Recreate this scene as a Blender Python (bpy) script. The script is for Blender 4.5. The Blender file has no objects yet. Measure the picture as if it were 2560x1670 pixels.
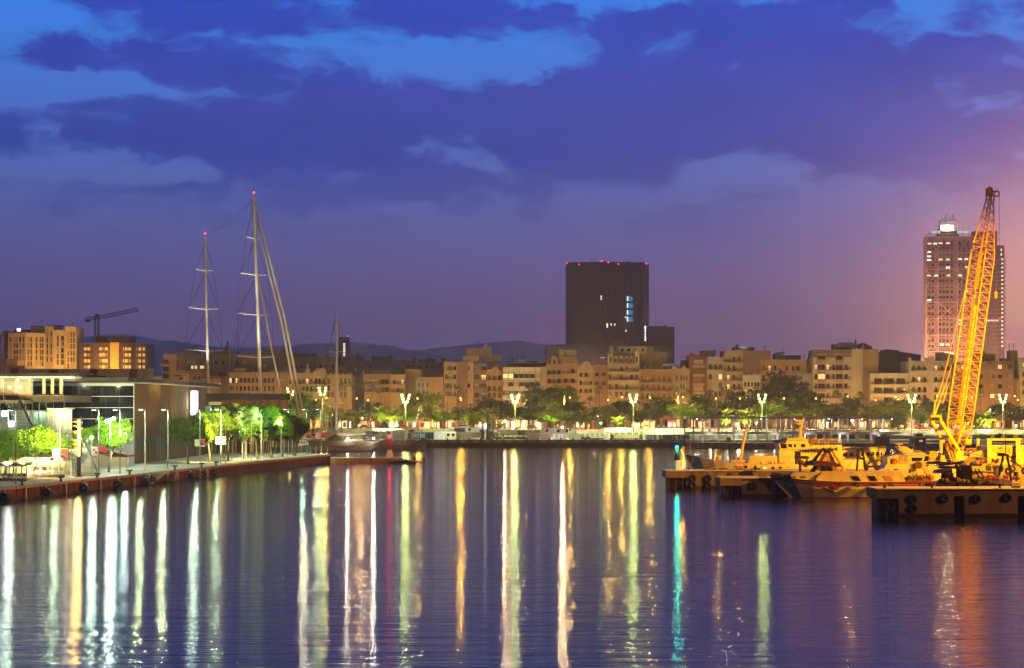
import bpy, math, random
from mathutils import Vector, Matrix, Euler
R = random.Random(7)
SC = bpy.context.scene
C = SC.collection
PI = math.pi
# picture geometry used to measure the place: focal length in photo pixels, horizon row, eye height in metres
F, CX, HY, HC = 4400.0, 1280.0, 1020.0, 11.7
def X(px, d): return (px - CX) / F * d
def Z(py, d): return HC - (py - HY) / F * d
def W(px, py, d): return Vector((X(px, d), d, Z(py, d)))
def lin(r, g, b):
    f = lambda c: c / 12.92 if c <= .04045 else ((c + .055) / 1.055) ** 2.4
    return (f(r / 255), f(g / 255), f(b / 255))

# ------------------------------------------------------------------ camera
cd = bpy.data.cameras.new('camera'); cam = bpy.data.objects.new('camera', cd); C.objects.link(cam)
cam.location = (0, 0, HC); cam.rotation_euler = (PI / 2, 0, 0)
cd.sensor_width = 36; cd.lens = F * 36 / 2560; cd.shift_y = 185 / 2560
cd.clip_start = .5; cd.clip_end = 60000
SC.camera = cam
SC.view_settings.view_transform = 'Standard'; SC.view_settings.look = 'None'
SC.view_settings.exposure = 0; SC.view_settings.gamma = 1; SC.view_settings.use_curve_mapping = False
SC.render.engine = 'CYCLES'
cy = SC.cycles
cy.use_denoising = True; cy.max_bounces = 5; cy.diffuse_bounces = 2; cy.glossy_bounces = 3
cy.transmission_bounces = 4; cy.transparent_max_bounces = 8; cy.volume_bounces = 0
cy.sample_clamp_indirect = 8; cy.caustics_reflective = False; cy.caustics_refractive = False

# ------------------------------------------------------------------ dusk sky
world = bpy.data.worlds.new('World'); SC.world = world; world.use_nodes = True
NT = world.node_tree; NT.nodes.clear()
class NB:
    """tiny node-tree writer"""
    def __init__(s, nt): s.nt = nt
    def n(s, t, **kw):
        o = s.nt.nodes.new(t)
        for k, v in kw.items(): setattr(o, k, v)
        return o
    def put(s, sock, v):
        if isinstance(v, bpy.types.NodeSocket): s.nt.links.new(v, sock)
        elif v is not None: sock.default_value = v
    def m(s, op, a, b=None, c=None, clamp=False):
        o = s.n('ShaderNodeMath', operation=op, use_clamp=clamp)
        for i, v in enumerate((a, b, c)): s.put(o.inputs[i], v)
        return o.outputs[0]
    def v(s, op, a, b=None):
        o = s.n('ShaderNodeVectorMath', operation=op)
        s.put(o.inputs[0], a); s.put(o.inputs[1], b)
        return o.outputs['Value' if op in ('DOT_PRODUCT', 'LENGTH') else 'Vector']
    def xyz(s, x, y, z):
        o = s.n('ShaderNodeCombineXYZ')
        for i, v in enumerate((x, y, z)): s.put(o.inputs[i], v)
        return o.outputs[0]
    def noise(s, vec, scale, detail=4, rough=.55, col=False):
        o = s.n('ShaderNodeTexNoise'); s.put(o.inputs['Vector'], vec)
        o.inputs['Scale'].default_value = scale; o.inputs['Detail'].default_value = detail; o.inputs['Roughness'].default_value = rough
        return o.outputs['Color' if col else 'Fac']
    def ramp(s, fac, stops, interp='LINEAR'):
        o = s.n('ShaderNodeValToRGB'); s.put(o.inputs[0], fac); e = o.color_ramp.elements; o.color_ramp.interpolation = interp
        while len(e) < len(stops): e.new(.5)
        for el, (p, c) in zip(e, sorted(stops)): el.position = p; el.color = (*c, 1)
        return o.outputs[0]
    def mix(s, fac, a, b, mode='MIX'):
        o = s.n('ShaderNodeMix', data_type='RGBA', blend_type=mode)
        s.put(o.inputs[0], fac); s.put(o.inputs[6], a); s.put(o.inputs[7], b)
        return o.outputs[2]
    def smooth(s, x, a, b):
        o = s.n('ShaderNodeMapRange', interpolation_type='SMOOTHSTEP'); s.put(o.inputs[0], x)
        o.inputs[1].default_value = a; o.inputs[2].default_value = b
        return o.outputs[0]
n = NB(NT)
tc = n.n('ShaderNodeTexCoord'); sx = n.n('ShaderNodeSeparateXYZ'); n.put(sx.inputs[0], tc.outputs['Generated'])
az = n.m('ARCTAN2', sx.outputs[0], sx.outputs[1])
el = n.m('ARCSINE', sx.outputs[2])
U = n.m('MULTIPLY', az, F / 1000); V = n.m('ABSOLUTE', n.m('MULTIPLY', el, F / 1000))
UV = n.xyz(U, V, 0.0)
wn = n.n('ShaderNodeVectorMath', operation='MULTIPLY_ADD')
n.put(wn.inputs[0], n.noise(n.v('MULTIPLY', UV, (1, 2.0, 1)), 5.0, 8, .62, True)); wn.inputs[1].default_value = (.24, .10, 0)
n.put(wn.inputs[2], n.v('ADD', UV, (-.12, -.05, 0))); UVW = wn.outputs[0]
# the cloud bank: soft masses by azimuth and elevation, broken up by noise
CL = [(600, 40, 420, 85, 1.1), (900, 130, 170, 30, .8), (150, 180, 120, 45, 1.1), (560, 185, 260, 42, .9), (620, 310, 430, 95, 1.2),
      (850, 395, 420, 70, .8), (1200, 270, 260, 60, .8), (1750, 260, 560, 180, 1.3), (2150, 330, 420, 130, 1.0), (1500, 400, 330, 70, .8),
      (1160, 40, 200, 45, .7), (1800, 70, 330, 70, .9), (2440, 170, 180, 90, .7), (30, 385, 90, 45, 1.1), (1000, 455, 160, 35, .7), (450, 500, 380, 40, .5),
      (70, 60, 120, 90, -1.2), (1120, 165, 330, 42, -1.15), (1330, 150, 110, 60, -1.0), (330, 245, 260, 26, -1.2), (60, 280, 110, 50, -.8),
      (1170, 385, 130, 45, -1.2), (1840, 425, 170, 55, -2.0), (300, 450, 300, 18, -.6), (1560, 10, 200, 30, -1.2), (2270, 40, 60, 70, -1.2), (2490, 15, 70, 30, -1.2),
      (2400, 135, 120, 18, -.9), (2420, 300, 120, 30, -.6), (700, 120, 450, 22, -.7), (1120, 270, 30, 30, -.5)]
acc = -.05
for px, py, su, sv, w in CL:
    dv = n.v('MULTIPLY', n.v('SUBTRACT', UVW, ((px - CX) / 1000, (HY - py) / 1000, 0)), (1000 / su, 1000 / sv, 0))
    g = n.m('POWER', math.e, n.m('MULTIPLY', n.v('DOT_PRODUCT', dv, dv), -1.0))
    acc = n.m('MULTIPLY_ADD', g, w, acc)
fbm = n.noise(n.v('MULTIPLY', UVW, (1, 2.4, 1)), 3.0, 10, .62); fb2 = n.noise(n.v('MULTIPLY', UVW, (1, 1.9, 1)), 8.5, 6, .6)
acc = n.m('MULTIPLY_ADD', n.m('SUBTRACT', fbm, .5), 4.2, acc); acc = n.m('MULTIPLY_ADD', n.m('SUBTRACT', fb2, .5), 2.1, acc)
mask = n.smooth(acc, -.25, .70)
low = n.smooth(V, .28, .62)
mask = n.m('MULTIPLY', mask, low)
vr = n.m('DIVIDE', V, 2.0)
clear = n.ramp(vr, [(0, lin(135, 96, 132)), (.06, lin(122, 92, 136)), (.14, lin(106, 92, 146)), (.23, lin(92, 98, 166)), (.30, lin(84, 108, 188)),
                    (.37, lin(74, 116, 206)), (.43, lin(62, 126, 222)), (.52, lin(48, 132, 238)), (.62, lin(44, 105, 205)), (1, lin(28, 58, 140))])
cloud = n.ramp(vr, [(0, lin(128, 92, 130)), (.15, lin(103, 85, 140)), (.24, lin(66, 74, 152)), (.31, lin(50, 68, 162)), (.38, lin(55, 72, 168)),
                    (.45, lin(46, 70, 178)), (.52, lin(40, 72, 188)), (.65, lin(32, 62, 160)), (1, lin(22, 42, 105))])
tone = n.m('MULTIPLY_ADD', n.noise(n.v('MULTIPLY', UV, (1, 2.0, 1)), 3.3, 5, .5), .5, .75)
cloud = n.mix(1.0, cloud, n.xyz(tone, tone, tone), 'MULTIPLY')
sky = n.mix(mask, clear, cloud)
# warm glow at the right, partly lens glow put into the sky
def lobe(u0, v0, su, sv, col, base):
    dv = n.v('MULTIPLY', n.v('SUBTRACT', UV, (u0, v0, 0)), (1 / su, 1 / sv, 0))
    g = n.m('POWER', math.e, n.m('MULTIPLY', n.v('DOT_PRODUCT', dv, dv), -1.0))
    return n.mix(1.0, base, n.v('MULTIPLY', n.xyz(g, g, g), col), 'ADD')
sky = lobe(1.60, .13, .48, .40, (1.8, .72, .10), sky)
sky = lobe(1.5, .16, .85, .38, (.17, .055, .018), sky)
nish = n.n('ShaderNodeTexSky', sky_type='NISHITA'); nish.sun_disc = False
nish.sun_elevation = math.radians(-4); nish.sun_rotation = math.radians(60)
sky = n.mix(.04, sky, nish.outputs[0], 'ADD')
dk = n.m('MULTIPLY', n.m('MULTIPLY_ADD', n.smooth(V, 1.05, 5.0), -.82, 1.0), n.m('MULTIPLY_ADD', n.smooth(sx.outputs[1], -.4, .9), .86, .14))
sky = n.mix(1.0, sky, n.xyz(dk, dk, dk), 'MULTIPLY')
bg = n.n('ShaderNodeBackground'); n.put(bg.inputs[0], sky); bg.inputs[1].default_value = 1.13
wo = n.n('ShaderNodeOutputWorld'); NT.links.new(bg.outputs[0], wo.inputs[0])

# ------------------------------------------------------------------ materials
MATS = {}
def mat(name, col, rough=.75, spec=.35, metal=0, var=.25, scale=.35, streak=False, emit=0, ecol=None, bump=0, bscale=4, trans=0, alpha=1, wear=None):
    if name in MATS: return MATS[name]
    m = bpy.data.materials.new(name); m.use_nodes = True; nt = m.node_tree; k = NB(nt)
    b = nt.nodes['Principled BSDF']
    b.inputs['Roughness'].default_value = rough; b.inputs['Specular IOR Level'].default_value = spec; b.inputs['Metallic'].default_value = metal
    if var:
        g = k.n('ShaderNodeNewGeometry').outputs['Position']
        if streak: g = k.v('MULTIPLY', g, (1, 1, .12))
        f = k.noise(g, scale, 6, .65)
        c = k.ramp(f, [(.28, tuple(x * (1 - var) for x in col)), (.5, col), (.74, tuple(min(1, x * (1 + var * .7)) for x in col))])
        if wear:
            wv = k.noise(k.v('MULTIPLY', k.n('ShaderNodeNewGeometry').outputs['Position'], (1, 1, .16)), 1.7, 7, .7)
            c = k.mix(k.m('MULTIPLY', k.smooth(wv, .54, .76), wear[1] * .6), c, (*wear[0], 1))
        k.put(b.inputs['Base Color'], c)
        if bump:
            bn = k.n('ShaderNodeBump'); bn.inputs['Strength'].default_value = bump; bn.inputs['Distance'].default_value = .05
            k.put(bn.inputs['Height'], k.noise(g, bscale, 5, .6)); k.put(b.inputs['Normal'], bn.outputs[0])
    else: b.inputs['Base Color'].default_value = (*col, 1)
    if emit:
        b.inputs['Emission Color'].default_value = (*(ecol or col), 1); b.inputs['Emission Strength'].default_value = emit
    if trans: b.inputs['Transmission Weight'].default_value = trans
    if alpha < 1: b.inputs['Alpha'].default_value = alpha
    MATS[name] = m
    return m
def leafy(m, k=.45):
    """let lamp light pass through thin leaves"""
    nt = m.node_tree; b = nt.nodes['Principled BSDF']; tr = nt.nodes.new('ShaderNodeBsdfTranslucent'); mx = nt.nodes.new('ShaderNodeMixShader'); mx.inputs[0].default_value = k
    src = b.inputs['Base Color'].links[0].from_socket; nt.links.new(src, tr.inputs[0]); nt.links.new(b.outputs[0], mx.inputs[1]); nt.links.new(tr.outputs[0], mx.inputs[2])
    nt.links.new(mx.outputs[0], nt.nodes['Material Output'].inputs['Surface']); return m
def glow(name, col, s):
    return mat(name, col, .4, .2, 0, 0, emit=s, ecol=col)

# ------------------------------------------------------------------ mesh writer
class MB:
    def __init__(s, m=None): s.v = []; s.f = []; s.k = []; s.ms = []; s.c = 0; s.use(m)
    def use(s, m):
        if m is None: return s
        if m not in s.ms: s.ms.append(m)
        s.c = s.ms.index(m); return s
    def add(s, vs, fs):
        o = len(s.v); s.v += [tuple(p) for p in vs]; s.f += [tuple(i + o for i in f) for f in fs]; s.k += [s.c] * len(fs); return s
    def box(s, x0, y0, z0, x1, y1, z1):
        return s.add([(x0, y0, z0), (x1, y0, z0), (x1, y1, z0), (x0, y1, z0), (x0, y0, z1), (x1, y0, z1), (x1, y1, z1), (x0, y1, z1)],
                     [(0, 3, 2, 1), (4, 5, 6, 7), (0, 1, 5, 4), (1, 2, 6, 5), (2, 3, 7, 6), (3, 0, 4, 7)])
    def poly(s, pts): return s.add(pts, [tuple(range(len(pts)))])
    def tube(s, pts, r, n=6, r1=None):
        pts = [Vector(p) for p in pts]; N = len(pts); rings = []
        for i, p in enumerate(pts):
            t = (pts[min(i + 1, N - 1)] - pts[max(i - 1, 0)]).normalized()
            a = t.cross(Vector((0, 0, 1)) if abs(t.z) < .95 else Vector((1, 0, 0))).normalized(); b = t.cross(a)
            rr = r if r1 is None else r + (r1 - r) * i / max(1, N - 1)
            rings.append([p + (a * math.cos(2 * PI * j / n + PI / n) + b * math.sin(2 * PI * j / n + PI / n)) * rr for j in range(n)])
        return s.loft(rings)
    def loft(s, rings, closed=True, cap=True):
        n = len(rings[0]); vs = [p for r in rings for p in r]; fs = []
        for i in range(len(rings) - 1):
            for j in range(n if closed else n - 1):
                a = i * n + j; b = i * n + (j + 1) % n
                fs.append((a, b, b + n, a + n))
        if cap:
            fs.append(tuple(range(n))[::-1]); fs.append(tuple(range((len(rings) - 1) * n, len(rings) * n)))
        return s.add(vs, fs)
    def prism(s, pts, y0, y1):      # outline in x,z pushed from y0 to y1
        n = len(pts); vs = [(x, y0, z) for x, z in pts] + [(x, y1, z) for x, z in pts]
        fs = [tuple(range(n)), tuple(range(2 * n - 1, n - 1, -1))] + [(i, i + n, (i + 1) % n + n, (i + 1) % n) for i in range(n)]
        return s.add(vs, fs)
    def slab(s, pts, z0, z1):       # outline in x,y raised from z0 to z1
        n = len(pts); vs = [(x, y, z0) for x, y in pts] + [(x, y, z1) for x, y in pts]
        fs = [tuple(range(n))[::-1], tuple(range(n, 2 * n))] + [(i, (i + 1) % n, (i + 1) % n + n, i + n) for i in range(n)]
        return s.add(vs, fs)
    def lathe(s, prof, n=10, c=(0, 0, 0)):
        return s.loft([[(c[0] + r * math.cos(2 * PI * j / n), c[1] + r * math.sin(2 * PI * j / n), c[2] + z) for j in range(n)] for r, z in prof])
    def torus(s, c, R_, r, ax='y', n=16, m=8):
        vs = []; fs = []
        for i in range(n):
            a = 2 * PI * i / n
            for j in range(m):
                b = 2 * PI * j / m; q = R_ + r * math.cos(b); h = r * math.sin(b)
                p = (q * math.cos(a), h, q * math.sin(a)) if ax == 'y' else (h, q * math.cos(a), q * math.sin(a)) if ax == 'x' else (q * math.cos(a), q * math.sin(a), h)
                vs.append((c[0] + p[0], c[1] + p[1], c[2] + p[2]))
                fs.append((i * m + j, ((i + 1) % n) * m + j, ((i + 1) % n) * m + (j + 1) % m, i * m + (j + 1) % m))
        return s.add(vs, fs)
    def ball(s, c, r, n=10, m=6, sz=1):
        return s.lathe([(max(.001, r * math.sin(PI * i / m)), -r * sz * math.cos(PI * i / m)) for i in range(m + 1)], n, c)
    def mesh(s, name, smooth=False):
        me = bpy.data.meshes.new(name); me.from_pydata(s.v, [], s.f)
        for m in s.ms: me.materials.append(m)
        if len(s.ms) > 1: me.polygons.foreach_set('material_index', s.k)
        if smooth: me.polygons.foreach_set('use_smooth', [True] * len(s.f))
        me.update(); return me
    def obj(s, name, parent=None, loc=None, smooth=False, **pr):
        return link(name, s.mesh(name, smooth), parent, loc, **pr)
def link(name, me, parent=None, loc=None, rz=0, scale=None, **pr):
    """loc None: the mesh is written in world coordinates"""
    o = bpy.data.objects.new(name, me); C.objects.link(o)
    if parent:
        o.parent = parent
        if loc is None: loc = [-q for q in wloc(parent)]
    if loc is not None: o.location = loc
    if rz: o.rotation_euler.z = rz
    if scale: o.scale = scale
    for k, v in pr.items(): o[k] = v
    return o
def wloc(o):
    v = Vector(o.location)
    while o.parent: o = o.parent; v += Vector(o.location)
    return v
def thing(name, label, cat, loc=(0, 0, 0), rz=0, group=None):
    o = bpy.data.objects.new(name, None); C.objects.link(o); o.empty_display_size = .2
    o.location = loc; o.rotation_euler.z = rz
    return tag(o, label, cat, group)
def tag(o, label, cat, group=None):
    o['label'] = label; o['category'] = cat
    if group: o['group'] = group
    return o
def copy_tree(o, loc=None, rz=None, label=None, scale=None):
    c = o.copy(); C.objects.link(c)
    if loc is not None: c.location = loc
    if rz is not None: c.rotation_euler.z = rz
    if scale is not None: c.scale = scale
    if label: c['label'] = label
    for ch in o.children:
        d = copy_tree(ch); d.parent = c
    return c
def lamp(loc, watt, col, r=.15, spot=None, aim=None, parent=None, name='lamp_light', blend=.5):
    ld = bpy.data.lights.new(name, 'SPOT' if spot else 'POINT'); ld.energy = watt; ld.color = col; ld.shadow_soft_size = r
    o = bpy.data.objects.new(name, ld); C.objects.link(o)
    if spot: ld.spot_size = math.radians(spot); ld.spot_blend = blend
    if aim is not None: o.rotation_euler = (Vector(aim) - Vector(loc)).to_track_quat('-Z', 'Y').to_euler()
    o.location = loc
    if parent: o.parent = parent; o.location = Vector(loc) - wloc(parent)
    return o
ORD = ['first', 'second', 'third', 'fourth', 'fifth', 'sixth', 'seventh', 'eighth', 'ninth', 'tenth', 'eleventh', 'twelfth', 'thirteenth',
       'fourteenth', 'fifteenth', 'sixteenth', 'seventeenth', 'eighteenth', 'nineteenth', 'twentieth'] + \
      ['twenty-' + q for q in ('first', 'second', 'third', 'fourth', 'fifth', 'sixth', 'seventh', 'eighth', 'ninth')] + ['thirtieth'] + \
      ['thirty-' + q for q in ('first', 'second', 'third', 'fourth', 'fifth', 'sixth', 'seventh', 'eighth', 'ninth')] + ['fortieth'] + \
      ['forty-' + q for q in ('first', 'second', 'third', 'fourth', 'fifth', 'sixth', 'seventh', 'eighth', 'ninth')] + ['fiftieth']
_cube = {}
def cube(name, m, x0, y0, z0, x1, y1, z1, parent=None, rz=0, **pr):
    """one piece: a shared unit box per material, scaled; world coordinates"""
    if m not in _cube: _cube[m] = MB(m).box(-.5, -.5, -.5, .5, .5, .5).mesh('piece_' + m.name)
    c = Vector(((x0 + x1) / 2, (y0 + y1) / 2, (z0 + z1) / 2))
    if parent: c = c - wloc(parent)
    return link(name, _cube[m], parent, c, rz, (abs(x1 - x0), abs(y1 - y0), abs(z1 - z0)), **pr)

# palette
M_conc = mat('concrete', (.36, .34, .30), .85, .2, scale=.5, bump=.3)
M_pier = mat('pier_concrete', (.21, .18, .15), .85, .2, scale=.8, var=.5, streak=True, bump=.4, wear=((.05, .04, .03), .8))
M_pave = mat('quay_paving', (.60, .59, .52), .8, .25, scale=.25, bump=.15)
M_rust = mat('rusty_sheet', (.15, .062, .02), .8, .25, scale=1.4, var=.75, streak=True, bump=.4)
M_rub = mat('black_rubber', (.022, .022, .022), .55, .4, var=.2, scale=3)
M_iron = mat('dark_iron', (.045, .045, .05), .5, .4, metal=.3, scale=3)
M_steel = mat('galvanised_steel', (.42, .43, .43), .45, .5, metal=.4, scale=2, var=.12)
M_white = mat('white_paint', (.72, .71, .67), .5, .4, scale=1.2, var=.12)
M_dark = mat('dark_metal', (.03, .03, .035), .55, .4, scale=2)
M_roof = mat('roof_felt', (.045, .04, .042), .85, .2, scale=.6)
M_glass = mat('dark_glass', (.012, .014, .018), .12, .6, var=0)
M_wood = mat('brown_wood', (.16, .085, .04), .7, .3, scale=2, streak=True, var=.4)
# ------------------------------------------------------------------ water, ground, hills, air
def water_mat():
    m = bpy.data.materials.new('harbour_water'); m.use_nodes = True; nt = m.node_tree; k = NB(nt); b = nt.nodes['Principled BSDF']
    b.inputs['Specular IOR Level'].default_value = .40; b.inputs['Base Color'].default_value = (.003, .006, .028, 1); b.inputs['Roughness'].default_value = .2; b.inputs['IOR'].default_value = 1.33
    g = k.n('ShaderNodeNewGeometry').outputs['Position']
    h1 = k.noise(k.v('MULTIPLY', g, (.42, 2.1, 0)), 1.0, 4, .55)
    h2 = k.noise(k.v('MULTIPLY', g, (.11, .55, 0)), 1.0, 2, .5)
    h = k.m('MULTIPLY_ADD', h2, 1.4, h1)
    bn = k.n('ShaderNodeBump'); bn.inputs['Strength'].default_value = 1.0; bn.inputs['Distance'].default_value = .05
    k.put(bn.inputs['Height'], h); k.put(b.inputs['Normal'], bn.outputs[0])
    patch = k.noise(k.v('MULTIPLY', g, (.012, .05, 0)), 1.0, 3, .5)
    k.put(b.inputs['Roughness'], k.m('MULTIPLY_ADD', patch, .045, .04))
    return m
MB(water_mat()).poly([(-3000, -400, 0), (3000, -400, 0), (3000, 900, 0), (-3000, 900, 0)]).obj('harbour_water', kind='structure')

# left quay line measured along its top edge
QZ = 1.7
def qx(d): return -63.7 + (d - 219) * .1531
M_ground = mat('town_ground', (.16, .14, .12), .9, .2, scale=.05)
FQ = 531.0                                   # face of the far quay
M_qstone = mat('far_quay_stone', (.14, .12, .10), .85, .2, scale=.4, var=.4, streak=True)
MB(M_conc).slab([(X(1050, FQ), FQ), (X(1715, FQ), FQ), (700, FQ - 10), (700, 600), (-700, 600), (-700, 545), (X(700, 520), 533)], -2, 1.95).obj('far_quay', kind='structure')
MB(M_ground).slab([(-3000, 602), (3000, 602), (4500, 6500), (-4500, 6500)], -2, 4.5).obj('town_ground', kind='structure')
# road on the promenade
MB(mat('asphalt', (.05, .05, .05), .85, .3, scale=.3)).slab([(-400, 618), (400, 618), (400, 632), (-400, 632)], 4.4, 4.506).obj('road', kind='structure')

def hills(name, d, pts, m, depth=700):
    prof = []; pts = [(x, HY - (HY - y) * .89) for x, y in pts]
    for i in range(len(pts) - 1):
        (a, b), (c, e) = pts[i], pts[i + 1]
        for k in range(8):
            t = k / 8; s = t * t * (3 - 2 * t)
            prof.append((a + (c - a) * t, b + (e - b) * s + R.uniform(-1.2, 1.2)))
    prof.append(pts[-1])
    r0 = [W(x, HY + 14, d - depth) for x, y in prof]; r0 = [(p[0], p[1], 4) for p in r0]
    r1 = [((X(x, d) + X(x, d - depth)) / 2, d - depth / 2, Z(y, d) * .55) for x, y in prof]
    r2 = [tuple(W(x, y, d)) for x, y in prof]
    r3 = [(X(x, d) * 1.05, d + depth, 4) for x, y in prof]
    MB(m).loft([r0, r1, r2, r3], closed=False, cap=False).obj(name, kind='structure', smooth=True)
M_hill = mat('wooded_hill', (.20, .17, .17), .95, .1, scale=.004, var=.4)  # paler and greyer than woodland: part of the haze is in the colour
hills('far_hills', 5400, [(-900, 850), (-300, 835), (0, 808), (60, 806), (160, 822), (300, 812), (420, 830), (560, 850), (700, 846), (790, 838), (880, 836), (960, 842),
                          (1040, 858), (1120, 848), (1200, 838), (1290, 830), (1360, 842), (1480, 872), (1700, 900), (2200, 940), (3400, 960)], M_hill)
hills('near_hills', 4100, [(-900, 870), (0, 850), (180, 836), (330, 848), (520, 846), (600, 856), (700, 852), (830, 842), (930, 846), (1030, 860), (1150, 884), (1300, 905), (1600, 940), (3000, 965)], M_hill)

def haze():
    m = bpy.data.materials.new('dusk_haze'); m.use_nodes = True; nt = m.node_tree; nt.nodes.clear()
    v = nt.nodes.new('ShaderNodeVolumePrincipled'); v.inputs['Color'].default_value = (.95, .9, .9, 1); v.inputs['Density'].default_value = HAZE
    v.inputs['Anisotropy'].default_value = .75
    o = nt.nodes.new('ShaderNodeOutputMaterial'); nt.links.new(v.outputs[0], o.inputs['Volume'])
    MB(m).box(-5000, -450, -3, 5000, 6900, 290).obj('haze', kind='stuff')
HAZE = 2.2e-4
haze()

# ------------------------------------------------------------------ left quay
qa, qb = 120, 379
E = lambda d, off=0: (qx(d) - off * .988, d + off * .151)
wall = [(qx(d), d) for d in range(qa, qb + 1, 7)] + [(qx(qb), qb)]
quay = thing('left_quay', '', 'quay', (qx(qa), qa, 0)); del quay['label'], quay['category']; quay['kind'] = 'structure'
MB(M_pave).slab([(qx(qa), qa), (qx(qb), qb), (qx(qb) - 5, qb + 8), (-49, 420), (-70, 520), (-300, 520), (-300, qa)], -2, QZ).obj('deck', quay)
cop = mat('coping_stone', (.42, .38, .32), .8, .3, scale=1.5, var=.3)
mb = MB(cop)
d = qa
while d < qb - 1:
    e = min(qb, d + 2.4)
    p = [(qx(d) + .12, d + .03), (qx(e) + .12, e - .03), (qx(e) - .8, e - .03), (qx(d) - .8, d + .03)]
    mb.slab(p, QZ - .28, QZ + .05); d = e
mb.obj('coping', quay, kind='stuff')
# rusty sheet wall: ribs that stand proud, laid in front of the deck's face
mb = MB(M_rust); d = qa; i = 0
while d < qb - .6:
    e = min(qb, d + .9); o = .08 if i % 2 else .02; i += 1
    mb.slab([(qx(d) + .06 + o, d), (qx(e) + .06 + o, e), (qx(e) + .005, e), (qx(d) + .005, d)], -1.5, QZ - .28); d = e
mb.obj('sheet_wall', quay, kind='stuff')
MB(mat('algae_band', (.03, .03, .022), .6, .4, scale=1.5)).slab([(qx(qa) + .16, qa), (qx(qb) + .16, qb), (qx(qb) + .01, qb), (qx(qa) + .01, qa)], -1.4, .28).obj('tide_band', quay)
# return wall at the far end of the quay and its railing
M_strip = mat('pale_rubbing_strip', (.55, .55, .52), .6, .3, scale=2, var=.3, streak=True)
strip = MB(M_strip).box(0, -.16, 0.05, .32, .16, 1.5).add([], []).mesh('rubbing_strip')
AQ = math.atan2(.1531, 1)
sd = [219.5 + 0]
for px in [3, 57, 107, 158, 203, 245, 290, 330, 368, 415, 438, 473, 500, 528, 563, 592, 618, 648, 675, 711, 732, 755, 775, 796]:
    # depth of the quay edge under that photo column
    dd = 219.0
    for _ in range(30): dd = (qx(dd)) * F / (px - CX)
    link('rubbing_strip', strip, quay, Vector((qx(dd) + .15, dd, 0)) - quay.location, -AQ)
def qdepth(px, off=0):
    dd = 250.0
    for _ in range(40): dd = (qx(dd) - off) * F / (px - CX)
    return dd
# ------------------------------------------------------------------ left quay furniture
M_pole = mat('pole_grey', (.32, .32, .31), .5, .4, metal=.2, scale=2, var=.1)
M_lens = glow('lamp_lens', (1, .97, .86), 5)
C_quay = (1, .93, .80)
LP = [40, 150, 247, 300, 363, 420, 500, 552, 616, 671, 721, 767, 802]
LB = [1210, 1192, 1188, 1185, 1175, 1172, 1163, 1158, 1146, 1141, 1138, 1136, 1133]
def make_quay_lamp():
    t = thing('quay_lamp_post', 'x', 'lamp post', (0, 0, 0), 0, 'slim lamp posts along the left quay')
    MB(M_pole).tube([(0, 0, 0), (0, 0, 9.75)], .10, 8, .065).obj('pole', t, (0, 0, 0), True)
    MB(M_pole).lathe([(.2, 0), (.2, .05), (.12, .12), (.10, .4)], 10).obj('base', t, (0, 0, 0))
    MB(M_dark).tube([(0, 0, 9.7), (-.35, 0, 9.78)], .04, 6).obj('arm', t, (0, 0, 0))
    MB(M_dark).prism([(-1.15, 9.72), (-.32, 9.72), (-.36, 9.9), (-1.0, 9.9)], -.16, .16).obj('lamp_head', t, (0, 0, 0))
    MB(M_lens).box(-1.05, -.12, 9.66, -.4, .12, 9.7).obj('lamp_glass', t, (0, 0, 0))
    return t
ql = None
WQ = [5200, 3200, 5200, 3400, 3800, 4400, 7000, 4200, 4600, 2600, 3200, 2600, 4400]
CQ = [(.62, 1, .60), (1, .93, .50), (.55, 1, .55), (.32, 1, .88), (1, .78, .36), (1, .80, .40), (.82, 1, .50), (1, .95, .45), (.62, 1, .25), (.85, 1, .45), (.85, 1, .5), (.6, 1, .85), (.92, 1, .4)]
LAMPS = []
for i, (px, py) in enumerate(zip(LP, LB)):
    d = F * 10 / (py - HY); loc = (X(px, d), d, QZ)
    LAMPS.append(loc)
    lab = f'slim grey quay lamp post, {ORD[i]} from the left along the quay' + (', with flags' if i in (1, 2, 6, 7, 8, 9, 11, 12) else '')
    if ql is None: ql = make_quay_lamp(); ql.location = loc; ql['label'] = lab; t = ql
    else: t = copy_tree(ql, loc, None, lab)
    k = .15
    lamp((loc[0] - .95, loc[1] - .05, QZ + 9.58), WQ[i] * k, CQ[i], .13, parent=t)
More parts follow.
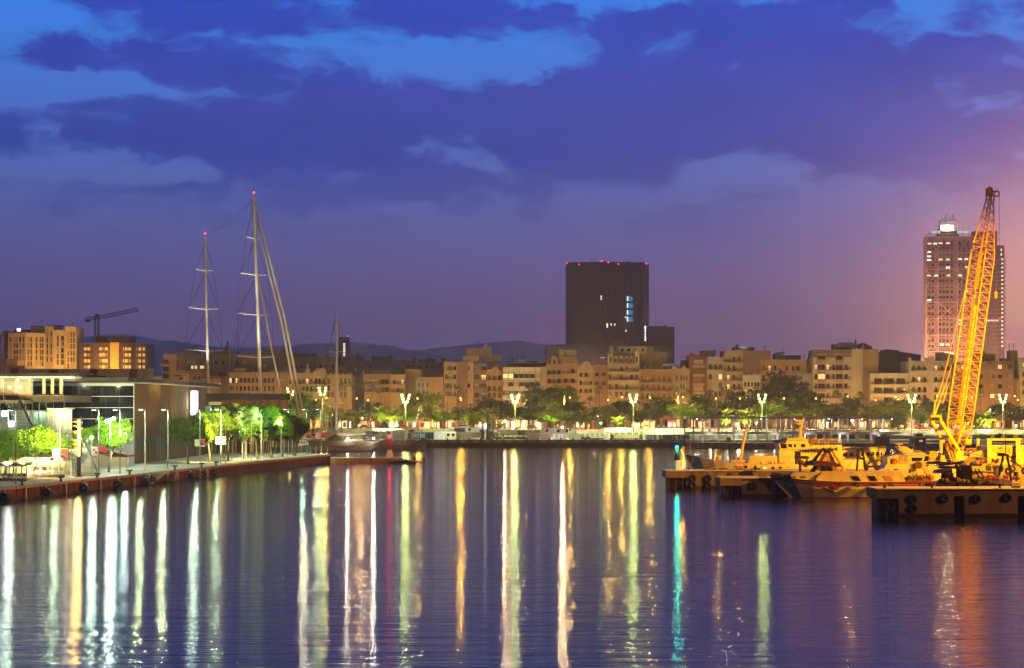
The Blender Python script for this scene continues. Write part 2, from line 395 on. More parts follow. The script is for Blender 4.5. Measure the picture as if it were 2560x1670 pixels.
# pairs of flags on the posts
M_flagw = mat('flag_white', (.72, .70, .66), .8, .2, var=.05)
M_flagr = mat('flag_red', (.60, .06, .05), .8, .2, var=.05)
M_flagb = mat('flag_navy', (.05, .03, .16), .8, .2, var=.05)
M_flagy = mat('flag_orange', (.75, .35, .03), .8, .2, var=.05)
flag_rows = {1: (1122, 1150, 0), 2: (1117, 1139, 1), 6: (1099, 1116, 0), 7: (1093, 1110, 2), 8: (1092, 1109, 0), 9: (1089, 1104, 0), 11: (1083, 1097, 3), 12: (1082, 1096, 1)}
names = {1: 'beside the tall lit column', 2: 'by the leafy tree and stairs', 6: 'on the post before the olive tree', 7: 'below the first dark crown', 8: 'below the bright tree top', 9: 'under the green crown near the pavilion end', 11: 'on the last post but one', 12: 'on the last post of the quay'}
for i, (y0, y1, kind) in flag_rows.items():
    x, d, _ = LAMPS[i]; z1, z0 = Z(y0, d), Z(y1, d); w = 17 if i < 3 else 11.5; w = w / F * d
    sq = kind in (1, 3)
    t = thing('flag', ('white flag with red squares ' if sq else 'plain white flag ') + names[i], 'flag', (x - .1, d, z0), 0, 'white flags on the quay lamp posts')
    MB(M_flagw).box(x - .1 - w, d - .012, z0, x - .1, d + .012, z1).obj('cloth', t)
    MB(M_steel).box(x - .1 - w, d - .02, z1, x - .02, d + .02, z1 + .04).obj('flag_arm', t)
    if sq:
        for j, (a, b, mm) in enumerate([(.22, .56, M_flagr), (.52, .26, M_flagr if kind == 1 else M_flagy)]):
            s = .34 * w; bx = x - .1 - w + a * w; bz = z0 + b * (z1 - z0)
            MB(mm).box(bx, d - .022, bz, bx + s, d - .013, bz + s * .85).obj('red_square' if mm is M_flagr else 'orange_square', t)
    t = thing('flag', 'red and navy flag with pale foot ' + names[i], 'flag', (x + .1, d, z0), 0, 'red and navy flags on the quay lamp posts')
    xa, xb = x + .1, x + .1 + w; h = z1 - z0
    mb = MB(M_flagr).prism([(xa, z0 + h * .55), (xb, z0 + h * .30), (xb, z1), (xa, z1)], d - .012, d + .012)
    mb.use(M_flagb).prism([(xa, z0 + h * .16), (xb, z0 + h * .12), (xb, z0 + h * .28), (xa, z0 + h * .53)], d - .012, d + .012)
    mb.use(M_flagw).prism([(xa, z0), (xb, z0), (xb, z0 + h * .12), (xa, z0 + h * .16)], d - .012, d + .012)
    mb.use(M_flagw).prism([(xa, z0 + h * .53), (xb, z0 + h * .28), (xb, z0 + h * .30), (xa, z0 + h * .55)], d - .012, d + .012)
    mb.obj('cloth', t)
    MB(M_steel).box(x + .02, d - .02, z1, xb, d + .02, z1 + .04).obj('flag_arm', t)

# hanging rubber fenders: thick tubes lying along the wall, tyres further off
M_ring = mat('rubber_side', (.04, .042, .045), .45, .5, var=.2, scale=3)
def make_fender():
    t = thing('rubber_fender', 'x', 'fender', (0, 0, 0), 0, 'black rubber fenders along the left quay')
    pr = [(.22, -.62), (.50, -.62), (.56, -.55), (.56, .55), (.50, .62), (.22, .62), (.22, -.62)]
    mb = MB(M_rub); n = 18
    rings = [[(r * math.cos(2 * PI * j / n), z, r * math.sin(2 * PI * j / n)) for j in range(n)] for r, z in pr]
    mb.loft(rings, cap=False); mb.obj('tube', t, (0, 0, 0), False)
    MB(M_iron).tube([(0, -.5, .5), (-.3, -.1, 1.1)], .025, 4).tube([(0, .5, .5), (-.3, .1, 1.1)], .025, 4).obj('chain', t, (0, 0, 0))
    return t
fd = None
FPX = [17, 122, 215, 300, 368, 436, 486, 512, 546, 604, 654, 698, 744, 785]
FZ = [.05, .06, .08, .06, .1, .15, .2, .2, .25, .3, .3, .3, .3, .3]
for i, px in enumerate(FPX):
    dd = qdepth(px - 4, -.7); lab = f'black rubber fender hanging on the rusty quay wall, {ORD[i]} from the left'
    loc = (qx(dd) + .72, dd, .62 + FZ[i] * .3)
    if fd is None: fd = make_fender(); fd.location = loc; fd.rotation_euler.z = -AQ; fd['label'] = lab
    else: copy_tree(fd, loc, -AQ + R.uniform(-.12, .12), lab, (1, .9 if i < 5 else .55, 1))
# bollards
def make_bollard():
    t = thing('bollard', 'x', 'bollard', (0, 0, 0), 0, 'black mooring bollards on the left quay')
    MB(M_iron).lathe([(.34, 0), (.34, .06), (.20, .12), (.17, .5), (.22, .6)], 12).obj('post', t, (0, 0, 0), True)
    MB(M_iron).loft([[(x * s, y * s * .6 + .12 * (s < 1), z) for x, y in [(.62, -.3), (.62, .3), (.2, .45), (-.62, .3), (-.62, -.3), (-.2, -.45)]] for z, s in ((.58, .7), (.66, 1), (.8, 1), (.88, .75))]).obj('cap', t, (0, 0, 0))
    return t
bo = None
for i, px in enumerate([55, 152, 243, 324, 437, 505, 564, 619, 667, 712, 756, 797]):
    dd = qdepth(px, .75); loc = (qx(dd) - .75, dd, QZ + .05); lab = f'black iron bollard at the quay edge, {ORD[i]} from the left'
    if bo is None: bo = make_bollard(); bo.location = loc; bo.scale = (.8,) * 3; bo['label'] = lab
    else: copy_tree(bo, loc, R.uniform(-.4, .4), lab)
# wall ladders
M_lad = mat('ladder_pale', (.5, .46, .36), .6, .3, scale=3)
def make_ladder():
    t = thing('quay_ladder', 'x', 'ladder', (0, 0, 0), 0, 'short ladders on the left quay wall')
    for s in (-.22, .22): MB(M_lad).tube([(0, s, -1.5), (0, s, .1)], .03, 5).obj('rail', t, (0, 0, 0))
    for k in range(6): link('rung', bpy.data.meshes.get('rung_mesh') or MB(M_lad).tube([(0, -.22, 0), (0, .22, 0)], .022, 5).mesh('rung_mesh'), t, (0, 0, -1.4 + k * .27))
    return t
la = None
for i, (px, w) in enumerate([(24, 'over the first fender'), (220, 'beside the third fender'), (363, 'left of the mooring steps')]):
    dd = qdepth(px, -.2); loc = (qx(dd) + .22, dd, QZ); lab = 'pale steel ladder on the rusty wall ' + w
    if la is None: la = make_ladder(); la.location = loc; la['label'] = lab; la.rotation_euler.z = -AQ
    else: copy_tree(la, loc, None, lab)
# mooring steps cut against the wall, with thin handrails
dd = qdepth(384); st = thing('mooring_steps', 'narrow grey steps down the rusty quay wall to the water', 'steps', (qx(dd), dd, 0))
for k in range(9):
    d0 = dd - 4 + k * .85; cube('step', M_lad, qx(d0) + .2, d0, .1 + k * .19, qx(d0) + 1.2, d0 + .8, .2 + k * .19, st)
mb = MB(M_steel)
for s in (.25, 1.2):
    mb.tube([(qx(dd - 4) + s, dd - 4, 1.1), (qx(dd + 3.6) + s, dd + 3.6, 2.75), (qx(dd + 4) + s, dd + 4, 1.7)], .025, 5)
mb.obj('handrail', st)
dd = qdepth(418); rf = thing('work_raft', 'small rusty crate raft at the foot of the quay wall', 'raft', (qx(dd) + 1, dd, 0))
MB(M_wood).box(qx(dd) + .3, dd - 2, .05, qx(dd) + 1.7, dd + 1.4, .3).obj('platform', rf)
for a, b in ((.4, -1.9), (1.6, -1.9), (.4, 1.3), (1.6, 1.3)): MB(M_lad).tube([(qx(dd) + a, dd + b, .3), (qx(dd) + a, dd + b, 1.2)], .05, 5).obj('post', rf)
MB(M_rust).box(qx(dd) + .5, dd - 1, .3, qx(dd) + 1.5, dd + .6, .9).obj('crate', rf)
# blue hydrants
M_blue = mat('blue_paint', (.03, .09, .45), .45, .4, scale=3, var=.15)
for i, (px, py, w) in enumerate([(419, 1172, 'on the quay before the stone wing'), (771, 1134, 'near the far end of the quay')]):
    d = F * 10 / (py - HY); x = X(px, d); s = .9
    t = thing('hydrant', 'blue water post ' + w, 'hydrant', (x, d, QZ), 0, 'blue water posts on the quay')
    MB(M_blue).lathe([(.2, 0), (.2, .08), (.11, .12), (.11, 1.0), (.17, 1.05), (.17, 1.25), (.1, 1.4), (.02, 1.45)], 10).obj('column', t, (0, 0, 0), True)
    MB(M_blue).tube([(-.28, 0, .95), (.28, 0, .95)], .07, 8).obj('outlet', t, (0, 0, 0))

# railing at the quay's far end
t = thing('steel_railing', 'thin steel post railing along the far end of the quay', 'railing', (-50, 385, QZ))
pts = [(-62, 392), (-56, 389), (-50, 386.5), (-44, 384), (X(818, 381), 381)]
for k in range(13):
    f = k / 12 * (len(pts) - 1); i = min(int(f), len(pts) - 2); u = f - i
    x = pts[i][0] + (pts[i + 1][0] - pts[i][0]) * u; y = pts[i][1] + (pts[i + 1][1] - pts[i][1]) * u
    link('post', bpy.data.meshes.get('rail_post') or MB(M_steel).tube([(0, 0, 0), (0, 0, 1.75)], .05, 6).mesh('rail_post'), t, Vector((x, y, QZ)) - t.location)
mb = MB(M_steel)
for h in (.5, .95, 1.4, 1.72): mb.tube([(x, y, QZ + h) for x, y in pts], .018, 4)
mb.obj('wires', t)

# ------------------------------------------------------------------ glass and stone hall
hall = thing('harbour_hall', 'long harbour hall with dark glass front, stone wing and thin flat roof', 'building', (-75, 320, QZ))
M_stone = mat('stone_cladding', (.17, .095, .036), .85, .08, scale=.7, var=.3, streak=True)
M_stone2 = mat('polished_stone', (.12, .085, .05), .75, .12, scale=.5, var=.4, streak=True)
M_grey = mat('grey_panel', (.42, .45, .46), .5, .4, scale=1, var=.12)
zt = 16.1
# stone wing: wall from (px335,d314) to (px512,d376) in slabs
A = Vector((X(335, 314), 314)); B = Vector((X(513, 376), 376)); L = (B - A).length; dv = (B - A) / L; nv = Vector((dv[1], -dv[0]))
def onwall(s, o=0): p = A + dv * s + nv * o; return (p[0], p[1])
MB(M_roof).slab([onwall(0, -.25), onwall(L, -.25), onwall(L, -20), onwall(0, -20)], QZ, zt).obj('stone_wing_core', hall)
ncol = 22; rows = [(QZ, 4.2), (4.2, 6.6), (6.6, 9.0), (9.0, 11.4), (11.4, 13.8), (13.8, zt)]
for i in range(ncol):
    s0, s1 = i * L / ncol + .015, (i + 1) * L / ncol - .015
    for j, (a, b) in enumerate(rows):
        MB(M_stone2 if b < 7 else M_stone).slab([onwall(s0, 0), onwall(s1, 0), onwall(s1, -.24), onwall(s0, -.24)], a + .012, b - .012).obj('stone_slab', hall)
for i in range(5):        # tall narrow doors low in the wing
    s0 = [.8, 3.6, 6.3, 17, 20.5][i]
    MB(M_dark).slab([onwall(s0, .05), onwall(s0 + 1.2, .05), onwall(s0 + 1.2, .001), onwall(s0, .001)], QZ + .1, QZ + 4.3).obj('tall_door', hall)
# roof slab with pale soffit edge
MB(M_roof).slab([onwall(-18, 3.5), onwall(-1, 3.2), onwall(L + 6, 2.2), onwall(L + 6, -20), onwall(-18, -20)], zt + .12, zt + .75).obj('roof', hall)
MB(mat('soffit_cream', (.6, .52, .38), .6, .3, var=.1)).slab([onwall(-1, 3.0), onwall(L + 5.8, 2.0), onwall(L + 5.8, -19), onwall(-1, -19)], zt + .02, zt + .118).obj('soffit', hall)
# glass front, four tall rows between white rails
gd_ = 314; gx0, gx1 = X(160, gd_), X(334, gd_)
gz = [Z(1160, gd_), Z(1082, gd_), Z(1047, gd_), Z(1019, gd_), Z(991, gd_), Z(962, gd_)]
M_pane = mat('night_glass', (.010, .012, .016), .08, .7, var=0)
colx = [gx0 + (gx1 - gx0) * k / 5 for k in range(6)]
for r in range(1, 5):
    for k in range(5):
        cube('glass_pane', M_pane, colx[k] + .03, gd_ - .05, gz[r] + .04, colx[k + 1] - .03, gd_ + .02, gz[r + 1] - .04, hall)
    cube('rail', M_white, gx0, gd_ - .13, gz[r] - .06, gx1, gd_ - .051, gz[r] + .06, hall)
for k in range(1, 5): cube('mullion', M_dark, colx[k] - .03, gd_ - .09, gz[1], colx[k] + .03, gd_ + .02, gz[5], hall)
cube('top_rail', M_white, gx0 - 8, gd_ - .3, gz[5] - .2, gx1 + .1, gd_ + .4, gz[5] + .25, hall)
cube('corner_trim', M_white, gx1, gd_ - .12, gz[1], gx1 + .12, gd_ + .03, gz[5] - .2, hall)
MB(M_dark).box(gx0, gd_ + .03, QZ, gx1, gd_ + 16, zt).obj('glass_hall_core', hall)
for k in range(3):
    w = (X(334, 313) - X(262, 313)) / 3
    for j in range(3):
        z0 = QZ + (gz[1] - QZ) * j / 3; cube('grey_panel', M_grey, X(262, 313) + k * w + .02, 313, z0 + .02, X(262, 313) + (k + 1) * w - .02, 313.9, z0 + (gz[1] - QZ) / 3 - .02, hall)
cube('plinth', M_conc, gx0, 312.6, QZ, X(262, 313), 313.9, gz[1] - .1, hall)
# upper restaurant terrace on the left
td = 292
M_tw = mat('terrace_timber', (.10, .065, .035), .5, .4, scale=1.5, streak=True, var=.4)
M_col = mat('column_cream', (.62, .52, .34), .6, .3, var=.1)
cube('terrace_roof', M_roof, X(-70, td), td - 2, Z(941, td), X(196, td), td + 20, Z(938, td) + .25, hall)
cube('terrace_soffit', mat('soffit_white', (.75, .74, .68), .6, .3, var=.05), X(-70, td), td - 1.6, Z(945, td), X(190, td), td + 19, Z(941.2, td), hall)
for px in (0, 36, 68, 105, 126, 148): cube('terrace_column', M_col, X(px - 3.2, td), td + 1, Z(986, td), X(px + 3.2, td), td + 1.5, Z(945.3, td), hall)
cube('terrace_slab', M_tw, X(-70, td), td - .3, Z(1005, td), X(160, td), td + 19, Z(988, td), hall)
cube('terrace_edge', mat('edge_copper', (.35, .16, .06), .5, .5, metal=.3), X(-70, td), td - .45, Z(990, td), X(161, td), td - .301, Z(987.5, td), hall)
M_rest = mat('restaurant_wall', (.55, .28, .10), .8, .2, var=.2)
cube('restaurant_wall', M_rest, X(-70, td + 8), td + 8, Z(988, td), X(78, td + 8), td + 8.4, Z(945.4, td), hall)
M_clear = mat('clear_glass', (.8, .85, .85), .05, .5, var=0, trans=.0, alpha=.22)
for k in range(5):
    a, b = -10 + k * 18.5, 8 + k * 18.5
    cube('terrace_pane', M_clear, X(a, td), td + .2, Z(986, td), X(b, td), td + .24, Z(946, td), hall)
for px, w in ((24, 900), (50, 1500)): lamp((X(px, td + 6), td + 6, Z(966, td)), w * .35, (1, .55, .12), .3, parent=hall)
for px in (24, 50): MB(glow('lantern_amber', (1, .55, .12), 18)).ball((X(px, td + 6), td + 6, Z(967, td)), .28).obj('lantern', hall)
lamp((X(60, td), td + 3, Z(952, td)), 450, (1, .95, .75), .3, parent=hall)
lamp((X(160, td), td + 3, Z(954, td)), 500, (1, .85, .5), .3, parent=hall)
# curtain wall below the terrace
gw = 294; px_c = [0, 17, 32, 50, 64, 81, 98, 115, 134, 160]; gy = [1160, 1122, 1090, 1069, 1046, 1026, 1005]
M_lobby = mat('lobby_wall', (.55, .62, .50), .8, .2, var=.15)
cube('lobby_back', M_lobby, X(-60, gw + 7), gw + 7, QZ, X(170, gw + 7), gw + 7.3, Z(1026, gw), hall)
cube('upper_back', M_tw, X(-60, gw), gw + .5, Z(1026, gw), X(160, gw), gw + .8, Z(1005.3, gw), hall)
for k in range(len(px_c) - 1):
    for r in range(len(gy) - 1):
        cube('curtain_pane', M_pane if gy[r] <= 1026 else M_clear, X(px_c[k], gw) + .03, gw, Z(gy[r], gw) + .03, X(px_c[k + 1], gw) - .03, gw + .04, Z(gy[r + 1], gw) - .03, hall)
for px in px_c: cube('curtain_mullion', M_steel, X(px, gw) - .03, gw - .06, QZ, X(px, gw) + .03, gw + .06, Z(1005.3, gw), hall)
for y in gy[1:-1]: cube('curtain_rail', M_steel, X(-10, gw), gw - .05, Z(y, gw) - .03, X(160, gw), gw + .05, Z(y, gw) + .03, hall)
for k, (px, c) in enumerate([(76, (.3, .6, .42)), (92, (.2, .55, .45)), (104, (.75, .8, .5))]):
    cube('lobby_screen', mat(f'screen_tone_{k}', c, .6, .3, var=.1), X(px - 5, gw), gw + 3, QZ, X(px + 5, gw), gw + 3.3, Z(1030, gw), hall)
lamp((X(88, gw), gw + 2.5, Z(1034, gw)), 200, (.85, 1, .75), .4, parent=hall)
lamp((X(40, gw), gw + 2.5, Z(1050, gw)), 160, (.7, 1, .9), .4, parent=hall)
lamp((X(10, gw), gw + 2.5, Z(1060, gw)), 200, (1, .8, .5), .4, parent=hall)
# rooftop parapet of grey panels, rails and dishes
for k in range(18):
    a, b = 26 + k * 19.8, 26 + (k + 1) * 19.8; dd = 330
    yt = 924 - (2 if k > 2 else 4 - k * 1.3); cube('parapet_panel', M_grey if k % 5 else M_stone, X(a, dd) + .02, dd, Z(944 + k * .6, dd), X(b, dd) - .02, dd + .4, Z(yt, dd), hall)
for k in range(18):
    px = k * 9.2; cube('rail_post', M_dark, X(px, td) - .025, td + .5, Z(941, td), X(px, td) + .025, td + .55, Z(916 + k * .5, td), hall)
for yy in (0, 7): MB(M_dark).tube([(X(-10, td), td + .52, Z(916 + yy, td)), (X(158, td), td + .52, Z(924.5 + yy, td))], .03, 4).obj('roof_rail', hall)
for px, py, r, mm in ((199, 944, .75, M_dark), (222, 944, 1.05, mat('dish_grey', (.35, .3, .3), .6, .3))):
    t = thing('satellite_dish', ('large pale' if r > 1 else 'smaller dark') + ' satellite dish on the hall roof', 'satellite dish', (X(px, 318), 318, zt), 0, 'dishes on the hall roof')
    MB(mm).loft([[(X(px, 318) + q * r * math.cos(2 * PI * j / 16), 318 + .25 * q * q, Z(py, 318) + q * r * math.sin(2 * PI * j / 16)) for j in range(16)] for q in (.05, .5, 1)], cap=False).obj('reflector', t)
    MB(M_dark).tube([(X(px, 318), 318.1, Z(py, 318)), (X(px, 318), 318.4, zt + .7)], .08, 6).obj('stand', t)
# glass lift shaft
ld = 285
lift = thing('lift_shaft', 'glazed lift shaft with bright white light inside, left of the stairs', 'lift shaft', (X(145, ld), ld, QZ))
for px in (120, 138, 157, 169): cube('post', M_col if px == 169 else M_steel, X(px - 1.2, ld), ld, QZ, X(px + 1.2, ld), ld + .2, Z(1022, ld), lift)
cube('roof', M_white, X(118, ld), ld - .2, Z(1023, ld), X(171, ld), ld + 4, Z(1020.5, ld), lift)
for a, b in ((121.5, 136.7), (139.4, 155.6), (158.4, 167.6)): cube('glass_pane', M_clear, X(a, ld), ld + .08, QZ, X(b, ld), ld + .12, Z(1023.3, ld), lift)
cube('back_wall', M_lobby, X(121, ld), ld + 3, QZ, X(168, ld), ld + 3.2, Z(1023.3, ld), lift)
cube('light_panel', glow('lift_light', (.9, 1, .8), 4), X(136, ld), ld + 1.5, Z(1040, ld), X(165, ld), ld + 1.8, Z(1029, ld), lift)
lamp((X(150, ld), ld + .8, Z(1045, ld)), 150, (.85, 1, .8), .4, parent=lift)
# upper stair, seen from below
def stairs(t, p0, p1, w, nst, m, side=None, ax=(1, 0)):
    """treads from p0 (low) to p1 (high), w wide across ax"""
    p0, p1 = Vector(p0), Vector(p1)
    for k in range(nst):
        c = p0 + (p1 - p0) * ((k + .5) / nst); dy = abs(p1.y - p0.y) / nst
        cube('tread', m, c.x - w / 2, c.y - dy * .42, c.z - .05, c.x + w / 2, c.y + dy * .42, c.z + .05, t)
    for s in (-1, 1):
        o = Vector((s * (w / 2 + .06), 0, 0)); mb = MB(side or m)
        q = [p0 + o, p1 + o]; h = .32
        mb.add([tuple(q[0] + Vector((e, 0, z))) for e in (-.05, .05) for z in (-h, h)] + [tuple(q[1] + Vector((e, 0, z))) for e in (-.05, .05) for z in (-h, h)],
               [(0, 1, 3, 2), (4, 6, 7, 5), (0, 2, 6, 4), (1, 5, 7, 3), (0, 4, 5, 1), (2, 3, 7, 6)]); mb.obj('stringer', t)
        mb = MB(M_steel).tube([q[0] + Vector((0, 0, 1.25)), q[1] + Vector((0, 0, 1.25))], .035, 5)
        for k in range(6):
            f = q[0].lerp(q[1], k / 5); mb.tube([f + Vector((0, 0, h)), f + Vector((0, 0, 1.25))], .02, 4)
        mb.obj('handrail', t)
us = thing('upper_stair', 'dark open tread stair hanging below the lit terrace', 'staircase', (X(50, 270), 270, QZ))
stairs(us, W(64, 1076, 271), W(30, 1005, 284), 2.6, 20, M_dark)
cube('landing', M_tw, X(-30, 284), 283, Z(1009, 284), X(50, 284), 292, Z(1000, 284), us)
# flood lamps on the terrace stair
t = thing('flood_lamp', 'pair of white flood lamps below the upper stair at the picture edge', 'flood lamp', W(14, 1032, 275), 0)
for px, py in ((13, 1034), (29, 1060)): MB(glow('flood_white', (.95, 1, .95), 20)).box(X(px, 275) - .45, 275, Z(py, 275) - .4, X(px, 275) + .45, 275.12, Z(py, 275) + .4).obj('lens', t); MB(M_dark).box(X(px, 275) - .5, 275.13, Z(py, 275) - .45, X(px, 275) + .5, 275.4, Z(py, 275) + .45).obj('housing', t)
MB(M_steel).tube([W(21, 1030, 275.5), W(21, 1140, 275.5), (X(21, 275.5), 275.5, QZ)], .06, 6).obj('mast', t)
lamp(W(20, 1050, 274.4), 450, (.95, 1, .92), .5, parent=t)
# front stair down to the quay
fs = thing('front_stair', 'steep steel stair from the hall down to the quay beside the lit column', 'staircase', (X(215, 262), 262, QZ))
stairs(fs, (X(222, 258), 258, QZ + .1), (X(186, 276), 276, Z(1098, 276)), 3.0, 26, M_steel, mat('stair_grey', (.3, .3, .28), .6, .3))
cube('landing', M_steel, X(168, 276), 276, Z(1100, 276), X(196, 276), 284, Z(1096, 276), fs)
# curved kiosk wall behind the stairs
kd = 300
t = thing('kiosk', 'low white kiosk with curved wall and tiled lean-to roof behind the stair', 'kiosk', (X(278, kd), kd, QZ))
pr = []
for k in range(13):
    a = 234 + k * 7; pr.append((X(a, kd), Z(1147 - 5 * math.sin(PI * k / 12) + (k / 12) * 2, kd)))
MB(M_white).prism([(X(318, kd), QZ), (X(234, kd), QZ)] + pr, kd, kd + .5).obj('wall', t)
MB(mat('lean_roof', (.22, .13, .09), .8, .2)).prism([(X(244, kd), Z(1140, kd)), (X(318, kd), Z(1143, kd)), (X(318, kd), Z(1138, kd)), (X(270, kd), Z(1127, kd)), (X(244, kd), Z(1130, kd))], kd + .6, kd + 6).obj('roof', t)
MB(M_white).prism([(X(318, kd), QZ), (X(318, kd), Z(1140, kd)), (X(296, kd), Z(1136, kd)), (X(240, kd), Z(1136, kd)), (X(240, kd), QZ)], kd + .6, kd + 1).obj('back_wall', t)
# the lit column with bright amber pennants
td_ = 4400 * 10 / 172
lt = thing('lit_column', 'amber glowing light column on a dark post with small side pennants', 'light column', (X(197, td_), td_, QZ))
MB(M_dark).lathe([(.6, 0), (.6, .06), (.3, .1), (.3, 2.9)], 12, (X(197, td_), td_, QZ)).obj('post', lt)
z0, z1 = Z(1141, td_), Z(1048, td_)
for k in range(6):
    a = z0 + (z1 - z0) * k / 6; MB(glow('amber_tube', (1, .55, .14), 4)).lathe([(.15, .03), (.18, .1), (.18, .82), (.15, .88)], 12, (X(197.3, td_), td_, a)).obj('light_drum', lt)
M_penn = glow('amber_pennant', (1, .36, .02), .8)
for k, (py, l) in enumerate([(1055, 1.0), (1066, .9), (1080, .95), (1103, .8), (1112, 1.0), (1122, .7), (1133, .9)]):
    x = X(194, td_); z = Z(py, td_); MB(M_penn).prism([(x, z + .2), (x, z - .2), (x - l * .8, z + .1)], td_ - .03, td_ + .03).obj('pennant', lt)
MB(M_dark).prism([(X(201.5, td_), z0), (X(203, td_), z0), (X(203, td_), z1 + .3), (X(201.5, td_), z1 + .3)], td_ - .2, td_ + .2).obj('back_rail', lt)
lamp((X(197, td_), td_ - .9, (z0 + z1) / 2), 1800, (1, .6, .15), .4, parent=lt)
# blue-white lit sign on the wing
sg = thing('lit_sign', 'tall blue and white lit sign box on the end of the stone wing', 'sign', W(487, 1005, 362))
sp = W(478, 978, 360); 
MB(glow('sign_white', (.86, .94, 1), 5)).box(X(478, 360), 359.6, Z(1037, 360), X(493, 360), 360, Z(977.5, 360)).obj('face', sg)
MB(glow('sign_blue', (.15, .3, 1), 3)).box(X(493.05, 360), 359.7, Z(1037, 360), X(495.5, 360), 360, Z(977.5, 360)).obj('blue_edge', sg)
MB(M_dark).box(X(472.5, 360), 359.6, Z(1038, 360), X(477.8, 360), 361, Z(976, 360)).obj('box', sg)
lamp(W(486, 1006, 358.6), 450, (.75, .88, 1), .6, parent=sg)

# timber pavilion further along
pv = thing('timber_pavilion', 'low pavilion clad in upright brown timber with dark roof behind the trees', 'building', (X(640, 392), 392, QZ))
pA, pB = Vector((X(500, 384), 384)), Vector((X(720, 399), 399)); pd = (pB - pA); pl = pd.length; pd /= pl; pn = Vector((pd[1], -pd[0]))
def onp(s, o): p = pA + pd * s + pn * o; return (p[0], p[1])
zb, zc = Z(1031, 392), Z(999, 392)
MB(M_roof).slab([onp(0, .6), onp(pl + .1, .6), onp(pl + .1, -14), onp(0, -14)], zc, Z(984, 392)).obj('roof', pv)
MB(M_dark).slab([onp(0, -.3), onp(pl, -.3), onp(pl, -12), onp(0, -12)], QZ, zc - .02).obj('core', pv)
M_slat = [mat(f'timber_slat_{k}', c, .7, .3, streak=True, scale=2, var=.3) for k, c in enumerate([(.16, .085, .03), (.22, .125, .05), (.12, .06, .025)])]
s = pl * .24; k = 0; nsl = 80
while s < pl - .01:
    e = min(pl, s + pl * .76 / nsl); o = R.choice((0, .05, .1))
    MB(R.choice(M_slat)).slab([onp(s + .01, o), onp(e - .01, o), onp(e - .01, -.28), onp(s + .01, -.28)], zb, zc - .04).obj('timber_slat', pv); s = e
for k in range(4): MB(M_pane if k != 1 else mat('lit_teal', (.1, .3, .28), .3, .4, var=0, emit=.25)).slab([onp(pl * .24 * k / 4 + .05, -.1), onp(pl * .24 * (k + 1) / 4 - .05, -.1), onp(pl * .24 * (k + 1) / 4 - .05, -.28), onp(pl * .24 * k / 4 + .05, -.28)], zb - 2, zc - 1.4).obj('glass_pane', pv)
MB(M_white).slab([onp(pl * .10, .1), onp(pl * .235, .1), onp(pl * .235, -.28), onp(pl * .10, -.28)], zc - 1.2, zc - .5).obj('frame_head', pv)
for k in range(26):       # ground floor posts and boards behind the trees
    s = pl * k / 26; MB(M_slat[k % 3] if k % 3 else M_conc).slab([onp(s + .1, -.02), onp(s + pl / 26 - .25, -.02), onp(s + pl / 26 - .25, -.28), onp(s + .1, -.28)], QZ, zb - 2.2).obj('wall_board', pv)
MB(M_roof).slab([onp(-1, 1.4), onp(pl * .8, 1.4), onp(pl * .8, -.29), onp(-1, -.29)], zb - 2.18, zb - 1.7).obj('canopy', pv)

# ------------------------------------------------------------------ cafe terrace at the left edge
M_canv = mat('canvas_cream', (.72, .68, .58), .8, .2, var=.08)
def pergola(lab, px0, px1, d, yt, yb, nb):
    t = thing('pergola', lab, 'pergola', (X((px0 + px1) / 2, d), d, QZ), 0, 'white pergolas of the quay cafe')
    x0, x1 = X(px0, d), X(px1, d); zt_ = Z(yt, d)
    for k in range(nb + 1):
        x = x0 + (x1 - x0) * k / nb
        for y in (d, d + 4): cube('post', M_white, x - .07, y - .07, QZ, x + .07, y + .07, zt_, t)
    for y in (d, d + 4): cube('beam', M_white, x0, y - .05, zt_ - .02, x1, y + .05, zt_ + .14, t)
    for k in range(nb):
        a, b = x0 + (x1 - x0) * k / nb, x0 + (x1 - x0) * (k + 1) / nb; mb = MB(M_canv); rows_ = []
        for y in (d - .1, d + 2, d + 4.1):
            rows_.append([(a + (b - a) * q / 8, y, zt_ + .55 - .5 * math.sin(PI * q / 8)) for q in range(9)])
        mb.loft(rows_, closed=False, cap=False).obj('canopy', t)
    cube('planter', M_wood, x0 - .2, d - .6, QZ, x1 + .2, d - .3, QZ + .35, t)
    return t
pergola('white pergola with sagging canvas at the left picture edge', -30, 66, 242, 1166, 1203, 3)
pergola('white pergola with sagging canvas beside the lift shaft', 72, 160, 254, 1154, 1196, 3)
lamp(W(20, 1160, 243), 60, (1, .85, .6), .3, name='pergola_lamp'); lamp(W(110, 1152, 256), 80, (1, .93, .75), .3, name='pergola_lamp')
cube('cafe_wall', mat('cafe_wall', (.62, .55, .38), .8, .2, var=.15), X(-40, 268), 268, QZ, X(166, 268), 268.4, Z(1143, 268))
tag(bpy.data.objects['cafe_wall'], 'cream back wall of the quay cafe behind both pergolas', 'wall')
M_cst = mat('chair_silver', (.65, .66, .70), .3, .5, metal=.5, var=.1, scale=4)
M_cbl = mat('chair_dark_blue', (.03, .04, .10), .6, .3, var=.1)
def make_chair(m, nm):
    t = thing('cafe_chair', 'x', 'chair', (0, 0, 0))
    MB(m).box(-.22, -.22, .43, .22, .22, .47).obj('seat', t, (0, 0, 0)); MB(m).box(-.22, .18, .62, .22, .22, .92).obj('backrest', t, (0, 0, 0))
    for a, b, h in ((-.2, -.2, .43), (.2, -.2, .43), (-.2, .2, .92), (.2, .2, .92)): MB(M_cst).tube([(a, b, 0), (a, b, h)], .025, 5).obj('leg', t, (0, 0, 0))
    return t
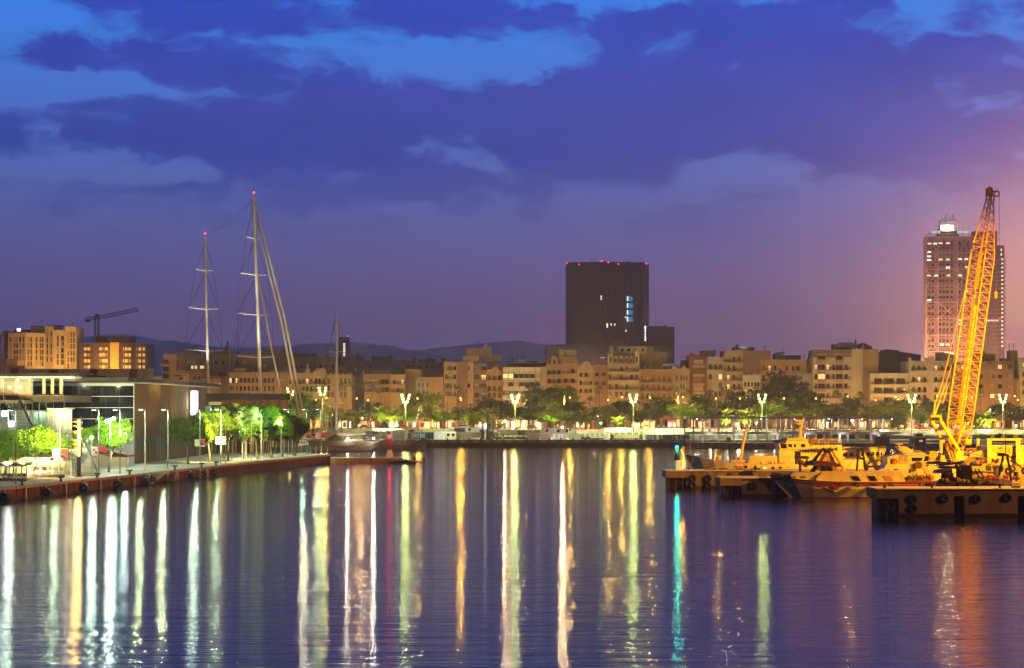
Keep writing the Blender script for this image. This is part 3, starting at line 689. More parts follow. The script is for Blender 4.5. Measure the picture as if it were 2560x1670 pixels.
def chairs(px0, px1, d, nx, ny, m, lab, grp):
    c0 = None
    for j in range(ny):
        for i in range(nx):
            px = px0 + (px1 - px0) * (i + .5) / nx; dd = d + j * 1.3; loc = (X(px, dd) + R.uniform(-.2, .2), dd + R.uniform(-.3, .3), QZ + .004)
            if c0 is None: c0 = make_chair(m, grp); c0['label'] = lab; c0['group'] = grp; c0.location = loc; c0.rotation_euler.z = R.uniform(-3, 3)
            else: copy_tree(c0, loc, R.uniform(-3, 3))
chairs(76, 158, 254.6, 11, 3, M_cst, 'silver cafe chair packed under the pergola beside the lift shaft', 'silver chairs under the pergola')
chairs(2, 66, 242.6, 7, 3, M_cbl, 'dark blue cafe chair under the pergola at the left edge', 'dark chairs under the left pergola')
t = thing('bench', 'dark red wooden counter bench standing under the canvas', 'bench', (X(98, 257.5), 257.5, QZ))
cube('top', mat('dark_red_wood', (.18, .05, .06), .6, .3), X(86, 257.5), 257.2, QZ + 1.0, X(111, 257.5), 258, QZ + 1.4, t)
for px in (88, 109): cube('leg', M_wood, X(px, 257.5) - .08, 257.3, QZ, X(px, 257.5) + .08, 257.9, QZ + 1.0, t)
# ------------------------------------------------------------------ trees
M_bark = mat('bark', (.13, .095, .065), .9, .15, scale=3, streak=True, var=.4)
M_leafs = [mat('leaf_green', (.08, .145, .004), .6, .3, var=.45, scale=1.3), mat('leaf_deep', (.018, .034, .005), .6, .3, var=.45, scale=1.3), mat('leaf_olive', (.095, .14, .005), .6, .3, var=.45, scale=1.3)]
for m in M_leafs:
    leafy(m)
def crown_mesh(name, m, rx, rz, nclump, nleaf, ls, seed, flat=.55):
    r = random.Random(seed); v = []; f = []
    lobes = []
    for _ in range(9):
        a = r.uniform(0, 2 * PI); q = r.uniform(.25, .75); lobes.append((q * rx * math.cos(a), q * rx * math.sin(a), r.uniform(-.45, .75) * rz, r.uniform(.38, .62)))
    lobes.append((0, 0, rz * .45, .6))
    for _ in range(nclump):
        lx, ly, lz, s = r.choice(lobes)
        u = Vector((r.gauss(0, 1), r.gauss(0, 1), r.gauss(0, 1) + .25)).normalized() * (r.random() ** .33)
        c = Vector((lx + u.x * rx * s, ly + u.y * rx * s, lz + u.z * rz * s * 1.05))
        cs = ls * r.uniform(1.6, 3.0)
        for _ in range(nleaf):
            p = c + Vector((r.gauss(0, cs), r.gauss(0, cs), r.gauss(0, cs * flat)))
            nrm = Vector((r.gauss(0, 1), r.gauss(0, 1), r.gauss(.3, 1))).normalized()
            a = nrm.orthogonal().normalized(); a = Matrix.Rotation(r.uniform(0, 6.28), 3, nrm) @ a; b = nrm.cross(a)
            l = ls * r.uniform(.7, 1.5); w = l * r.uniform(.35, .6); o = len(v)
            v += [tuple(p - a * l), tuple(p + b * w), tuple(p + a * l), tuple(p - b * w)]; f.append((o, o + 1, o + 2, o + 3))
    me = bpy.data.meshes.new(name); me.from_pydata(v, [], f); me.materials.append(m); me.update(); return me
def trunk_mesh(name, h, r0, seed, sp):
    r = random.Random(seed); mb = MB(M_bark); lean = (r.uniform(-.5, .5), r.uniform(-.5, .5))
    mb.tube([(0, 0, 0), (lean[0] * .3, lean[1] * .3, h * .5), (lean[0], lean[1], h)], r0, 8, r0 * .65)
    for k in range(5):
        a = k * 1.26 + r.uniform(-.3, .3); q = sp * r.uniform(.45, .8)
        mb.tube([(lean[0], lean[1], h - .15), (lean[0] + math.cos(a) * q * .5, lean[1] + math.sin(a) * q * .5, h + q * .45), (lean[0] + math.cos(a) * q, lean[1] + math.sin(a) * q, h + q * 1.0)], r0 * .5, 5, r0 * .15)
    return mb.mesh(name, True)
# the quay's trees: (photo column, base row, crown top row, half width px, leaf kind, label)
NT_ = [(14, 1186, 1082, 42, 0, 'bright green tree cut off by the left picture edge'),
       (105, 1184, 1068, 72, 0, 'broad lit tree over the cafe pergolas'),
       (272, 1180, 1046, 56, 0, 'round bright green tree between stair and stone wing'),
       (470, 1160, 1046, 46, 2, 'olive toned tree leftmost in front of the stone wing'),
       (525, 1157, 1030, 52, 2, 'leafy tree with its right side brightly lit, beside the lit sign'),
       (570, 1153, 1013, 50, 1, 'tallest dark quay tree in front of the timber pavilion'),
       (612, 1149, 1022, 38, 0, 'tree with its crown burnt white by a lamp'),
       (642, 1147, 1024, 38, 1, 'blue green tree right of the glaring crown'),
       (678, 1145, 1018, 42, 0, 'wide lit tree before the pavilion corner'),
       (706, 1142, 1030, 32, 1, 'dark tree next to the end of the quay row'),
       (738, 1140, 1044, 30, 0, 'last tree of the quay row, near the furled sails')]
QT = []
tm = {}
for i, (px, py, yt, hw, kd_, lab) in enumerate(NT_):
    d = F * 10 / (py - HY); x = X(px, d); rx = hw * 1.2 / F * d; ztop = Z(yt, d)
    ht = ztop - QZ; hb = ht * .42; rz = (ztop - QZ - hb * .8) / 2
    t = thing('quay_tree', lab, 'tree', (x, d, QZ), 0, 'leafy trees on the left quay')
    link('trunk', trunk_mesh('quay_trunk', hb, .22, i, rx * .6), t, (0, 0, 0))
    link('crown', crown_mesh('quay_crown', M_leafs[kd_], rx, rz, 290, 72, .135, 40 + i), t, (R.uniform(-.2, .2), 0, QZ * 0 + ht - rz))
    QT.append((x, d, ztop, rx))
# flood lamps that light the quay trees
M_fl = glow('flood_lens', (.95, 1, .9), 25)
def flood(px, py, d, watt, col, lab, n=2, off=-.5, vis=.22):
    t = thing('flood_lamp', lab, 'flood lamp', tuple(W(px, py, d)), 0, 'white flood lamps among the quay trees')
    for k in range(n):
        c = W(px + (k - (n - 1) / 2) * 9, py - 4 * k, d)
        MB(M_fl).lathe([(.02, 0), (vis, 0), (vis, .03), (.02, .04)], 12, (0, 0, 0)).obj('lens', t, c - t.location).rotation_euler = (PI / 2, 0, 0)
        MB(M_dark).lathe([(vis * 1.1, 0), (vis * .8, .35)], 10).obj('housing', t, c - t.location + Vector((0, .05, 0))).rotation_euler = (-PI / 2, 0, 0)
    c = W(px, py, d + .5); MB(M_pole).tube([(c.x, c.y, QZ), tuple(c)], .06, 6).obj('mast', t)
    lamp(tuple(W(px, py, d + off)), watt * .35, col, .35, parent=t)
    return t
flood(275, 1054, 268, 4200, (.9, 1, .95), 'pair of white flood lamps over the round green tree', 3, -.6)
flood(229, 1094, 262, 900, (.95, 1, .9), 'single glaring lamp low in the round green tree', 1, -.6, .25)
flood(312, 1080, 305, 4200, (.75, .95, 1), 'cold white lamp against the grey panel wall', 1, -.8)
flood(606, 1044, 342, 9000, (1, 1, .6), 'lamp that burns out the tree crown by the pavilion', 1, -1.2, .25)
flood(732, 1043, 372, 900, (.95, 1, .9), 'upper white lamp among the last quay trees', 1, -.6)
flood(732, 1080, 372, 900, (.95, 1, .9), 'lower white lamp among the last quay trees', 1, -.6)
for px, py, d, w, c in [(560, 1072, 312, 15000, (1, .95, .35)), (28, 1105, 238, 14000, (.75, 1, .5)), (140, 1085, 259, 15000, (1, .95, .35)), (312, 1085, 266, 15000, (.75, 1, .5)), (650, 1040, 338, 14000, (.35, 1, .6)), (700, 1055, 350, 26000, (.95, 1, .4)), (625, 1050, 326, 22000, (1, 1, .4)), (745, 1070, 366, 18000, (.8, 1, .4)), (85, 1110, 240, 7000, (1, .85, .3))]:
    t = thing('flood_lamp', f'small dark flood lamp on a thin mast before the quay trees, {ORD[sorted([28, 85, 140, 312, 560, 625, 650, 700, 745]).index(px)]} from the left', 'flood lamp', tuple(W(px, py, d)), 0, 'small flood lamps before the quay trees')
    lamp(tuple(W(px, py, d)), w * 4.5, c, .25, spot=78, aim=(X(px - 26, d + 9), d + 9, Z(py - (30 if d < 300 else 2), d + 9)), parent=t)
    c_ = W(px, py, d); MB(M_dark).lathe([(.14, 0), (.2, .25), (.02, .3)], 8).obj('housing', t, (0, 0, .2)); MB(M_pole).tube([(c_.x + .2, c_.y + .2, QZ), (c_.x + .2, c_.y + .2, c_.z + .3)], .05, 5).obj('mast', t)

# far promenade: shared meshes
PZ = 4.5
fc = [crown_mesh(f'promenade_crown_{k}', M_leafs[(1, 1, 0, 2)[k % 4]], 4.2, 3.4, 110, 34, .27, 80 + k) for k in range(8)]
ft = [trunk_mesh(f'promenade_trunk_{k}', 4.6, .28, 30 + k, 2.2) for k in range(3)]
# (column, crown top row, half width px, kind: d dark, g green, depth)
FT = [(745, 985, 34, 'g', 575), (700, 1000, 30, 'g', 590), (772, 1005, 34, 'd', 588), (805, 1015, 30, 'g', 600), (830, 1022, 28, 'd', 592), (868, 1028, 26, 'd', 600), (925, 1010, 34, 'd', 606),
      (1040, 995, 36, 'd', 606), (1065, 985, 40, 'd', 612), (1025, 1028, 30, 'g', 590), (1090, 1018, 34, 'd', 600), (1112, 1030, 30, 'g', 590), (1150, 1022, 34, 'd', 596), (1180, 1010, 30, 'd', 604), (1178, 1036, 24, 'g', 588),
      (1228, 1000, 38, 'd', 600), (1262, 1006, 40, 'd', 598), (1300, 1020, 40, 'd', 594), (1345, 970, 44, 'd', 612), (1395, 962, 46, 'd', 612), (1330, 1012, 44, 'd', 598), (1378, 1030, 46, 'g', 585), (1418, 1008, 44, 'd', 602),
      (1440, 1010, 34, 'd', 598), (1478, 1018, 36, 'd', 602), (1520, 1012, 40, 'd', 602), (1560, 1008, 42, 'd', 600), (1602, 1020, 38, 'd', 594), (1640, 1012, 38, 'd', 596), (1662, 1002, 42, 'd', 598), (1706, 1010, 40, 'g', 588),
      (1742, 1000, 34, 'd', 600), (1765, 992, 40, 'd', 604), (1800, 1000, 34, 'd', 604), (1836, 985, 34, 'd', 606), (1850, 1010, 34, 'd', 598), (1905, 972, 46, 'd', 606), (1950, 940, 50, 'd', 612), (1990, 962, 48, 'd', 610),
      (2025, 985, 44, 'd', 604), (1965, 1000, 44, 'd', 598), (1925, 1008, 42, 'g', 592), (2060, 1010, 36, 'd', 600), (2100, 1012, 38, 'd', 600), (2135, 1000, 34, 'd', 606), (2192, 1002, 34, 'd', 604), (2235, 1008, 40, 'd', 598), (2262, 1000, 34, 'd', 604),
      (2245, 1040, 24, 'g', 588), (2300, 1026, 36, 'g', 590), (2355, 1032, 34, 'g', 590), (2330, 1004, 32, 'd', 606), (2380, 1004, 30, 'd', 604), (2415, 1018, 30, 'd', 598), (2510, 1012, 36, 'd', 596), (2548, 1020, 30, 'd', 598), (2590, 1010, 40, 'd', 598), (1876, 1022, 30, 'g', 588), (2010, 1026, 34, 'g', 590)]
FT.sort()
cnt = {'d': 0, 'g': 0}; NEAR = lambda px: ('behind the furled sails' if px < 830 else 'left of the red beacon' if px < 960 else 'between red beacon and site cabins' if px < 1110 else 'behind the blue tank' if px < 1300 else 'below the dark tower' if px < 1520 else
      'before the ornate facades' if px < 1720 else 'above the walkway\'s left half' if px < 1960 else 'above the walkway\'s right half' if px < 2200 else 'near the lattice crane')
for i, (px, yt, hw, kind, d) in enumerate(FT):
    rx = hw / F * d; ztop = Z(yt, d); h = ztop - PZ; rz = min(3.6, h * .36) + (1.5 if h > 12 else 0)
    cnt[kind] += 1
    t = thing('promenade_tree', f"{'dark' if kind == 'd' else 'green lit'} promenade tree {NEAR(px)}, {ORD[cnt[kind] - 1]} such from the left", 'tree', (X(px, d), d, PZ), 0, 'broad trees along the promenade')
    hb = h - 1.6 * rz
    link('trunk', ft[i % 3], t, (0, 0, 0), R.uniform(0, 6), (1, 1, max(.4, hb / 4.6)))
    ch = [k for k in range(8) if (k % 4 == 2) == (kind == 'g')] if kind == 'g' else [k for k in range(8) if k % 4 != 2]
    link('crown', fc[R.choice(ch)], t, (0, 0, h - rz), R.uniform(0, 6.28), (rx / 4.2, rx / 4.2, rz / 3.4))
# date palms with separate fronds
M_frond = mat('palm_frond', (.12, .15, .012), .5, .4, var=.3, scale=1)
leafy(M_frond, .5)
M_ptr = mat('palm_trunk', (.14, .10, .06), .9, .15, scale=4, var=.4)
def frond_mesh(name, L, droop, seed):
    r = random.Random(seed); mb = MB(M_frond); P = []
    for k in range(11):
        t = k / 10; P.append(Vector((L * t * (1 - .12 * t * droop), 0, L * (.55 * t - droop * t * t * .75))))
    mb.tube(P, .05, 4, .015)
    for k in range(1, 22):
        t = k / 22; p = P[int(t * 10)].lerp(P[min(10, int(t * 10) + 1)], t * 10 % 1); tg = (P[min(10, int(t * 10) + 1)] - P[int(t * 10)]).normalized()
        ll = L * .24 * math.sin(PI * (.12 + .8 * t)) ** .6
        for s in (-1, 1):
            q = p + (Vector((0, s, 0)) * .8 + tg * .55 + Vector((0, 0, -.28 + r.uniform(-.1, .1)))).normalized() * ll
            mb.poly([tuple(p - tg * .13), tuple(p + tg * .14), tuple(q)])
    return mb.mesh(name)
fr = [frond_mesh(f'date_frond_{k}', 4.0, dr, k) for k, dr in enumerate((.55, .8, 1.1))]
def date_palm(px, yc, d, label, size=1, zb=PZ):
    zc = Z(yc, d); t = thing('date_palm', label, 'palm tree', (X(px, d), d, zb), 0, 'date palms on the promenade')
    h = zc - zb; pr = []
    n_ = 10
    for k in range(n_ + 1): pr.append(((.42 if k == 0 else .33 + .05 * (k % 2)) * (1 if k < n_ - 1 else 1.5), h * k / n_))
    MB(M_ptr).lathe(pr, 9).obj('trunk', t, (0, 0, 0), True)
    for k in range(38):
        tilt = (-1.0 + 1.35 * (k / 38)); a = k * 2.4 + R.uniform(-.2, .2)
        o = link('frond', fr[0 if k > 26 else 1 if k > 12 else 2], t, (0, 0, h), 0, (size,) * 3); o.rotation_euler = (0, tilt * -.75 - (.35 if k > 26 else 0), a)
    return t
DP = [(888, 1042, 592, 'dark date palm left of the two floodlit palms', .95), (951, 1032, 575, 'floodlit date palm, taller of the pair left of the first globe lamp', .95), (983, 1040, 572, 'floodlit date palm, lower of the pair beside the globe lamp', .95),
      (1184, 1044, 588, 'dark date palm behind the white site cabin', .9), (1218, 1038, 580, 'green tinged date palm above the blue tank', 1), (1250, 1060, 583, 'small yellow lit palm between the pile rig posts', .5),
      (1427, 1044, 588, 'dark slim date palm left of the bright palm', .9), (1464, 1042, 586, 'dusky date palm beside the walkway wall', 1), (1546, 1056, 578, 'bright yellow green palm standing on the lit wall', .9),
      (1740, 1028, 590, 'tall shaded date palm at the left end of the walkway', 1.05), (1815, 1040, 580, 'green date palm behind the walkway, left one', 1), (1866, 1040, 578, 'bright green date palm behind the walkway', 1),
      (2168, 1034, 586, 'shaded date palm left of the lit palm by the walkway end', .95), (2210, 1036, 576, 'floodlit date palm at the right end of the walkway', 1), (2440, 1044, 586, 'shaded date palm right of the crane boom', 1), (2466, 1046, 574, 'glowing yellow palm right of the crane boom', 1)]
for px, yc, d, lab, s in DP: date_palm(px, yc, d, lab, s)
# fan palms: tall thin trunk, small round crown
def fan_crown(name, seed):
    r = random.Random(seed); mb = MB(mat('fan_leaf', (.05, .075, .02), .55, .3, var=.3, scale=1))
    for k in range(26):
        a = r.uniform(0, 6.28); e = r.uniform(-.7, 1.3); p = Vector((math.cos(a) * math.cos(e), math.sin(a) * math.cos(e), math.sin(e))); q = p * r.uniform(.6, .9); s = p.cross(Vector((0, 0, 1))).normalized(); u = p.cross(s)
        mb.tube([(0, 0, 0), tuple(q)], .03, 3)
        pts = [q + (p * math.cos(b) + s * math.sin(b)) * .75 * r.uniform(.75, 1.1) - Vector((0, 0, .2 * abs(math.sin(b)))) for b in (-1.5, -1.1, -.7, -.35, 0, .35, .7, 1.1, 1.5)]
        for i in range(len(pts) - 1): mb.poly([tuple(q), tuple(pts[i]), tuple((pts[i] + pts[i + 1]) / 2 * .96 + q * .04)])
    return mb.mesh(name)
fcr = [fan_crown(f'fan_crown_{k}', k) for k in range(3)]
ftk = MB(M_ptr).lathe([(.32, 0), (.2, .1), (.15, .5), (.13, 1)], 8).mesh('fan_trunk', True)
FP = [(853, 967, 600), (878, 964, 604), (928, 972, 600), (951, 976, 598), (1118, 976, 600), (1145, 976, 602), (1205, 972, 600), (1475, 1002, 600), (1498, 976, 598), (1690, 972, 590), (1718, 985, 594), (1777, 985, 606), (1803, 980, 606), (2092, 985, 606), (2150, 990, 606), (2385, 968, 606), (2452, 984, 596)]
for i, (px, yc, d) in enumerate(FP):
    h = Z(yc, d) - PZ; t = thing('fan_palm', f'slender tall fan palm with small dark crown, {ORD[i]} from the left', 'palm tree', (X(px, d), d, PZ), 0, 'fan palms on the promenade')
    link('trunk', ftk, t, (0, 0, 0), 0, (1, 1, h)); link('crown', fcr[i % 3], t, (0, 0, h), i * 1.7, (1.25,) * 3)
# ------------------------------------------------------------------ town fronts behind the promenade
BZ = 4.5
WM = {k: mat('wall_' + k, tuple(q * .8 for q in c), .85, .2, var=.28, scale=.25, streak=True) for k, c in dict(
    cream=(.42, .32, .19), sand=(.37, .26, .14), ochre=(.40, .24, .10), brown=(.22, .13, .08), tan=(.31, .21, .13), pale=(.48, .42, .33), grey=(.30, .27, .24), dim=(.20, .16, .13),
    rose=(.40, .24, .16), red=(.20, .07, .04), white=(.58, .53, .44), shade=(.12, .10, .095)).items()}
M_frame = mat('window_frame', (.11, .075, .045), .6, .3, var=.15)
M_shut = mat('shutter_brown', (.065, .042, .028), .7, .3, var=.25, scale=3)
M_shut2 = mat('blind_sand', (.36, .29, .19), .7, .3, var=.2, scale=3)
M_lit = glow('window_lit', (1, .72, .33), 1.1)
M_lit2 = glow('window_lit_white', (1, .93, .7), 1.6)
M_rail = mat('balcony_iron', (.035, .03, .03), .6, .3)
def win_mesh(name, mg, bars=1):
    mb = MB(M_frame).box(-.5, -.08, -.5, -.43, .02, .5).box(.43, -.08, -.5, .5, .02, .5).box(-.43, -.08, .45, .43, .02, .5).box(-.43, -.08, -.5, .43, .02, -.46)
    for k in range(bars): x = -.43 + .86 * (k + 1) / (bars + 1); mb.box(x - .02, -.06, -.46, x + .02, .02, .45)
    mb.use(mg).add([(-.43, 0, -.46), (.43, 0, -.46), (.43, 0, .45), (-.43, 0, .45)], [(0, 1, 2, 3)])
    return mb.mesh(name)
WN = dict(d=win_mesh('window_dark', M_glass), s=win_mesh('window_shut', M_shut, 3), b=win_mesh('window_blind', M_shut2, 0), l=win_mesh('window_lit', M_lit), w=win_mesh('window_lit_white', M_lit2))
def arch_win(name, mg):
    mb = MB(M_frame); arc = [(.5 * math.cos(a), .25 + .25 * math.sin(a)) for a in [PI * k / 8 for k in range(9)]]
    mb.use(mg).poly([(-.44, 0, -.46), (.44, 0, -.46)] + [(x * .88, 0, z * .95) for x, z in arc]); mb.use(M_frame)
    mb.box(-.02, -.06, -.46, .02, .01, .44).box(-.5, -.08, -.5, -.44, .02, .25).box(.44, -.08, -.5, .5, .02, .25)
    return mb.mesh(name)
WA = dict(d=arch_win('arched_window_dark', M_glass), s=arch_win('arched_window_shut', M_shut))
def balcony_mesh(nm, nbar):
    sl = MB(mat('balcony_stone', (.26, .20, .13), .8, .2, var=.2)).box(-.5, -1.0, -.14, .5, 0, 0).mesh('balcony_slab_' + nm)
    mb = MB(M_rail)
    for k in range(nbar + 1): x = -.5 + k / nbar; mb.box(x - .24 / nbar, -.98, 0, x + .24 / nbar, -.94, 1.0)
    mb.box(-.5, -.99, .97, .5, -.93, 1.03).box(-.5, -.99, .1, .5, -.93, .14)
    return sl, mb.mesh('balcony_railing_' + nm)
BAL = {'each': balcony_mesh('short', 9), 'full': balcony_mesh('long', 40)}
def front_mesh(w, h, ops, m, dep=.3):
    """front wall w wide from z 0 to h with real openings ops (x0,x1,z0,z1)"""
    xs = sorted({0, w, *[round(o[0], 3) for o in ops], *[round(o[1], 3) for o in ops]}); zs = sorted({0, h, *[round(o[2], 3) for o in ops], *[round(o[3], 3) for o in ops]})
    mb = MB(m)
    for i in range(len(xs) - 1):
        for j in range(len(zs) - 1):
            cx, cz = (xs[i] + xs[i + 1]) / 2, (zs[j] + zs[j + 1]) / 2
            if any(o[0] < cx < o[1] and o[2] < cz < o[3] for o in ops): continue
            mb.add([(xs[i], 0, zs[j]), (xs[i + 1], 0, zs[j]), (xs[i + 1], 0, zs[j + 1]), (xs[i], 0, zs[j + 1])], [(0, 1, 2, 3)])
    for a, b, c, e in ops:
        mb.add([(a, 0, c), (b, 0, c), (b, 0, e), (a, 0, e), (a, dep, c), (b, dep, c), (b, dep, e), (a, dep, e)], [(0, 1, 5, 4), (1, 2, 6, 5), (2, 3, 7, 6), (3, 0, 4, 7)])
    return mb
def building(label, px0, px1, yt, d, wall, cols=(), rows=(), win=(8, 13), kinds='dddsb', balc=None, bw=None, side=None, depth=14, cornice=True, arch=False, zb=BZ, parapet=0, cat='building', name='town_house', ground=True, lit=.04, balrows=None, sills=True, group='town houses along the promenade'):
    x0, x1, h = X(px0, d), X(px1, d), Z(yt, d) - zb; w = x1 - x0; u = d / F
    t = thing(name, label, cat, ((x0 + x1) / 2, d, zb), 0, group); m = WM[wall] if isinstance(wall, str) else wall
    O = Vector((x0 - (x0 + x1) / 2, 0, 0)); ops = []
    for y in rows:
        for c in cols:
            q = (c[0], c[1]) if isinstance(c, tuple) else (c, win[0])
            cx = X(q[0], d) - x0; cz = Z(y, d) - zb; a = (cx - q[1] * u / 2, cx + q[1] * u / 2, cz - win[1] * u / 2, cz + win[1] * u / 2)
            if a[0] > .05 and a[1] < w - .05 and a[3] < h - .1: ops.append(a)
    gops = []
    if ground:          # shop openings at street level
        k = max(2, int(w / 3.4)); p = w / k
        gops = [(i * p + .45, (i + 1) * p - .45, .15, 3.1) for i in range(k)]
        gops = [g for g in gops if not ops or g[3] < min(o[2] for o in ops) - .2]
    front_mesh(w, h, ops + gops, m).obj('front_wall', t, O)
    MB(WM[side] if side else m).box(0, .31, 0, w, depth, h - .05).obj('body', t, O)
    MB(M_roof).box(.02, .02, h - .3, w - .02, depth - .05, h - .02).obj('roof', t, O)
    for a, b, c, e in ops:
        r = R.random(); kk = 'l' if r < max(lit, .035) else R.choice(kinds)
        me = (WA if arch else WN).get(kk) or WN[kk]
        link('window', me, t, O + Vector(((a + b) / 2, .2, (c + e) / 2)), 0, (b - a, 1, e - c))
        if sills and not balc: cube('sill', m, x0 + a - .12, d - .14, zb + c - .14, x0 + b + .12, d - .002, zb + c - .01, t)
        if balc is None and e + .3 < h: cube('lintel', m, x0 + a - .1, d - .1, zb + e + .03, x0 + b + .1, d - .002, zb + e + .2, t)
    for i, (a, b, c, e) in enumerate(gops):
        link('shop_window', WN[R.choice('ddlsslb')], t, O + Vector(((a + b) / 2, .2, (c + e) / 2)), 0, (b - a, 1, e - c))
    if balc:
        for y in (balrows or rows):
            zc = Z(y, d) - zb - win[1] * u / 2 - .02
            spans = [(x0 + .2, x1 - .2)] if balc == 'full' else [(x0 + a - .35, x0 + b + .35) for a, b, c, e in ops if abs((c + e) / 2 - (Z(y, d) - zb)) < .3]
            if isinstance(balc, list): spans = [(X(p, d), X(q, d)) for p, q in balc]
            for p, q in spans:
                sl, rl = BAL['full' if q - p > 4.5 else 'each']
                o = link('balcony', sl, t, Vector(((p + q) / 2 - t.location.x, -.003, zc)), 0, (q - p, 1, 1))
                link('railing', rl, o, (0, 0, 0))
    if cornice:
        cube('cornice', m, x0 - .15, d - .55, zb + h - 1.3, x1 + .15, d - .003, zb + h - 1.0, t)
        cube('band', m, x0 - .05, d - .2, zb + h - 2.0, x1 + .05, d - .003, zb + h - 1.85, t)
    if ground: cube('shop_band', m, x0, d - .35, zb + 3.3, x1, d - .003, zb + 3.6, t)
    if parapet:
        k = max(3, int(w / 2.2))
        for i in range(k + 1):
            x = x0 + .2 + (w - .4) * i / k; cube('parapet_post', m, x - .2, d, zb + h, x + .2, d + .4, zb + h + parapet, t)
        cube('parapet_rail', m, x0, d + .05, zb + h + parapet * .45, x1, d + .3, zb + h + parapet * .62, t)
    return t
D0 = 642
def ln(a, b, k): return [a + (b - a) * (i + .5) / k for i in range(k)]
def roofbox(t, nm, px0, px1, y0, y1, d, m, dep=5):
    return cube(nm, m, X(px0, d), d, Z(y1, d), X(px1, d), d + dep, Z(y0, d), t)
def finial(t, px, y0, y1, d, m, nm='finial'):
    h = Z(y0, d) - Z(y1, d); MB(m).lathe([(.28, 0), (.28, h * .15), (.14, h * .25), (.2, h * .45), (.3, h * .65), (.22, h * .85), (.02, h)], 8, (X(px, d), d + .3, Z(y1, d))).obj(nm, t, None, True)
def antenna(t, px, y0, y1, d):
    x = X(px, d); mb = MB(M_dark).tube([(x, d + 3, Z(y1, d)), (x, d + 3, Z(y0, d))], .06, 4)
    for k in range(3): mb.tube([(x - .7 + .15 * k, d + 3, Z(y0, d) - .3 - .4 * k), (x + .7 - .15 * k, d + 3, Z(y0, d) - .3 - .4 * k)], .04, 3)
    mb.obj('antenna', t)

# --- left group
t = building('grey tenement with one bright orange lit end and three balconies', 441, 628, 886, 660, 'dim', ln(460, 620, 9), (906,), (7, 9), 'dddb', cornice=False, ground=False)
cube('lit_end', WM['ochre'], X(408, 659), 659, BZ, X(440.9, 659), 676, Z(886, 659), t)  # orange lamplight on the end wall put into its ochre colour
for y in (910, 928.5, 946):
    cube('balcony', WM['ochre'], X(402, 659), 657.4, Z(y + 3.5, 659), X(424, 659), 658.99, Z(y, 659), t); link('window', WN['d'], t, Vector((X(415, 659), 658.98, Z(y - 6, 659))) - t.location, 0, (2.2, 1, 1.6))
for px in (481, 490, 503, 508): link('window', WN['l'], t, Vector((X(px, 660), 659.98, Z(918, 660))) - t.location, 0, (.95, 1, 1.2))
roofbox(t, 'penthouse', 451, 496, 876, 886, 662, WM['brown']); roofbox(t, 'penthouse', 532, 580, 878, 886, 664, WM['shade'])
MB(WM['shade']).lathe([(1.1, 0), (.9, 1.5), (.55, 2.2), (.3, 3.8), (.05, 4.4)], 8, (X(566, 664), 667, Z(878, 664))).obj('spire', t)
MB(M_steel).tube([W(574, 920, 656), W(574, 877, 656), W(571, 875.5, 656)], .12, 6).obj('vent_pipe', t)
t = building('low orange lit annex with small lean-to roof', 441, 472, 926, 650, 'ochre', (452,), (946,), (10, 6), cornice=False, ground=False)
MB(M_roof).prism([(X(434, 650), Z(941, 650)), (X(455, 650), Z(941, 650)), (X(452, 650), Z(938, 650)), (X(438, 650), Z(938, 650))], 648, 649.99).obj('lean_to', t)
building('plain grey block right of the orange annex', 472.3, 520, 926, 650, 'dim', (486, 498), (945,), (6, 9), 'd', cornice=False, ground=False)
t = building('low house with one glowing window behind the first mast', 520.4, 571, 940, 648, 'sand', (549,), (962,), (4, 8), 'l', cornice=True, lit=1)
cube('awning', mat('awning_rust', (.5, .2, .06), .7, .2), X(505, 648), 646, Z(950.5, 648), X(556, 648), 647.99, Z(948, 648), t); roofbox(t, 'roof_hut', 545, 565, 931, 940, 650, M_roof)
t = building('long cornice house with even shuttered windows between the masts', 571.5, 690, 931, D0, 'sand', [572 + 4.5, 582, 592, 602, 612, 622, 632.5, 642, 652, 662, 673, 683], (951, 971, 989), (6, 12), 'ddsd', [(594, 630), (658, 668)], balrows=(951,))
roofbox(t, 'roof_wall', 584, 614, 921, 931, D0 + 2, WM['sand']); roofbox(t, 'roof_tent', 600, 640, 921, 925, D0 + 4, M_roof)
t = thing('stepped_block', 'stepped blank block with tall dark stair tower behind the second mast', 'building', (X(660, 662), 662, BZ), 0, 'blocks behind the front row')
for a, b, y, m in ((605, 613, 909, 'tan'), (613, 619, 893, 'tan'), (619.2, 637, 881, 'tan'), (637.2, 664, 880, 'dim'), (664.2, 698, 871, 'dim'), (698.2, 706, 879, 'dim'), (706.2, 720, 888, 'dim')): cube('block', WM[m], X(a, 662), 662 + (b - a) * .02, BZ, X(b, 662), 676, Z(y, 662), t)
cube('chimney', WM['brown'], X(718.5, 668), 668, Z(890, 668), X(721, 668), 669, Z(852, 668), t)
link('window', WN['d'], t, Vector((X(661, 661.9), 661.95, Z(914, 661.9))) - t.location, 0, (.9, 1, 1.3))
building('plain fronted pale house left of the furled sails', 690.5, 720, 931, D0, 'tan', (704,), (950, 972), (11, 6), 'b')
t = building('stepped gable house with a statue-like chimney', 720.5, 782, 933, D0, 'sand', (730, 747, 759, 768, 778), (953, 972), (6, 13), 'dsd', 'full', balrows=(953, 972), lit=.12)
roofbox(t, 'gable_block', 763, 775, 922, 933, D0 + .5, WM['sand'], 2); roofbox(t, 'chimney', 768, 770, 910, 922, D0 + 1, WM['pale'], .5)
t = building('narrow gabled house with three tall windows left of the single mast', 782.5, 816, 928, D0, 'cream', (790, 799, 809), (953, 972), (6, 15), 'ds', 'full')
roofbox(t, 'gable_block', 789, 813, 921, 928, D0 + .5, WM['cream'], 1.5)
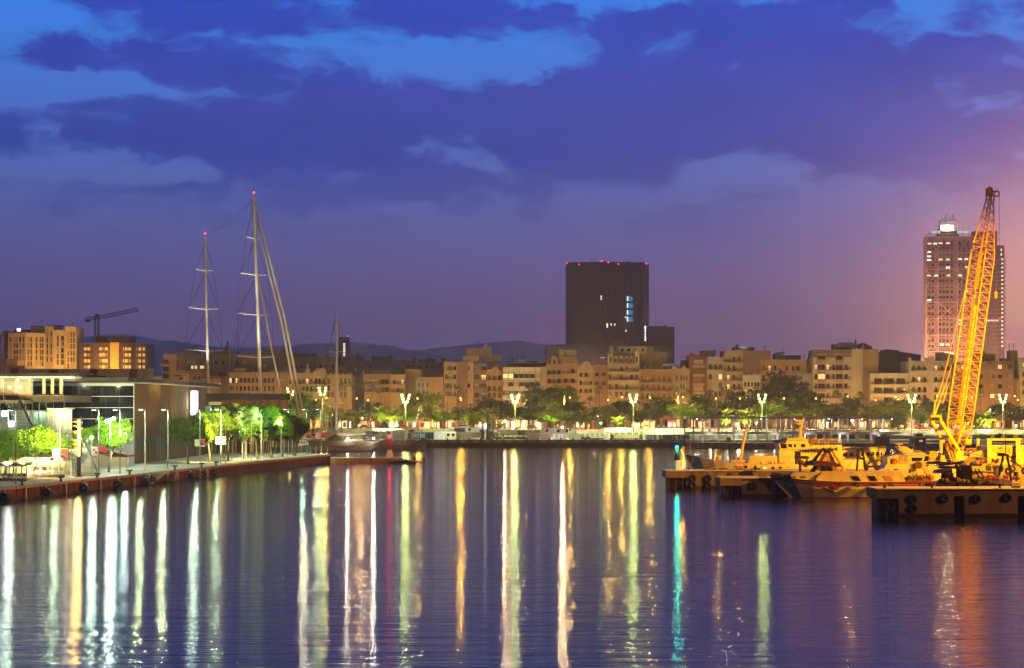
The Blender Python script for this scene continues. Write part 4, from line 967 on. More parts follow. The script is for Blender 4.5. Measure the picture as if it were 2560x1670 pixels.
t = building('house with pinnacled parapet right behind the single mast', 816.5, 880, 937, D0, 'cream', (822, 831, 841, 853, 863, 873), (953, 970, 987), (6, 14), 'dsb', None, lit=0)
for px in (818, 827, 838, 848, 857, 869, 878): finial(t, px, 931.5, 937, D0, WM['cream'], 'pinnacle')
for px0, px1, y in ((826, 850, 917), (845, 860, 914), (872, 890, 918)): MB(M_roof).prism([(X(px0, 655), Z(928, 655)), (X(px1, 655), Z(928, 655)), (X(px1, 655), Z(y + 4, 655)), (X((px0 + px1) / 2, 655), Z(y, 655))], 650, 656).obj('roof_hut', t)
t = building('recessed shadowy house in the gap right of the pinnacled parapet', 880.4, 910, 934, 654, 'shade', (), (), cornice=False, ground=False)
MB(M_steel).tube([W(908, 972, 650), W(908, 925, 650)], .14, 6).obj('pipe', t)
t = building('house with reddish awnings and deep modern balconies', 910.5, 976, 935, D0, 'tan', ((938, 22), (962, 20)), (955, 974), (20, 12), 'ddb', 'full', lit=0)
cube('awning', mat('awning_red', (.25, .08, .05), .8, .2), X(925, D0), D0 - 1.2, Z(949, D0), X(946, D0), D0 - .01, Z(946, D0), t); roofbox(t, 'penthouse', 930, 975, 926, 935, D0 + 3, WM['dim']); MB(mat('skylight_blue', (.06, .14, .3), .2, .6, var=0)).box(X(970, D0), D0 + 4, Z(929, D0), X(982, D0), D0 + 8, Z(923, D0)).obj('skylight', t)
building('corniced cream house with three narrow windows left of the tall blank wall', 976.5, 1012, 936, D0, 'cream', (985, 995.5, 1006), (955, 975), (4.5, 11), 'bd', 'full', lit=0)
t = building('tall blank tan wall with pitched roof edge behind globe lamp', 1012.4, 1052, 923, D0 + 3, 'tan', (), (), cornice=False, side='tan'); 
building('set back house with three slim windows and grey front', 1040.4, 1075, 943, D0 - 1, 'grey', (1048, 1058, 1069), (962, 980), (4, 11), 'd', lit=0)
building('blank orange gable wall left of the netted tenement', 1075.4, 1108, 943, D0, 'rose', (), (), cornice=False)
# --- middle group
t = building('tall tenement half hidden under brown scaffold netting', 1110, 1183, 904, D0, 'cream', ((1116, 8), (1125, 10), (1137, 6), (1172, 6)), (920, 942.5, 964, 985), (6, 11), 'dbs', [(1118, 1132)], side='dim', lit=0)
MB(mat('scaffold_net', (.16, .10, .075), .95, .1, var=.3, scale=.8, streak=True)).prism([(X(1141, D0), BZ + 4), (X(1170, D0), BZ + 4), (X(1169, D0), Z(905, D0)), (X(1142, D0), Z(905, D0))], D0 - 1.3, D0 - 1.0).obj('netting', t)
roofbox(t, 'penthouse', 1156, 1198, 890, 904, D0 + 5, WM['pale']); roofbox(t, 'attic', 1166, 1206, 871, 890, D0 + 6, WM['brown'])
for k in range(8): cube('attic_column', WM['cream'], X(1171.5 + k * 4.6, D0), D0 + 5.7, Z(889, D0), X(1173.5 + k * 4.6, D0), D0 + 5.99, Z(875, D0), t)
for a, b, y in ((1205, 1228, 868), (1211, 1218, 859), (1228, 1250, 889), (1250, 1254, 889)): roofbox(t, 'stair_tower', a, b, y, 906, D0 + 8, WM['dim'])
antenna(t, 1195, 848, 871, D0); antenna(t, 1205, 859, 871, D0)
building('brown modern flats with stacked open balconies', 1183.4, 1216, 908, D0 + 1, 'brown', ((1192, 12), (1209, 13)), (920, 943, 965, 988), (12, 12), 'bdd', 'full', lit=0)
t = building('small ornate house with a round topped centre pediment', 1216.5, 1256, 926, D0, 'ochre', (1223, 1236, 1249), (944, 972, 988), (8, 13), 'sd', 'full', balrows=(944, 972), parapet=.5, lit=0)
roofbox(t, 'pediment', 1231, 1246, 917, 926, D0, WM['ochre'], 1); roofbox(t, 'back_wall', 1218, 1256, 910, 924, D0 + 6, WM['grey'])
t = building('white modern office with a grid of panels and green blinds', 1256.5, 1352, 918, D0 - 1, 'white', ln(1257, 1351, 7), (940, 960.5, 982), (12, 11), 'dbds', None, cornice=False, sills=False, lit=0)
for k in range(8): x = X(1257 + 94.5 * k / 7, D0 - 1); cube('fin', M_dark, x - .06, D0 - 1.12, BZ + 4, x + .06, D0 - 1.003, Z(918.5, D0 - 1), t)
for y in (931, 951, 953, 972, 991): cube('joint', M_dark, X(1257, D0 - 1), D0 - 1.1, Z(y, D0 - 1) - .05, X(1351, D0 - 1), D0 - 1.003, Z(y, D0 - 1) + .05, t)
roofbox(t, 'dark_roof', 1266, 1366, 907, 918, D0 + 6, M_roof, 8)
for a, b, y0 in ((1278, 1284, 897), (1296, 1310, 899), (1318, 1345, 900)): roofbox(t, 'roof_hut', a, b, y0, 908, D0 + 7, WM['grey' if a > 1290 and a < 1312 else 'shade'])
for px in (1282, 1292, 1304, 1312): antenna(t, px, 888 + px % 4, 908, D0 + 4)
building('thin beige party wall right of the white grid office', 1352.3, 1366, 917, D0, 'cream', (), (), cornice=False)
t = building('eclectic house with three dormer gables and lit balcony', 1366.5, 1404, 912, D0, 'tan', (1373, 1385, 1397), (930, 953, 975), (7, 11), 'sd', 'full', lit=.22)
for a, b, y in ((1369, 1378, 897), (1379, 1393, 889), (1394, 1403, 898)):
    u = [(X(a, D0), Z(912, D0)), (X(b, D0), Z(912, D0)), (X(b, D0), Z(y + 4, D0)), (X((a + b) / 2, D0), Z(y, D0)), (X(a, D0), Z(y + 4, D0))]; MB(WM['tan']).prism(u, D0, D0 + 2).obj('gable', t); link('window', WN['d'], t, Vector((X((a + b) / 2, D0), D0 - .03, Z(905, D0))) - t.location, 0, (.8, 1, 1.4))
t = building('ochre house with steep grey mansard and attic loggia', 1404.5, 1443, 908, D0, 'ochre', (1414, 1432), (928, 952, 973), (9, 11), 'bd', 'full', lit=0)
MB(WM['brown']).prism([(X(1404.5, D0), Z(908, D0)), (X(1443, D0), Z(908, D0)), (X(1441, D0), Z(892, D0)), (X(1410, D0), Z(892, D0))], D0 + .4, D0 + 8).obj('mansard', t); roofbox(t, 'attic', 1400, 1441, 875, 892, D0 + 3, WM['grey']); roofbox(t, 'attic_wall', 1398, 1410, 874, 908, D0 + 2, WM['cream'], .8)
t = building('cream house with one big curved pediment', 1443.5, 1485, 914, D0, 'cream', (1452, 1465, 1477), (937, 957, 977), (6, 10), 'dbd', [(1459, 1472)], lit=0)
MB(WM['cream']).prism([(X(1465 + 11 * math.cos(a), D0), Z(914, D0) + 11 * D0 / F * math.sin(a)) for a in [PI * k / 10 for k in range(11)]], D0, D0 + 1).obj('pediment', t)
building('plain burnt orange side house with two small balconies', 1485.4, 1520, 912, D0 + 2, 'rose', (1492, 1509), (936, 958), (6, 9), 'ds', 'each', side='dim', lit=0)
t = building('tallest ornate house with mansard, round dormers and corner cupola', 1520.5, 1598, 909, D0 - 1, 'cream', (1525, 1541, 1553, 1566, 1579, 1592), (922, 943, 967, 986), (6, 13), 'sdbb', 'full', balrows=(922, 943, 967), lit=0)
dd = D0 - 1
MB(M_roof).prism([(X(1531, dd), Z(909, dd)), (X(1588, dd), Z(909, dd)), (X(1586, dd), Z(884, dd)), (X(1536, dd), Z(884, dd))], dd + .5, dd + 9).obj('mansard', t)
for px in (1539.5, 1553, 1566, 1579):
    MB(WM['cream']).prism([(X(px - 4, dd), Z(908, dd)), (X(px + 4, dd), Z(908, dd))] + [(X(px + 4 * math.cos(a), dd), Z(894, dd) + 4 * dd / F * math.sin(a)) for a in [PI * k / 6 for k in range(7)]], dd + .1, dd + 1.5).obj('dormer', t)
    link('window', WA['d'], t, Vector((X(px, dd), dd + .07, Z(900.5, dd))) - t.location, 0, (.75, 1, 1.7))
roofbox(t, 'corner_tower', 1520.5, 1533, 884, 909, dd, WM['cream'], 3); roofbox(t, 'corner_tower', 1587, 1598, 877, 909, dd, WM['cream'], 3)
for px in (1526.5, 1592.5): link('window', WN['d'], t, Vector((X(px, dd), dd - .03, Z(899, dd))) - t.location, 0, (.6, 1, 2))
MB(WM['tan']).lathe([(1.0, 0), (1.0, 1.0), (.85, 1.8), (.45, 2.5), (.05, 2.8)], 10, (X(1529.5, dd), dd + 1.4, Z(883, dd))).obj('cupola', t, None, True)
roofbox(t, 'penthouse', 1546, 1616, 866, 884, dd + 10, WM['white'])
for px in (1556, 1572, 1589, 1607): link('window', WN['d'], t, Vector((X(px, dd + 10), dd + 9.97, Z(875, dd + 10))) - t.location, 0, (.9, 1, 1.0))
cube('party_wall', WM['tan'], X(1598.3, dd), dd + 11, BZ, X(1640, dd), dd + 24, Z(864, dd), t); cube('party_wall', WM['tan'], X(1640.3, dd), dd + 11.5, BZ, X(1672, dd), dd + 24, Z(877, dd), t)
t = building('orange lit house with long iron balconies and urn finials', 1598.5, 1681, 930, D0, 'ochre', (1606, 1619, 1633, 1647, 1660, 1674), (948, 969.5, 991), (5.5, 15), 'dsdd', 'full', lit=.05)
roofbox(t, 'parapet', 1598.5, 1681, 923, 930, D0, WM['ochre'], .5)
for px in (1613, 1627, 1641, 1655, 1669): finial(t, px, 915, 923, D0, WM['ochre'], 'urn')
MB(mat('skylight_teal', (.3, .5, .45), .3, .4, emit=.12)).prism([(X(1653, 652), Z(914, 652)), (X(1690, 652), Z(914, 652)), (X(1692, 652), Z(909.5, 652)), (X(1660, 652), Z(909.5, 652))], 650, 655).obj('skylight', t)
t = building('slim house with two scrolled gables and arched windows', 1681.5, 1724, 921, D0, 'cream', (1685.5, 1692, 1703, 1709.5, 1717), (945, 967, 988), (4.5, 14), 'sd', None, arch=True, lit=0)
for px in (1686, 1710): MB(WM['cream']).prism([(X(px - 5, D0), Z(921, D0)), (X(px + 5, D0), Z(921, D0)), (X(px + 3, D0), Z(915, D0)), (X(px, D0), Z(913, D0)), (X(px - 3, D0), Z(915, D0))], D0 - .1, D0 + 1).obj('gable', t)
antenna(t, 1704, 889, 921, D0); roofbox(t, 'roof_hut', 1704, 1724, 900, 921, D0 + 6, M_roof)
t = building('red brick framed flats with stacked strips of pale loggias', 1724.4, 1767, 886, D0 - .5, 'red', ((1746, 28),), (904, 927, 950, 971.5, 992), (28, 12), 'dbb', None, side='red', lit=0, sills=False)
for y in (915, 938, 961, 982): cube('loggia_wall', WM['cream'], X(1731.5, D0), D0 - 1.2, Z(y + 4, D0), X(1760.5, D0), D0 - .52, Z(y - 3, D0), t)
roofbox(t, 'roof_hut', 1753, 1790, 876, 890, D0 + 6, WM['grey']); roofbox(t, 'chimney', 1724.5, 1733, 883, 886, D0, WM['red'], 2)
building('cream house with white balustrade and arched loggias', 1767.5, 1810, 895, D0, 'pale', (1776, 1789, 1801), (917, 942, 963, 985), (9, 13), 'dsb', 'full', balrows=(917,), parapet=.7, lit=.06)
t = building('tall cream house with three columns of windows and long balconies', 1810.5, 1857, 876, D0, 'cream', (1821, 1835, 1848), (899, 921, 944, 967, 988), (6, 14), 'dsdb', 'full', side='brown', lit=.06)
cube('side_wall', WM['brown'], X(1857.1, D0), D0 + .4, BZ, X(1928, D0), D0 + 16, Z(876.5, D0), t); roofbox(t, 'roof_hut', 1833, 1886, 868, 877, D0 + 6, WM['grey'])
MB(mat('skylight_pale', (.55, .7, .7), .3, .4, emit=.2)).prism([(X(1850, 648), Z(871, 648)), (X(1868, 648), Z(872, 648)), (X(1862, 648), Z(867.5, 648)), (X(1846, 648), Z(867, 648))], 645, 647.9).obj('skylight', t)
MB(WM['brown']).ball((X(1844, 648), 650, Z(864.5, 648)), .55).obj('globe', t); cube('chimney', WM['sand'], X(1916.5, D0), D0 + 5, Z(899, D0), X(1918.5, D0), D0 + 5.5, Z(862, D0), t)
building('low white house with bay window below the brown wall', 1857.4, 1901, 938, D0 - 1, 'white', (1863, 1872, 1880, 1889, 1896), (961, 980, 999), (6, 11), 'dsd', None, parapet=.5, lit=.08)
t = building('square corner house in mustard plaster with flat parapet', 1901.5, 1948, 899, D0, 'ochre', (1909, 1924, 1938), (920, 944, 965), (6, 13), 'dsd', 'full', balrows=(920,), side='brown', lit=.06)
cube('side_wall', WM['ochre'], X(1948.2, D0), D0 + .5, BZ, X(2018, D0), D0 + 16, Z(900, D0), t)
for px in (1967, 1983, 1992, 1997): link('window', WN['d'], t, Vector((X(px, D0), D0 + .45, Z(921, D0))) - t.location, 0, (.6, 1, 1.7))
roofbox(t, 'roof_house', 1937, 1964, 887, 899, D0 + 6, WM['grey']); MB(mat('roof_blue', (.05, .08, .22), .3, .5, var=.1)).prism([(X(1936, 647), Z(887, 647)), (X(1956, 647), Z(887, 647)), (X(1962, 647), Z(880.5, 647)), (X(1942, 647), Z(880.5, 647))], 646, 654).obj('blue_roof', t); roofbox(t, 'terrace_screen', 1964, 2002, 888, 899, D0 + 7, WM['dim'])
finial(t, 2011, 884, 899, D0, WM['tan'], 'statue'); antenna(t, 1960, 869, 882, D0)
building('low grey wall house in the gap before the white modern flats', 1986, 2032, 932, D0 - 2, 'grey', (1994, 2006), (965,), (8, 10), 'd', cornice=False, lit=0)
# --- right group
dd = D0 - 4
t = building('white modern flats with staggered bays and mansard attic', 2033, 2130, 893, dd, 'pale', ((2040, 6), (2054, 18), (2070, 8), (2084, 6), (2098, 18), (2115, 9)), (918, 941.5, 965, 989), (8, 13), 'dsd', [(2034, 2044), (2064, 2086), (2108, 2125)], side='pale', cornice=False, lit=.05)
MB(WM['dim']).prism([(X(2033, dd), Z(893, dd)), (X(2130, dd), Z(893, dd)), (X(2128, dd), Z(874, dd)), (X(2036, dd), Z(874, dd))], dd + .5, dd + 12).obj('mansard', t)
for px in (2054, 2098):
    cube('dormer', WM['rose'], X(px - 11, dd), dd - .2, Z(904, dd), X(px + 11, dd), dd + 3, Z(883, dd), t); link('window', WN['d'], t, Vector((X(px, dd), dd - .23, Z(894, dd))) - t.location, 0, (2.6, 1, 1.5))
for y in (906, 929.5, 953, 977):
    for px in (2054, 2098): cube('bay_front', WM['rose'], X(px - 10, dd), dd - .6, Z(y + 3.5, dd), X(px + 10, dd), dd - .02, Z(y - 4, dd), t)
roofbox(t, 'roof_hut', 2084, 2140, 860, 874, dd + 5, WM['tan']); MB(mat('roof_blue', (.05, .08, .22))).prism([(X(2098, dd + 4), Z(864, dd)), (X(2142, dd + 4), Z(866, dd)), (X(2130, dd + 4), Z(855, dd)), (X(2096, dd + 4), Z(855, dd))], dd + 3.5, dd + 4.9).obj('blue_roof', t)
cube('side_wall', WM['pale'], X(2130.2, dd), dd + 1, BZ, X(2156, dd), dd + 16, Z(872, dd), t); cube('side_wall', WM['tan'], X(2156.2, dd), dd + 2, BZ, X(2199, dd), dd + 16, Z(873, dd), t)
MB(WM['tan']).lathe([(1, 0), (.9, .8), (.5, 1.1), (.45, 2.2), (.1, 3.4)], 8, (X(2141, dd + 10), dd + 12, Z(866, dd))).obj('steeple', t); MB(M_steel).tube([W(2155.5, 993, dd + .6), W(2155.5, 862, dd + .6)], .12, 6).obj('vent_pipe', t)
t = thing('dark_slab_block', 'dark stepped slab block behind the right hand houses', 'building', (X(2250, 690), 690, BZ), 0, 'blocks behind the front row')
for a, b, y0, y1 in ((2160, 2180, 857, 866), (2199.5, 2222, 880, 880), (2218, 2248, 873, 876), (2250, 2302, 879, 887)): MB(WM['shade']).prism([(X(a, 690), BZ), (X(b, 690), BZ), (X(b, 690), Z(y1, 690)), (X(a, 690), Z(y0, 690))], 690, 704).obj('block', t)
building('glazed white flats with two open loggia decks', 2176, 2271, 933, D0 - 6, 'white', ((2195, 20), (2222, 26), (2252, 22)), (953, 976, 1000), (20, 15), 'dbdd', 'full', cornice=False, lit=.08, sills=False)
t = building('ornate pale house with corner blocks, left of the crane', 2272.4, 2378, 902, D0 - 6, 'pale', (2284, 2298, 2312, 2340, 2355, 2370), (920, 949, 974, 993), (7, 13), 'dsd', [(2277, 2316), (2333, 2376)], lit=.05)
for a, b in ((2273, 2279), (2315, 2336), (2371, 2378)): roofbox(t, 'corner_block', a, b, 894, 902, D0 - 6, WM['pale'], 1.5)
roofbox(t, 'roof_hut', 2346, 2388, 880, 902, D0, WM['tan']); MB(glow('roof_lamp_panel', (1, .85, .35), 1.2)).prism([(X(2358, D0), Z(880.5, D0)), (X(2382, D0), Z(886, D0)), (X(2380, D0), Z(883, D0)), (X(2366, D0), Z(880, D0))], D0 - 3, D0 - .1).obj('lit_canopy', t)
building('narrow house with small bay windows squeezed beside the crane', 2378.4, 2400, 904, D0 - 5, 'rose', ((2385, 7), (2393, 6)), (916, 940, 965), (7, 8), 'd', None, lit=0)
t = building('wide orange apartment block behind the crane boom', 2400.4, 2534, 903, D0 - 4, 'rose', (2408, 2425, 2452, 2481, 2500, 2525), (917, 941, 966, 990), (11, 10), 'dbb', None, side='rose', lit=.1)
for a, b, y in ((2440, 2466, 878), (2472, 2490, 885), (2507, 2518, 896)): roofbox(t, 'roof_hut', a, b, y, 903, D0 + 2, WM['tan'])
roofbox(t, 'tower', 2526, 2544, 876, 903, D0 + 1, WM['rose'])
building('yellow lit house front at the right edge', 2534.5, 2552, 946, D0 - 5, 'ochre', (), (), cornice=False)
building('pale tall house cut off by the right picture edge', 2552.4, 2640, 894, D0 - 6, 'white', (2560, 2580, 2600, 2620), (912, 935, 958, 980), (8, 12), 'ds', 'full')
building('plain brown house off the left of the front row', 330, 407, 940, 655, 'dim', ln(335, 400, 5), (958,), (6, 10), 'ds', cornice=False)

# --- long dark block with roof houses in the second row
t = thing('long_block', 'long dark apartment block stretching behind the left half of the row', 'building', (X(900, 760), 760, BZ), 0, 'blocks behind the front row')
for a, b, y in ((680, 842, 893), (842.3, 1036, 901), (1036.3, 1112, 906)):
    cube('block', WM['shade'], X(a, 760), 760, BZ, X(b, 760), 774, Z(y, 760), t)
for a, b, y, yb in ((708, 783, 883, 893), (787, 792, 889, 893), (813, 819, 890, 893), (846, 853, 896, 901), (857, 906, 890, 901), (889, 896, 887, 890), (928, 978, 891, 901), (967, 975, 888, 891), (981, 986, 898, 901), (1004, 1010, 898, 901), (1031, 1035.5, 893, 901), (1043, 1086, 897, 906), (1066, 1078, 893, 897), (1103, 1111, 896, 906)):
    cube('roof_house', M_roof, X(a, 760), 762, Z(yb, 760), X(b, 760), 770, Z(y, 760), t)
for px in ln(700, 1105, 26): link('window', WN['d'], t, Vector((X(px, 760), 759.97, Z(916, 760))) - t.location, 0, (1.0, 1, 1.2))
for px in (932, 893): antenna(t, px, 878, 892, 762)
t = thing('slim_tower', 'slim grey tower with a column of lit windows and red roof lamp', 'tower', (X(859, 1300), 1300, BZ))
cube('shaft', WM['shade'], X(847, 1300), 1300, BZ, X(870, 1300), 1312, Z(842, 1300), t)
for k in range(6): cube('lit_window', M_lit2, X(858, 1300), 1299.9, Z(862 + k * 6, 1300), X(863, 1300), 1299.99, Z(858.5 + k * 6, 1300), t)
for k in range(8): cube('window', M_glass, X(866, 1300), 1299.9, Z(862 + k * 4, 1300), X(869, 1300), 1299.99, Z(860 + k * 4, 1300), t)
M_red = glow('red_lamp', (1, .03, .08), 5)
MB(M_red).ball((X(870, 1299), 1299, Z(842, 1299) + .6), .5).obj('red_lamp', t)

# --- far left: cream faceted flats and brown slab, tower crane
d = 690
t = thing('cream_flats', 'cream angular apartment building with slots for windows, lit warm', 'building', (X(95, d), d, BZ), 0)
M_crm = mat('cream_render', (.55, .40, .20), .8, .2, var=.12, scale=.2)
M_slot = mat('slot_shade', (.20, .13, .08), .7, .2, var=.2)
def facet(px0, px1, yt0, yt1, cols, rows, off, yt_in=None):
    x0, x1 = X(px0, d), X(px1, d); z0, z1 = Z(yt0, d), Z(yt1, d); y0, y1 = d + off[0], d + off[1]
    mb = MB(M_crm).add([(x0, y0, BZ), (x1, y1, BZ), (x1, y1, z1), (x0, y0, z0), (x0, d + 14, BZ), (x1, d + 14, BZ), (x1, d + 14, z1), (x0, d + 14, z0)], [(0, 1, 2, 3), (5, 4, 7, 6), (1, 5, 6, 2), (4, 0, 3, 7), (3, 2, 6, 7)]); mb.obj('facet', t)
    for c in cols:
        f = (X(c, d) - x0) / (x1 - x0); yy = y0 + (y1 - y0) * f
        for r in rows:
            a = math.atan2(y1 - y0, x1 - x0)
            link('window', WN[R.choice('dssb')], t, Vector((X(c, d), yy - .05, Z(r, d))) - t.location, a, (.62, 1, 1.9))
rws = (846, 860, 876, 891, 906)
facet(0, 20, 826, 826, (), (), (3, 2)); facet(20.3, 68, 833, 832, (27, 38, 45, 53, 62), (849, 864, 880, 895), (0, -2)); facet(68.2, 111, 832, 833, (74, 80, 92, 101, 106), (849, 864, 880, 895, 910), (-2, 1))
facet(64, 108, 811, 814, (), (), (7, 6)); facet(108.2, 134, 815, 815, (116, 128), (835, 850, 865, 880, 898), (2, 0)); facet(134.3, 163, 825, 826, (146, 156, 163 - 4), rws, (-.8, -.8)); facet(163.3, 188, 816, 817, (170, 177, 183), (836, 851, 866, 883, 899, 915), (0, 1.5))
MB(M_crm).add([(X(188.1, d), d + 1.5, BZ), (X(189.5, d), d + 1.6, BZ), (X(184, d), d + 1.6, Z(817, d)), (X(183.9, d), d + 1.5, Z(817, d))], [(0, 1, 2, 3)]).obj('slant_edge', t)
cube('roof_plant', M_roof, X(28, d), d + 4, Z(833, d), X(64, d), d + 9, Z(823, d), t); cube('roof_plant', M_roof, X(112, d), d + 4, Z(815, d), X(146, d), d + 9, Z(812, d), t)
cube('roof_sign', glow('sign_cold', (.85, .95, 1), 7), X(41, d), d + 1, Z(827, d), X(49, d), d + 1.3, Z(821, d), t)
for px, y in ((99, 797), (177, 804)): antenna(t, px, y, 815, d)
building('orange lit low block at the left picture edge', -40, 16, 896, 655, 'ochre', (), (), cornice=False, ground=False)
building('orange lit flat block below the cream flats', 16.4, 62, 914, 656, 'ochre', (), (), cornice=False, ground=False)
t = thing('brown_slab', 'brown cladded block with a tall yellow lit centre strip', 'building', (X(278, d), d, BZ))
M_bc = mat('brown_cladding', (.11, .065, .05), .7, .3, var=.2)
for a, b, ya, yb_, oa, ob in ((189, 236, 858, 857, 4, 0), (236.2, 276, 857, 857, 0, 0), (298, 367, 857, 858, 0, 3)):
    MB(M_bc).add([(X(a, d), d + oa, BZ), (X(b, d), d + ob, BZ), (X(b, d), d + ob, Z(yb_, d)), (X(a, d), d + oa, Z(ya, d)), (X(a, d), d + 14, BZ), (X(b, d), d + 14, BZ), (X(b, d), d + 14, Z(yb_, d)), (X(a, d), d + 14, Z(ya, d))], [(0, 1, 2, 3), (3, 2, 6, 7), (1, 5, 6, 2), (4, 0, 3, 7)]).obj('wing', t)
cube('yellow_strip', mat('yellow_render', (.55, .34, .08), .8, .2, var=.08), X(276.2, d), d - .4, BZ, X(297.8, d), d + 10, Z(856, d), t)
M_wlm = glow('window_amber_dim', (1, .62, .2), .30)
wl = win_mesh('window_amber', M_wlm, 2)
for r in (872, 887, 902, 917):
    for a, b, k, o in ((208, 234, 3, .9), (248, 270, 3, -.02), (302, 328, 3, .5), (332, 362, 3, 1.9)):
        for c in ln(a, b, k): link('window', wl if R.random() < .75 else WN['b'], t, Vector((X(c, d), d + o - .1, Z(r, d))) - t.location, 0, (1.15, 1, 1.35))
cube('roof_plant', M_bc, X(235, d), d + 3, Z(857, d), X(263, d), d + 10, Z(840, d), t); cube('roof_plant', WM['dim'], X(263.2, d), d + 3.2, Z(857, d), X(318, d), d + 10, Z(839, d), t); cube('roof_plant', M_bc, X(318.2, d), d + 3, Z(857, d), X(326, d), d + 10, Z(839, d), t)
lamp((X(287, d), d - 9, Z(915, d)), 7000, (1, .58, .12), .5, parent=t); lamp((X(350, 640), 640, 14), 9000, (1, .58, .14), .5, parent=t)
lamp((X(160, d), d - 22, 13), 52000, (1, .58, .16), .8, parent=bpy.data.objects['cream_flats']); lamp((X(60, d), d - 25, 13), 42000, (1, .58, .16), .8, parent=bpy.data.objects['cream_flats'])
d = 780
t = thing('tower_crane', 'dark tower crane with a long lattice jib above the brown block', 'crane', (X(242, d), d, BZ))
def lattice(mb, p, q, w, nb, r=.12, up=Vector((0, 1, 0))):
    p, q = Vector(p), Vector(q); t_ = (q - p).normalized(); a = t_.cross(up).normalized() * w / 2; b = t_.cross(a).normalized() * w / 2
    cs = [a + b, a - b, -a - b, -a + b]
    for c in cs: mb.tube([p + c, q + c], r, 4)
    for k in range(nb):
        s, e = p.lerp(q, k / nb), p.lerp(q, (k + 1) / nb)
        for i in range(4): mb.tube([s + cs[i], e + cs[(i + 1) % 4]] if k % 2 else [s + cs[(i + 1) % 4], e + cs[i]], r * .6, 3)
    return mb
lattice(MB(M_iron), W(242, 860, d), W(242, 790, d), 1.6, 9, .16).obj('mast', t)
lattice(MB(M_iron), W(240, 795, d), W(345, 774, d), 1.3, 18, .13).obj('jib', t)
lattice(MB(M_iron), W(212, 799, d), W(240, 795, d), 1.3, 5, .13).obj('counter_jib', t)
MB(M_iron).box(X(213, d), d - .8, Z(805, d), X(224, d), d + .8, Z(799, d)).obj('counterweight', t); MB(M_iron).box(X(238, d), d - 1, Z(795, d), X(246, d), d + 1, Z(785, d)).obj('cab', t)

# --- dark glass tower
d = 915
t = thing('glass_tower', 'dark glass office tower with red lamps along its roof', 'tower', (X(1520, d), d, BZ))
M_gl = [mat(f'tower_glass_{k}', c, .16, .7, var=.2, scale=.3) for k, c in enumerate([(.085, .062, .068), (.07, .055, .065), (.035, .042, .105)])]  # tints differ by face: street glow and sky reflection put into the colour
M_fin = mat('tower_fin', (.115, .09, .10), .4, .5)
P0, P1, P2, P3 = (X(1418, d), d), (X(1510, d), d - 9), (X(1610, d), d), (X(1622, d + 6), d + 8)
def face(p, q, y0, y1, nf, nc, ztop, zbot, mi):
    p, q = Vector(p), Vector(q); nrm = Vector(((q - p).y, -(q - p).x)).normalized()
    for f in range(nf):
        a, b = zbot + (ztop - zbot) * f / nf, zbot + (ztop - zbot) * (f + 1) / nf
        for c in range(nc):
            u, v = p.lerp(q, c / nc), p.lerp(q, (c + 1) / nc); e = (v - u) * .012
            MB(M_gl[mi if R.random() < .85 else R.randrange(3)]).add([(u.x + e.x, u.y + e.y, a + .12), (v.x - e.x, v.y - e.y, a + .12), (v.x - e.x, v.y - e.y, b - .12), (u.x + e.x, u.y + e.y, b - .12)], [(0, 1, 2, 3)]).obj('glass_panel', t)
    mb = MB(M_fin); n_ = nc * 3
    for c in range(n_ + 1):
        u = p.lerp(q, c / n_); o = nrm * .25; s = (q - p).normalized() * .09
        mb.slab([(u.x - s.x, u.y - s.y), (u.x - s.x + o.x, u.y - s.y + o.y), (u.x + s.x + o.x, u.y + s.y + o.y), (u.x + s.x, u.y + s.y)], zbot, ztop)
    mb.obj('fins', t, kind='stuff')
zt0 = Z(657, d)
for q, e in ((1430, .35e5), (1480, .15e5)): lamp((X(q, 860), 800, 24), e, (1, .55, .30), 1.5, parent=t)  # unseen lamps added to brighten the tower's left face
MB(M_dark).slab([(P0[0], P0[1] + .15), (P1[0], P1[1] + .15), (P2[0], P2[1] + .15), (P3[0] - .05, P3[1]), (P3[0], d + 30), (P0[0], d + 30)], BZ, zt0 - .3).obj('core', t)
zlow = Z(885, d)
face(P0, P1, 0, 0, 17, 9, zt0, zlow, 0); face(P1, P2, 0, 0, 17, 9, zt0, zlow, 2); face(P2, P3, 0, 0, 17, 1, zt0, zlow, 1)
cube('roof_cap', M_fin, X(1418, d), d, zt0 - .2, X(1612, d), d + 20, zt0 + .3, t)
for c, m, rws_ in ((1569, glow('cyan_strip', (.45, 1, 1), 1.5), (748, 765, 782, 799)), (1576, glow('blue_lit', (.05, .30, .75), .55), (748, 765, 782, 799)), (1580, glow('blue_lit2', (.05, .25, .6), .35), (748, 765, 782, 799)), (1564, M_lit, (794,)), (1518, M_lit2, (813, 818)), (1528, M_lit, (813,)), (1537, M_lit, (813,)), (1565, M_lit, (828,)), (1503, M_lit, (744, 750)), (1613, glow('white_strip', (.9, 1, 1), 2), (817, 822, 828, 836, 843, 849))):
    for y in rws_:
        w = 3 if c in (1576, 1580) else 1.7; h = 5.5 if c in (1569, 1576, 1580) else 2.5; off = -9.6 + abs(c - 1510) * .09 if c > 1510 else -8.5
        if c == 1613: off = 1.5
        cube('lit_window', m, X(c - w, d + off), d + off - .1, Z(y + h, d), X(c + w, d + off), d + off, Z(y - h, d), t)
for px, y in ((1418, 658), (1448, 661), (1504, 653), (1521, 656), (1546, 660), (1616, 659)): MB(M_red).ball((X(px, d - 9), d - 9, Z(y, d - 9)), .36).obj('red_lamp', t)
for px in (1480, 1488, 1569, 1577): MB(M_dark).tube([(X(px, d), d + 8, zt0), (X(px, d), d + 8, zt0 + 2.8)], .15, 4).obj('roof_crane_post', t)
MB(M_dark).box(X(1567, d), d + 7, zt0, X(1580, d), d + 10, zt0 + 1.2).obj('roof_plant', t)
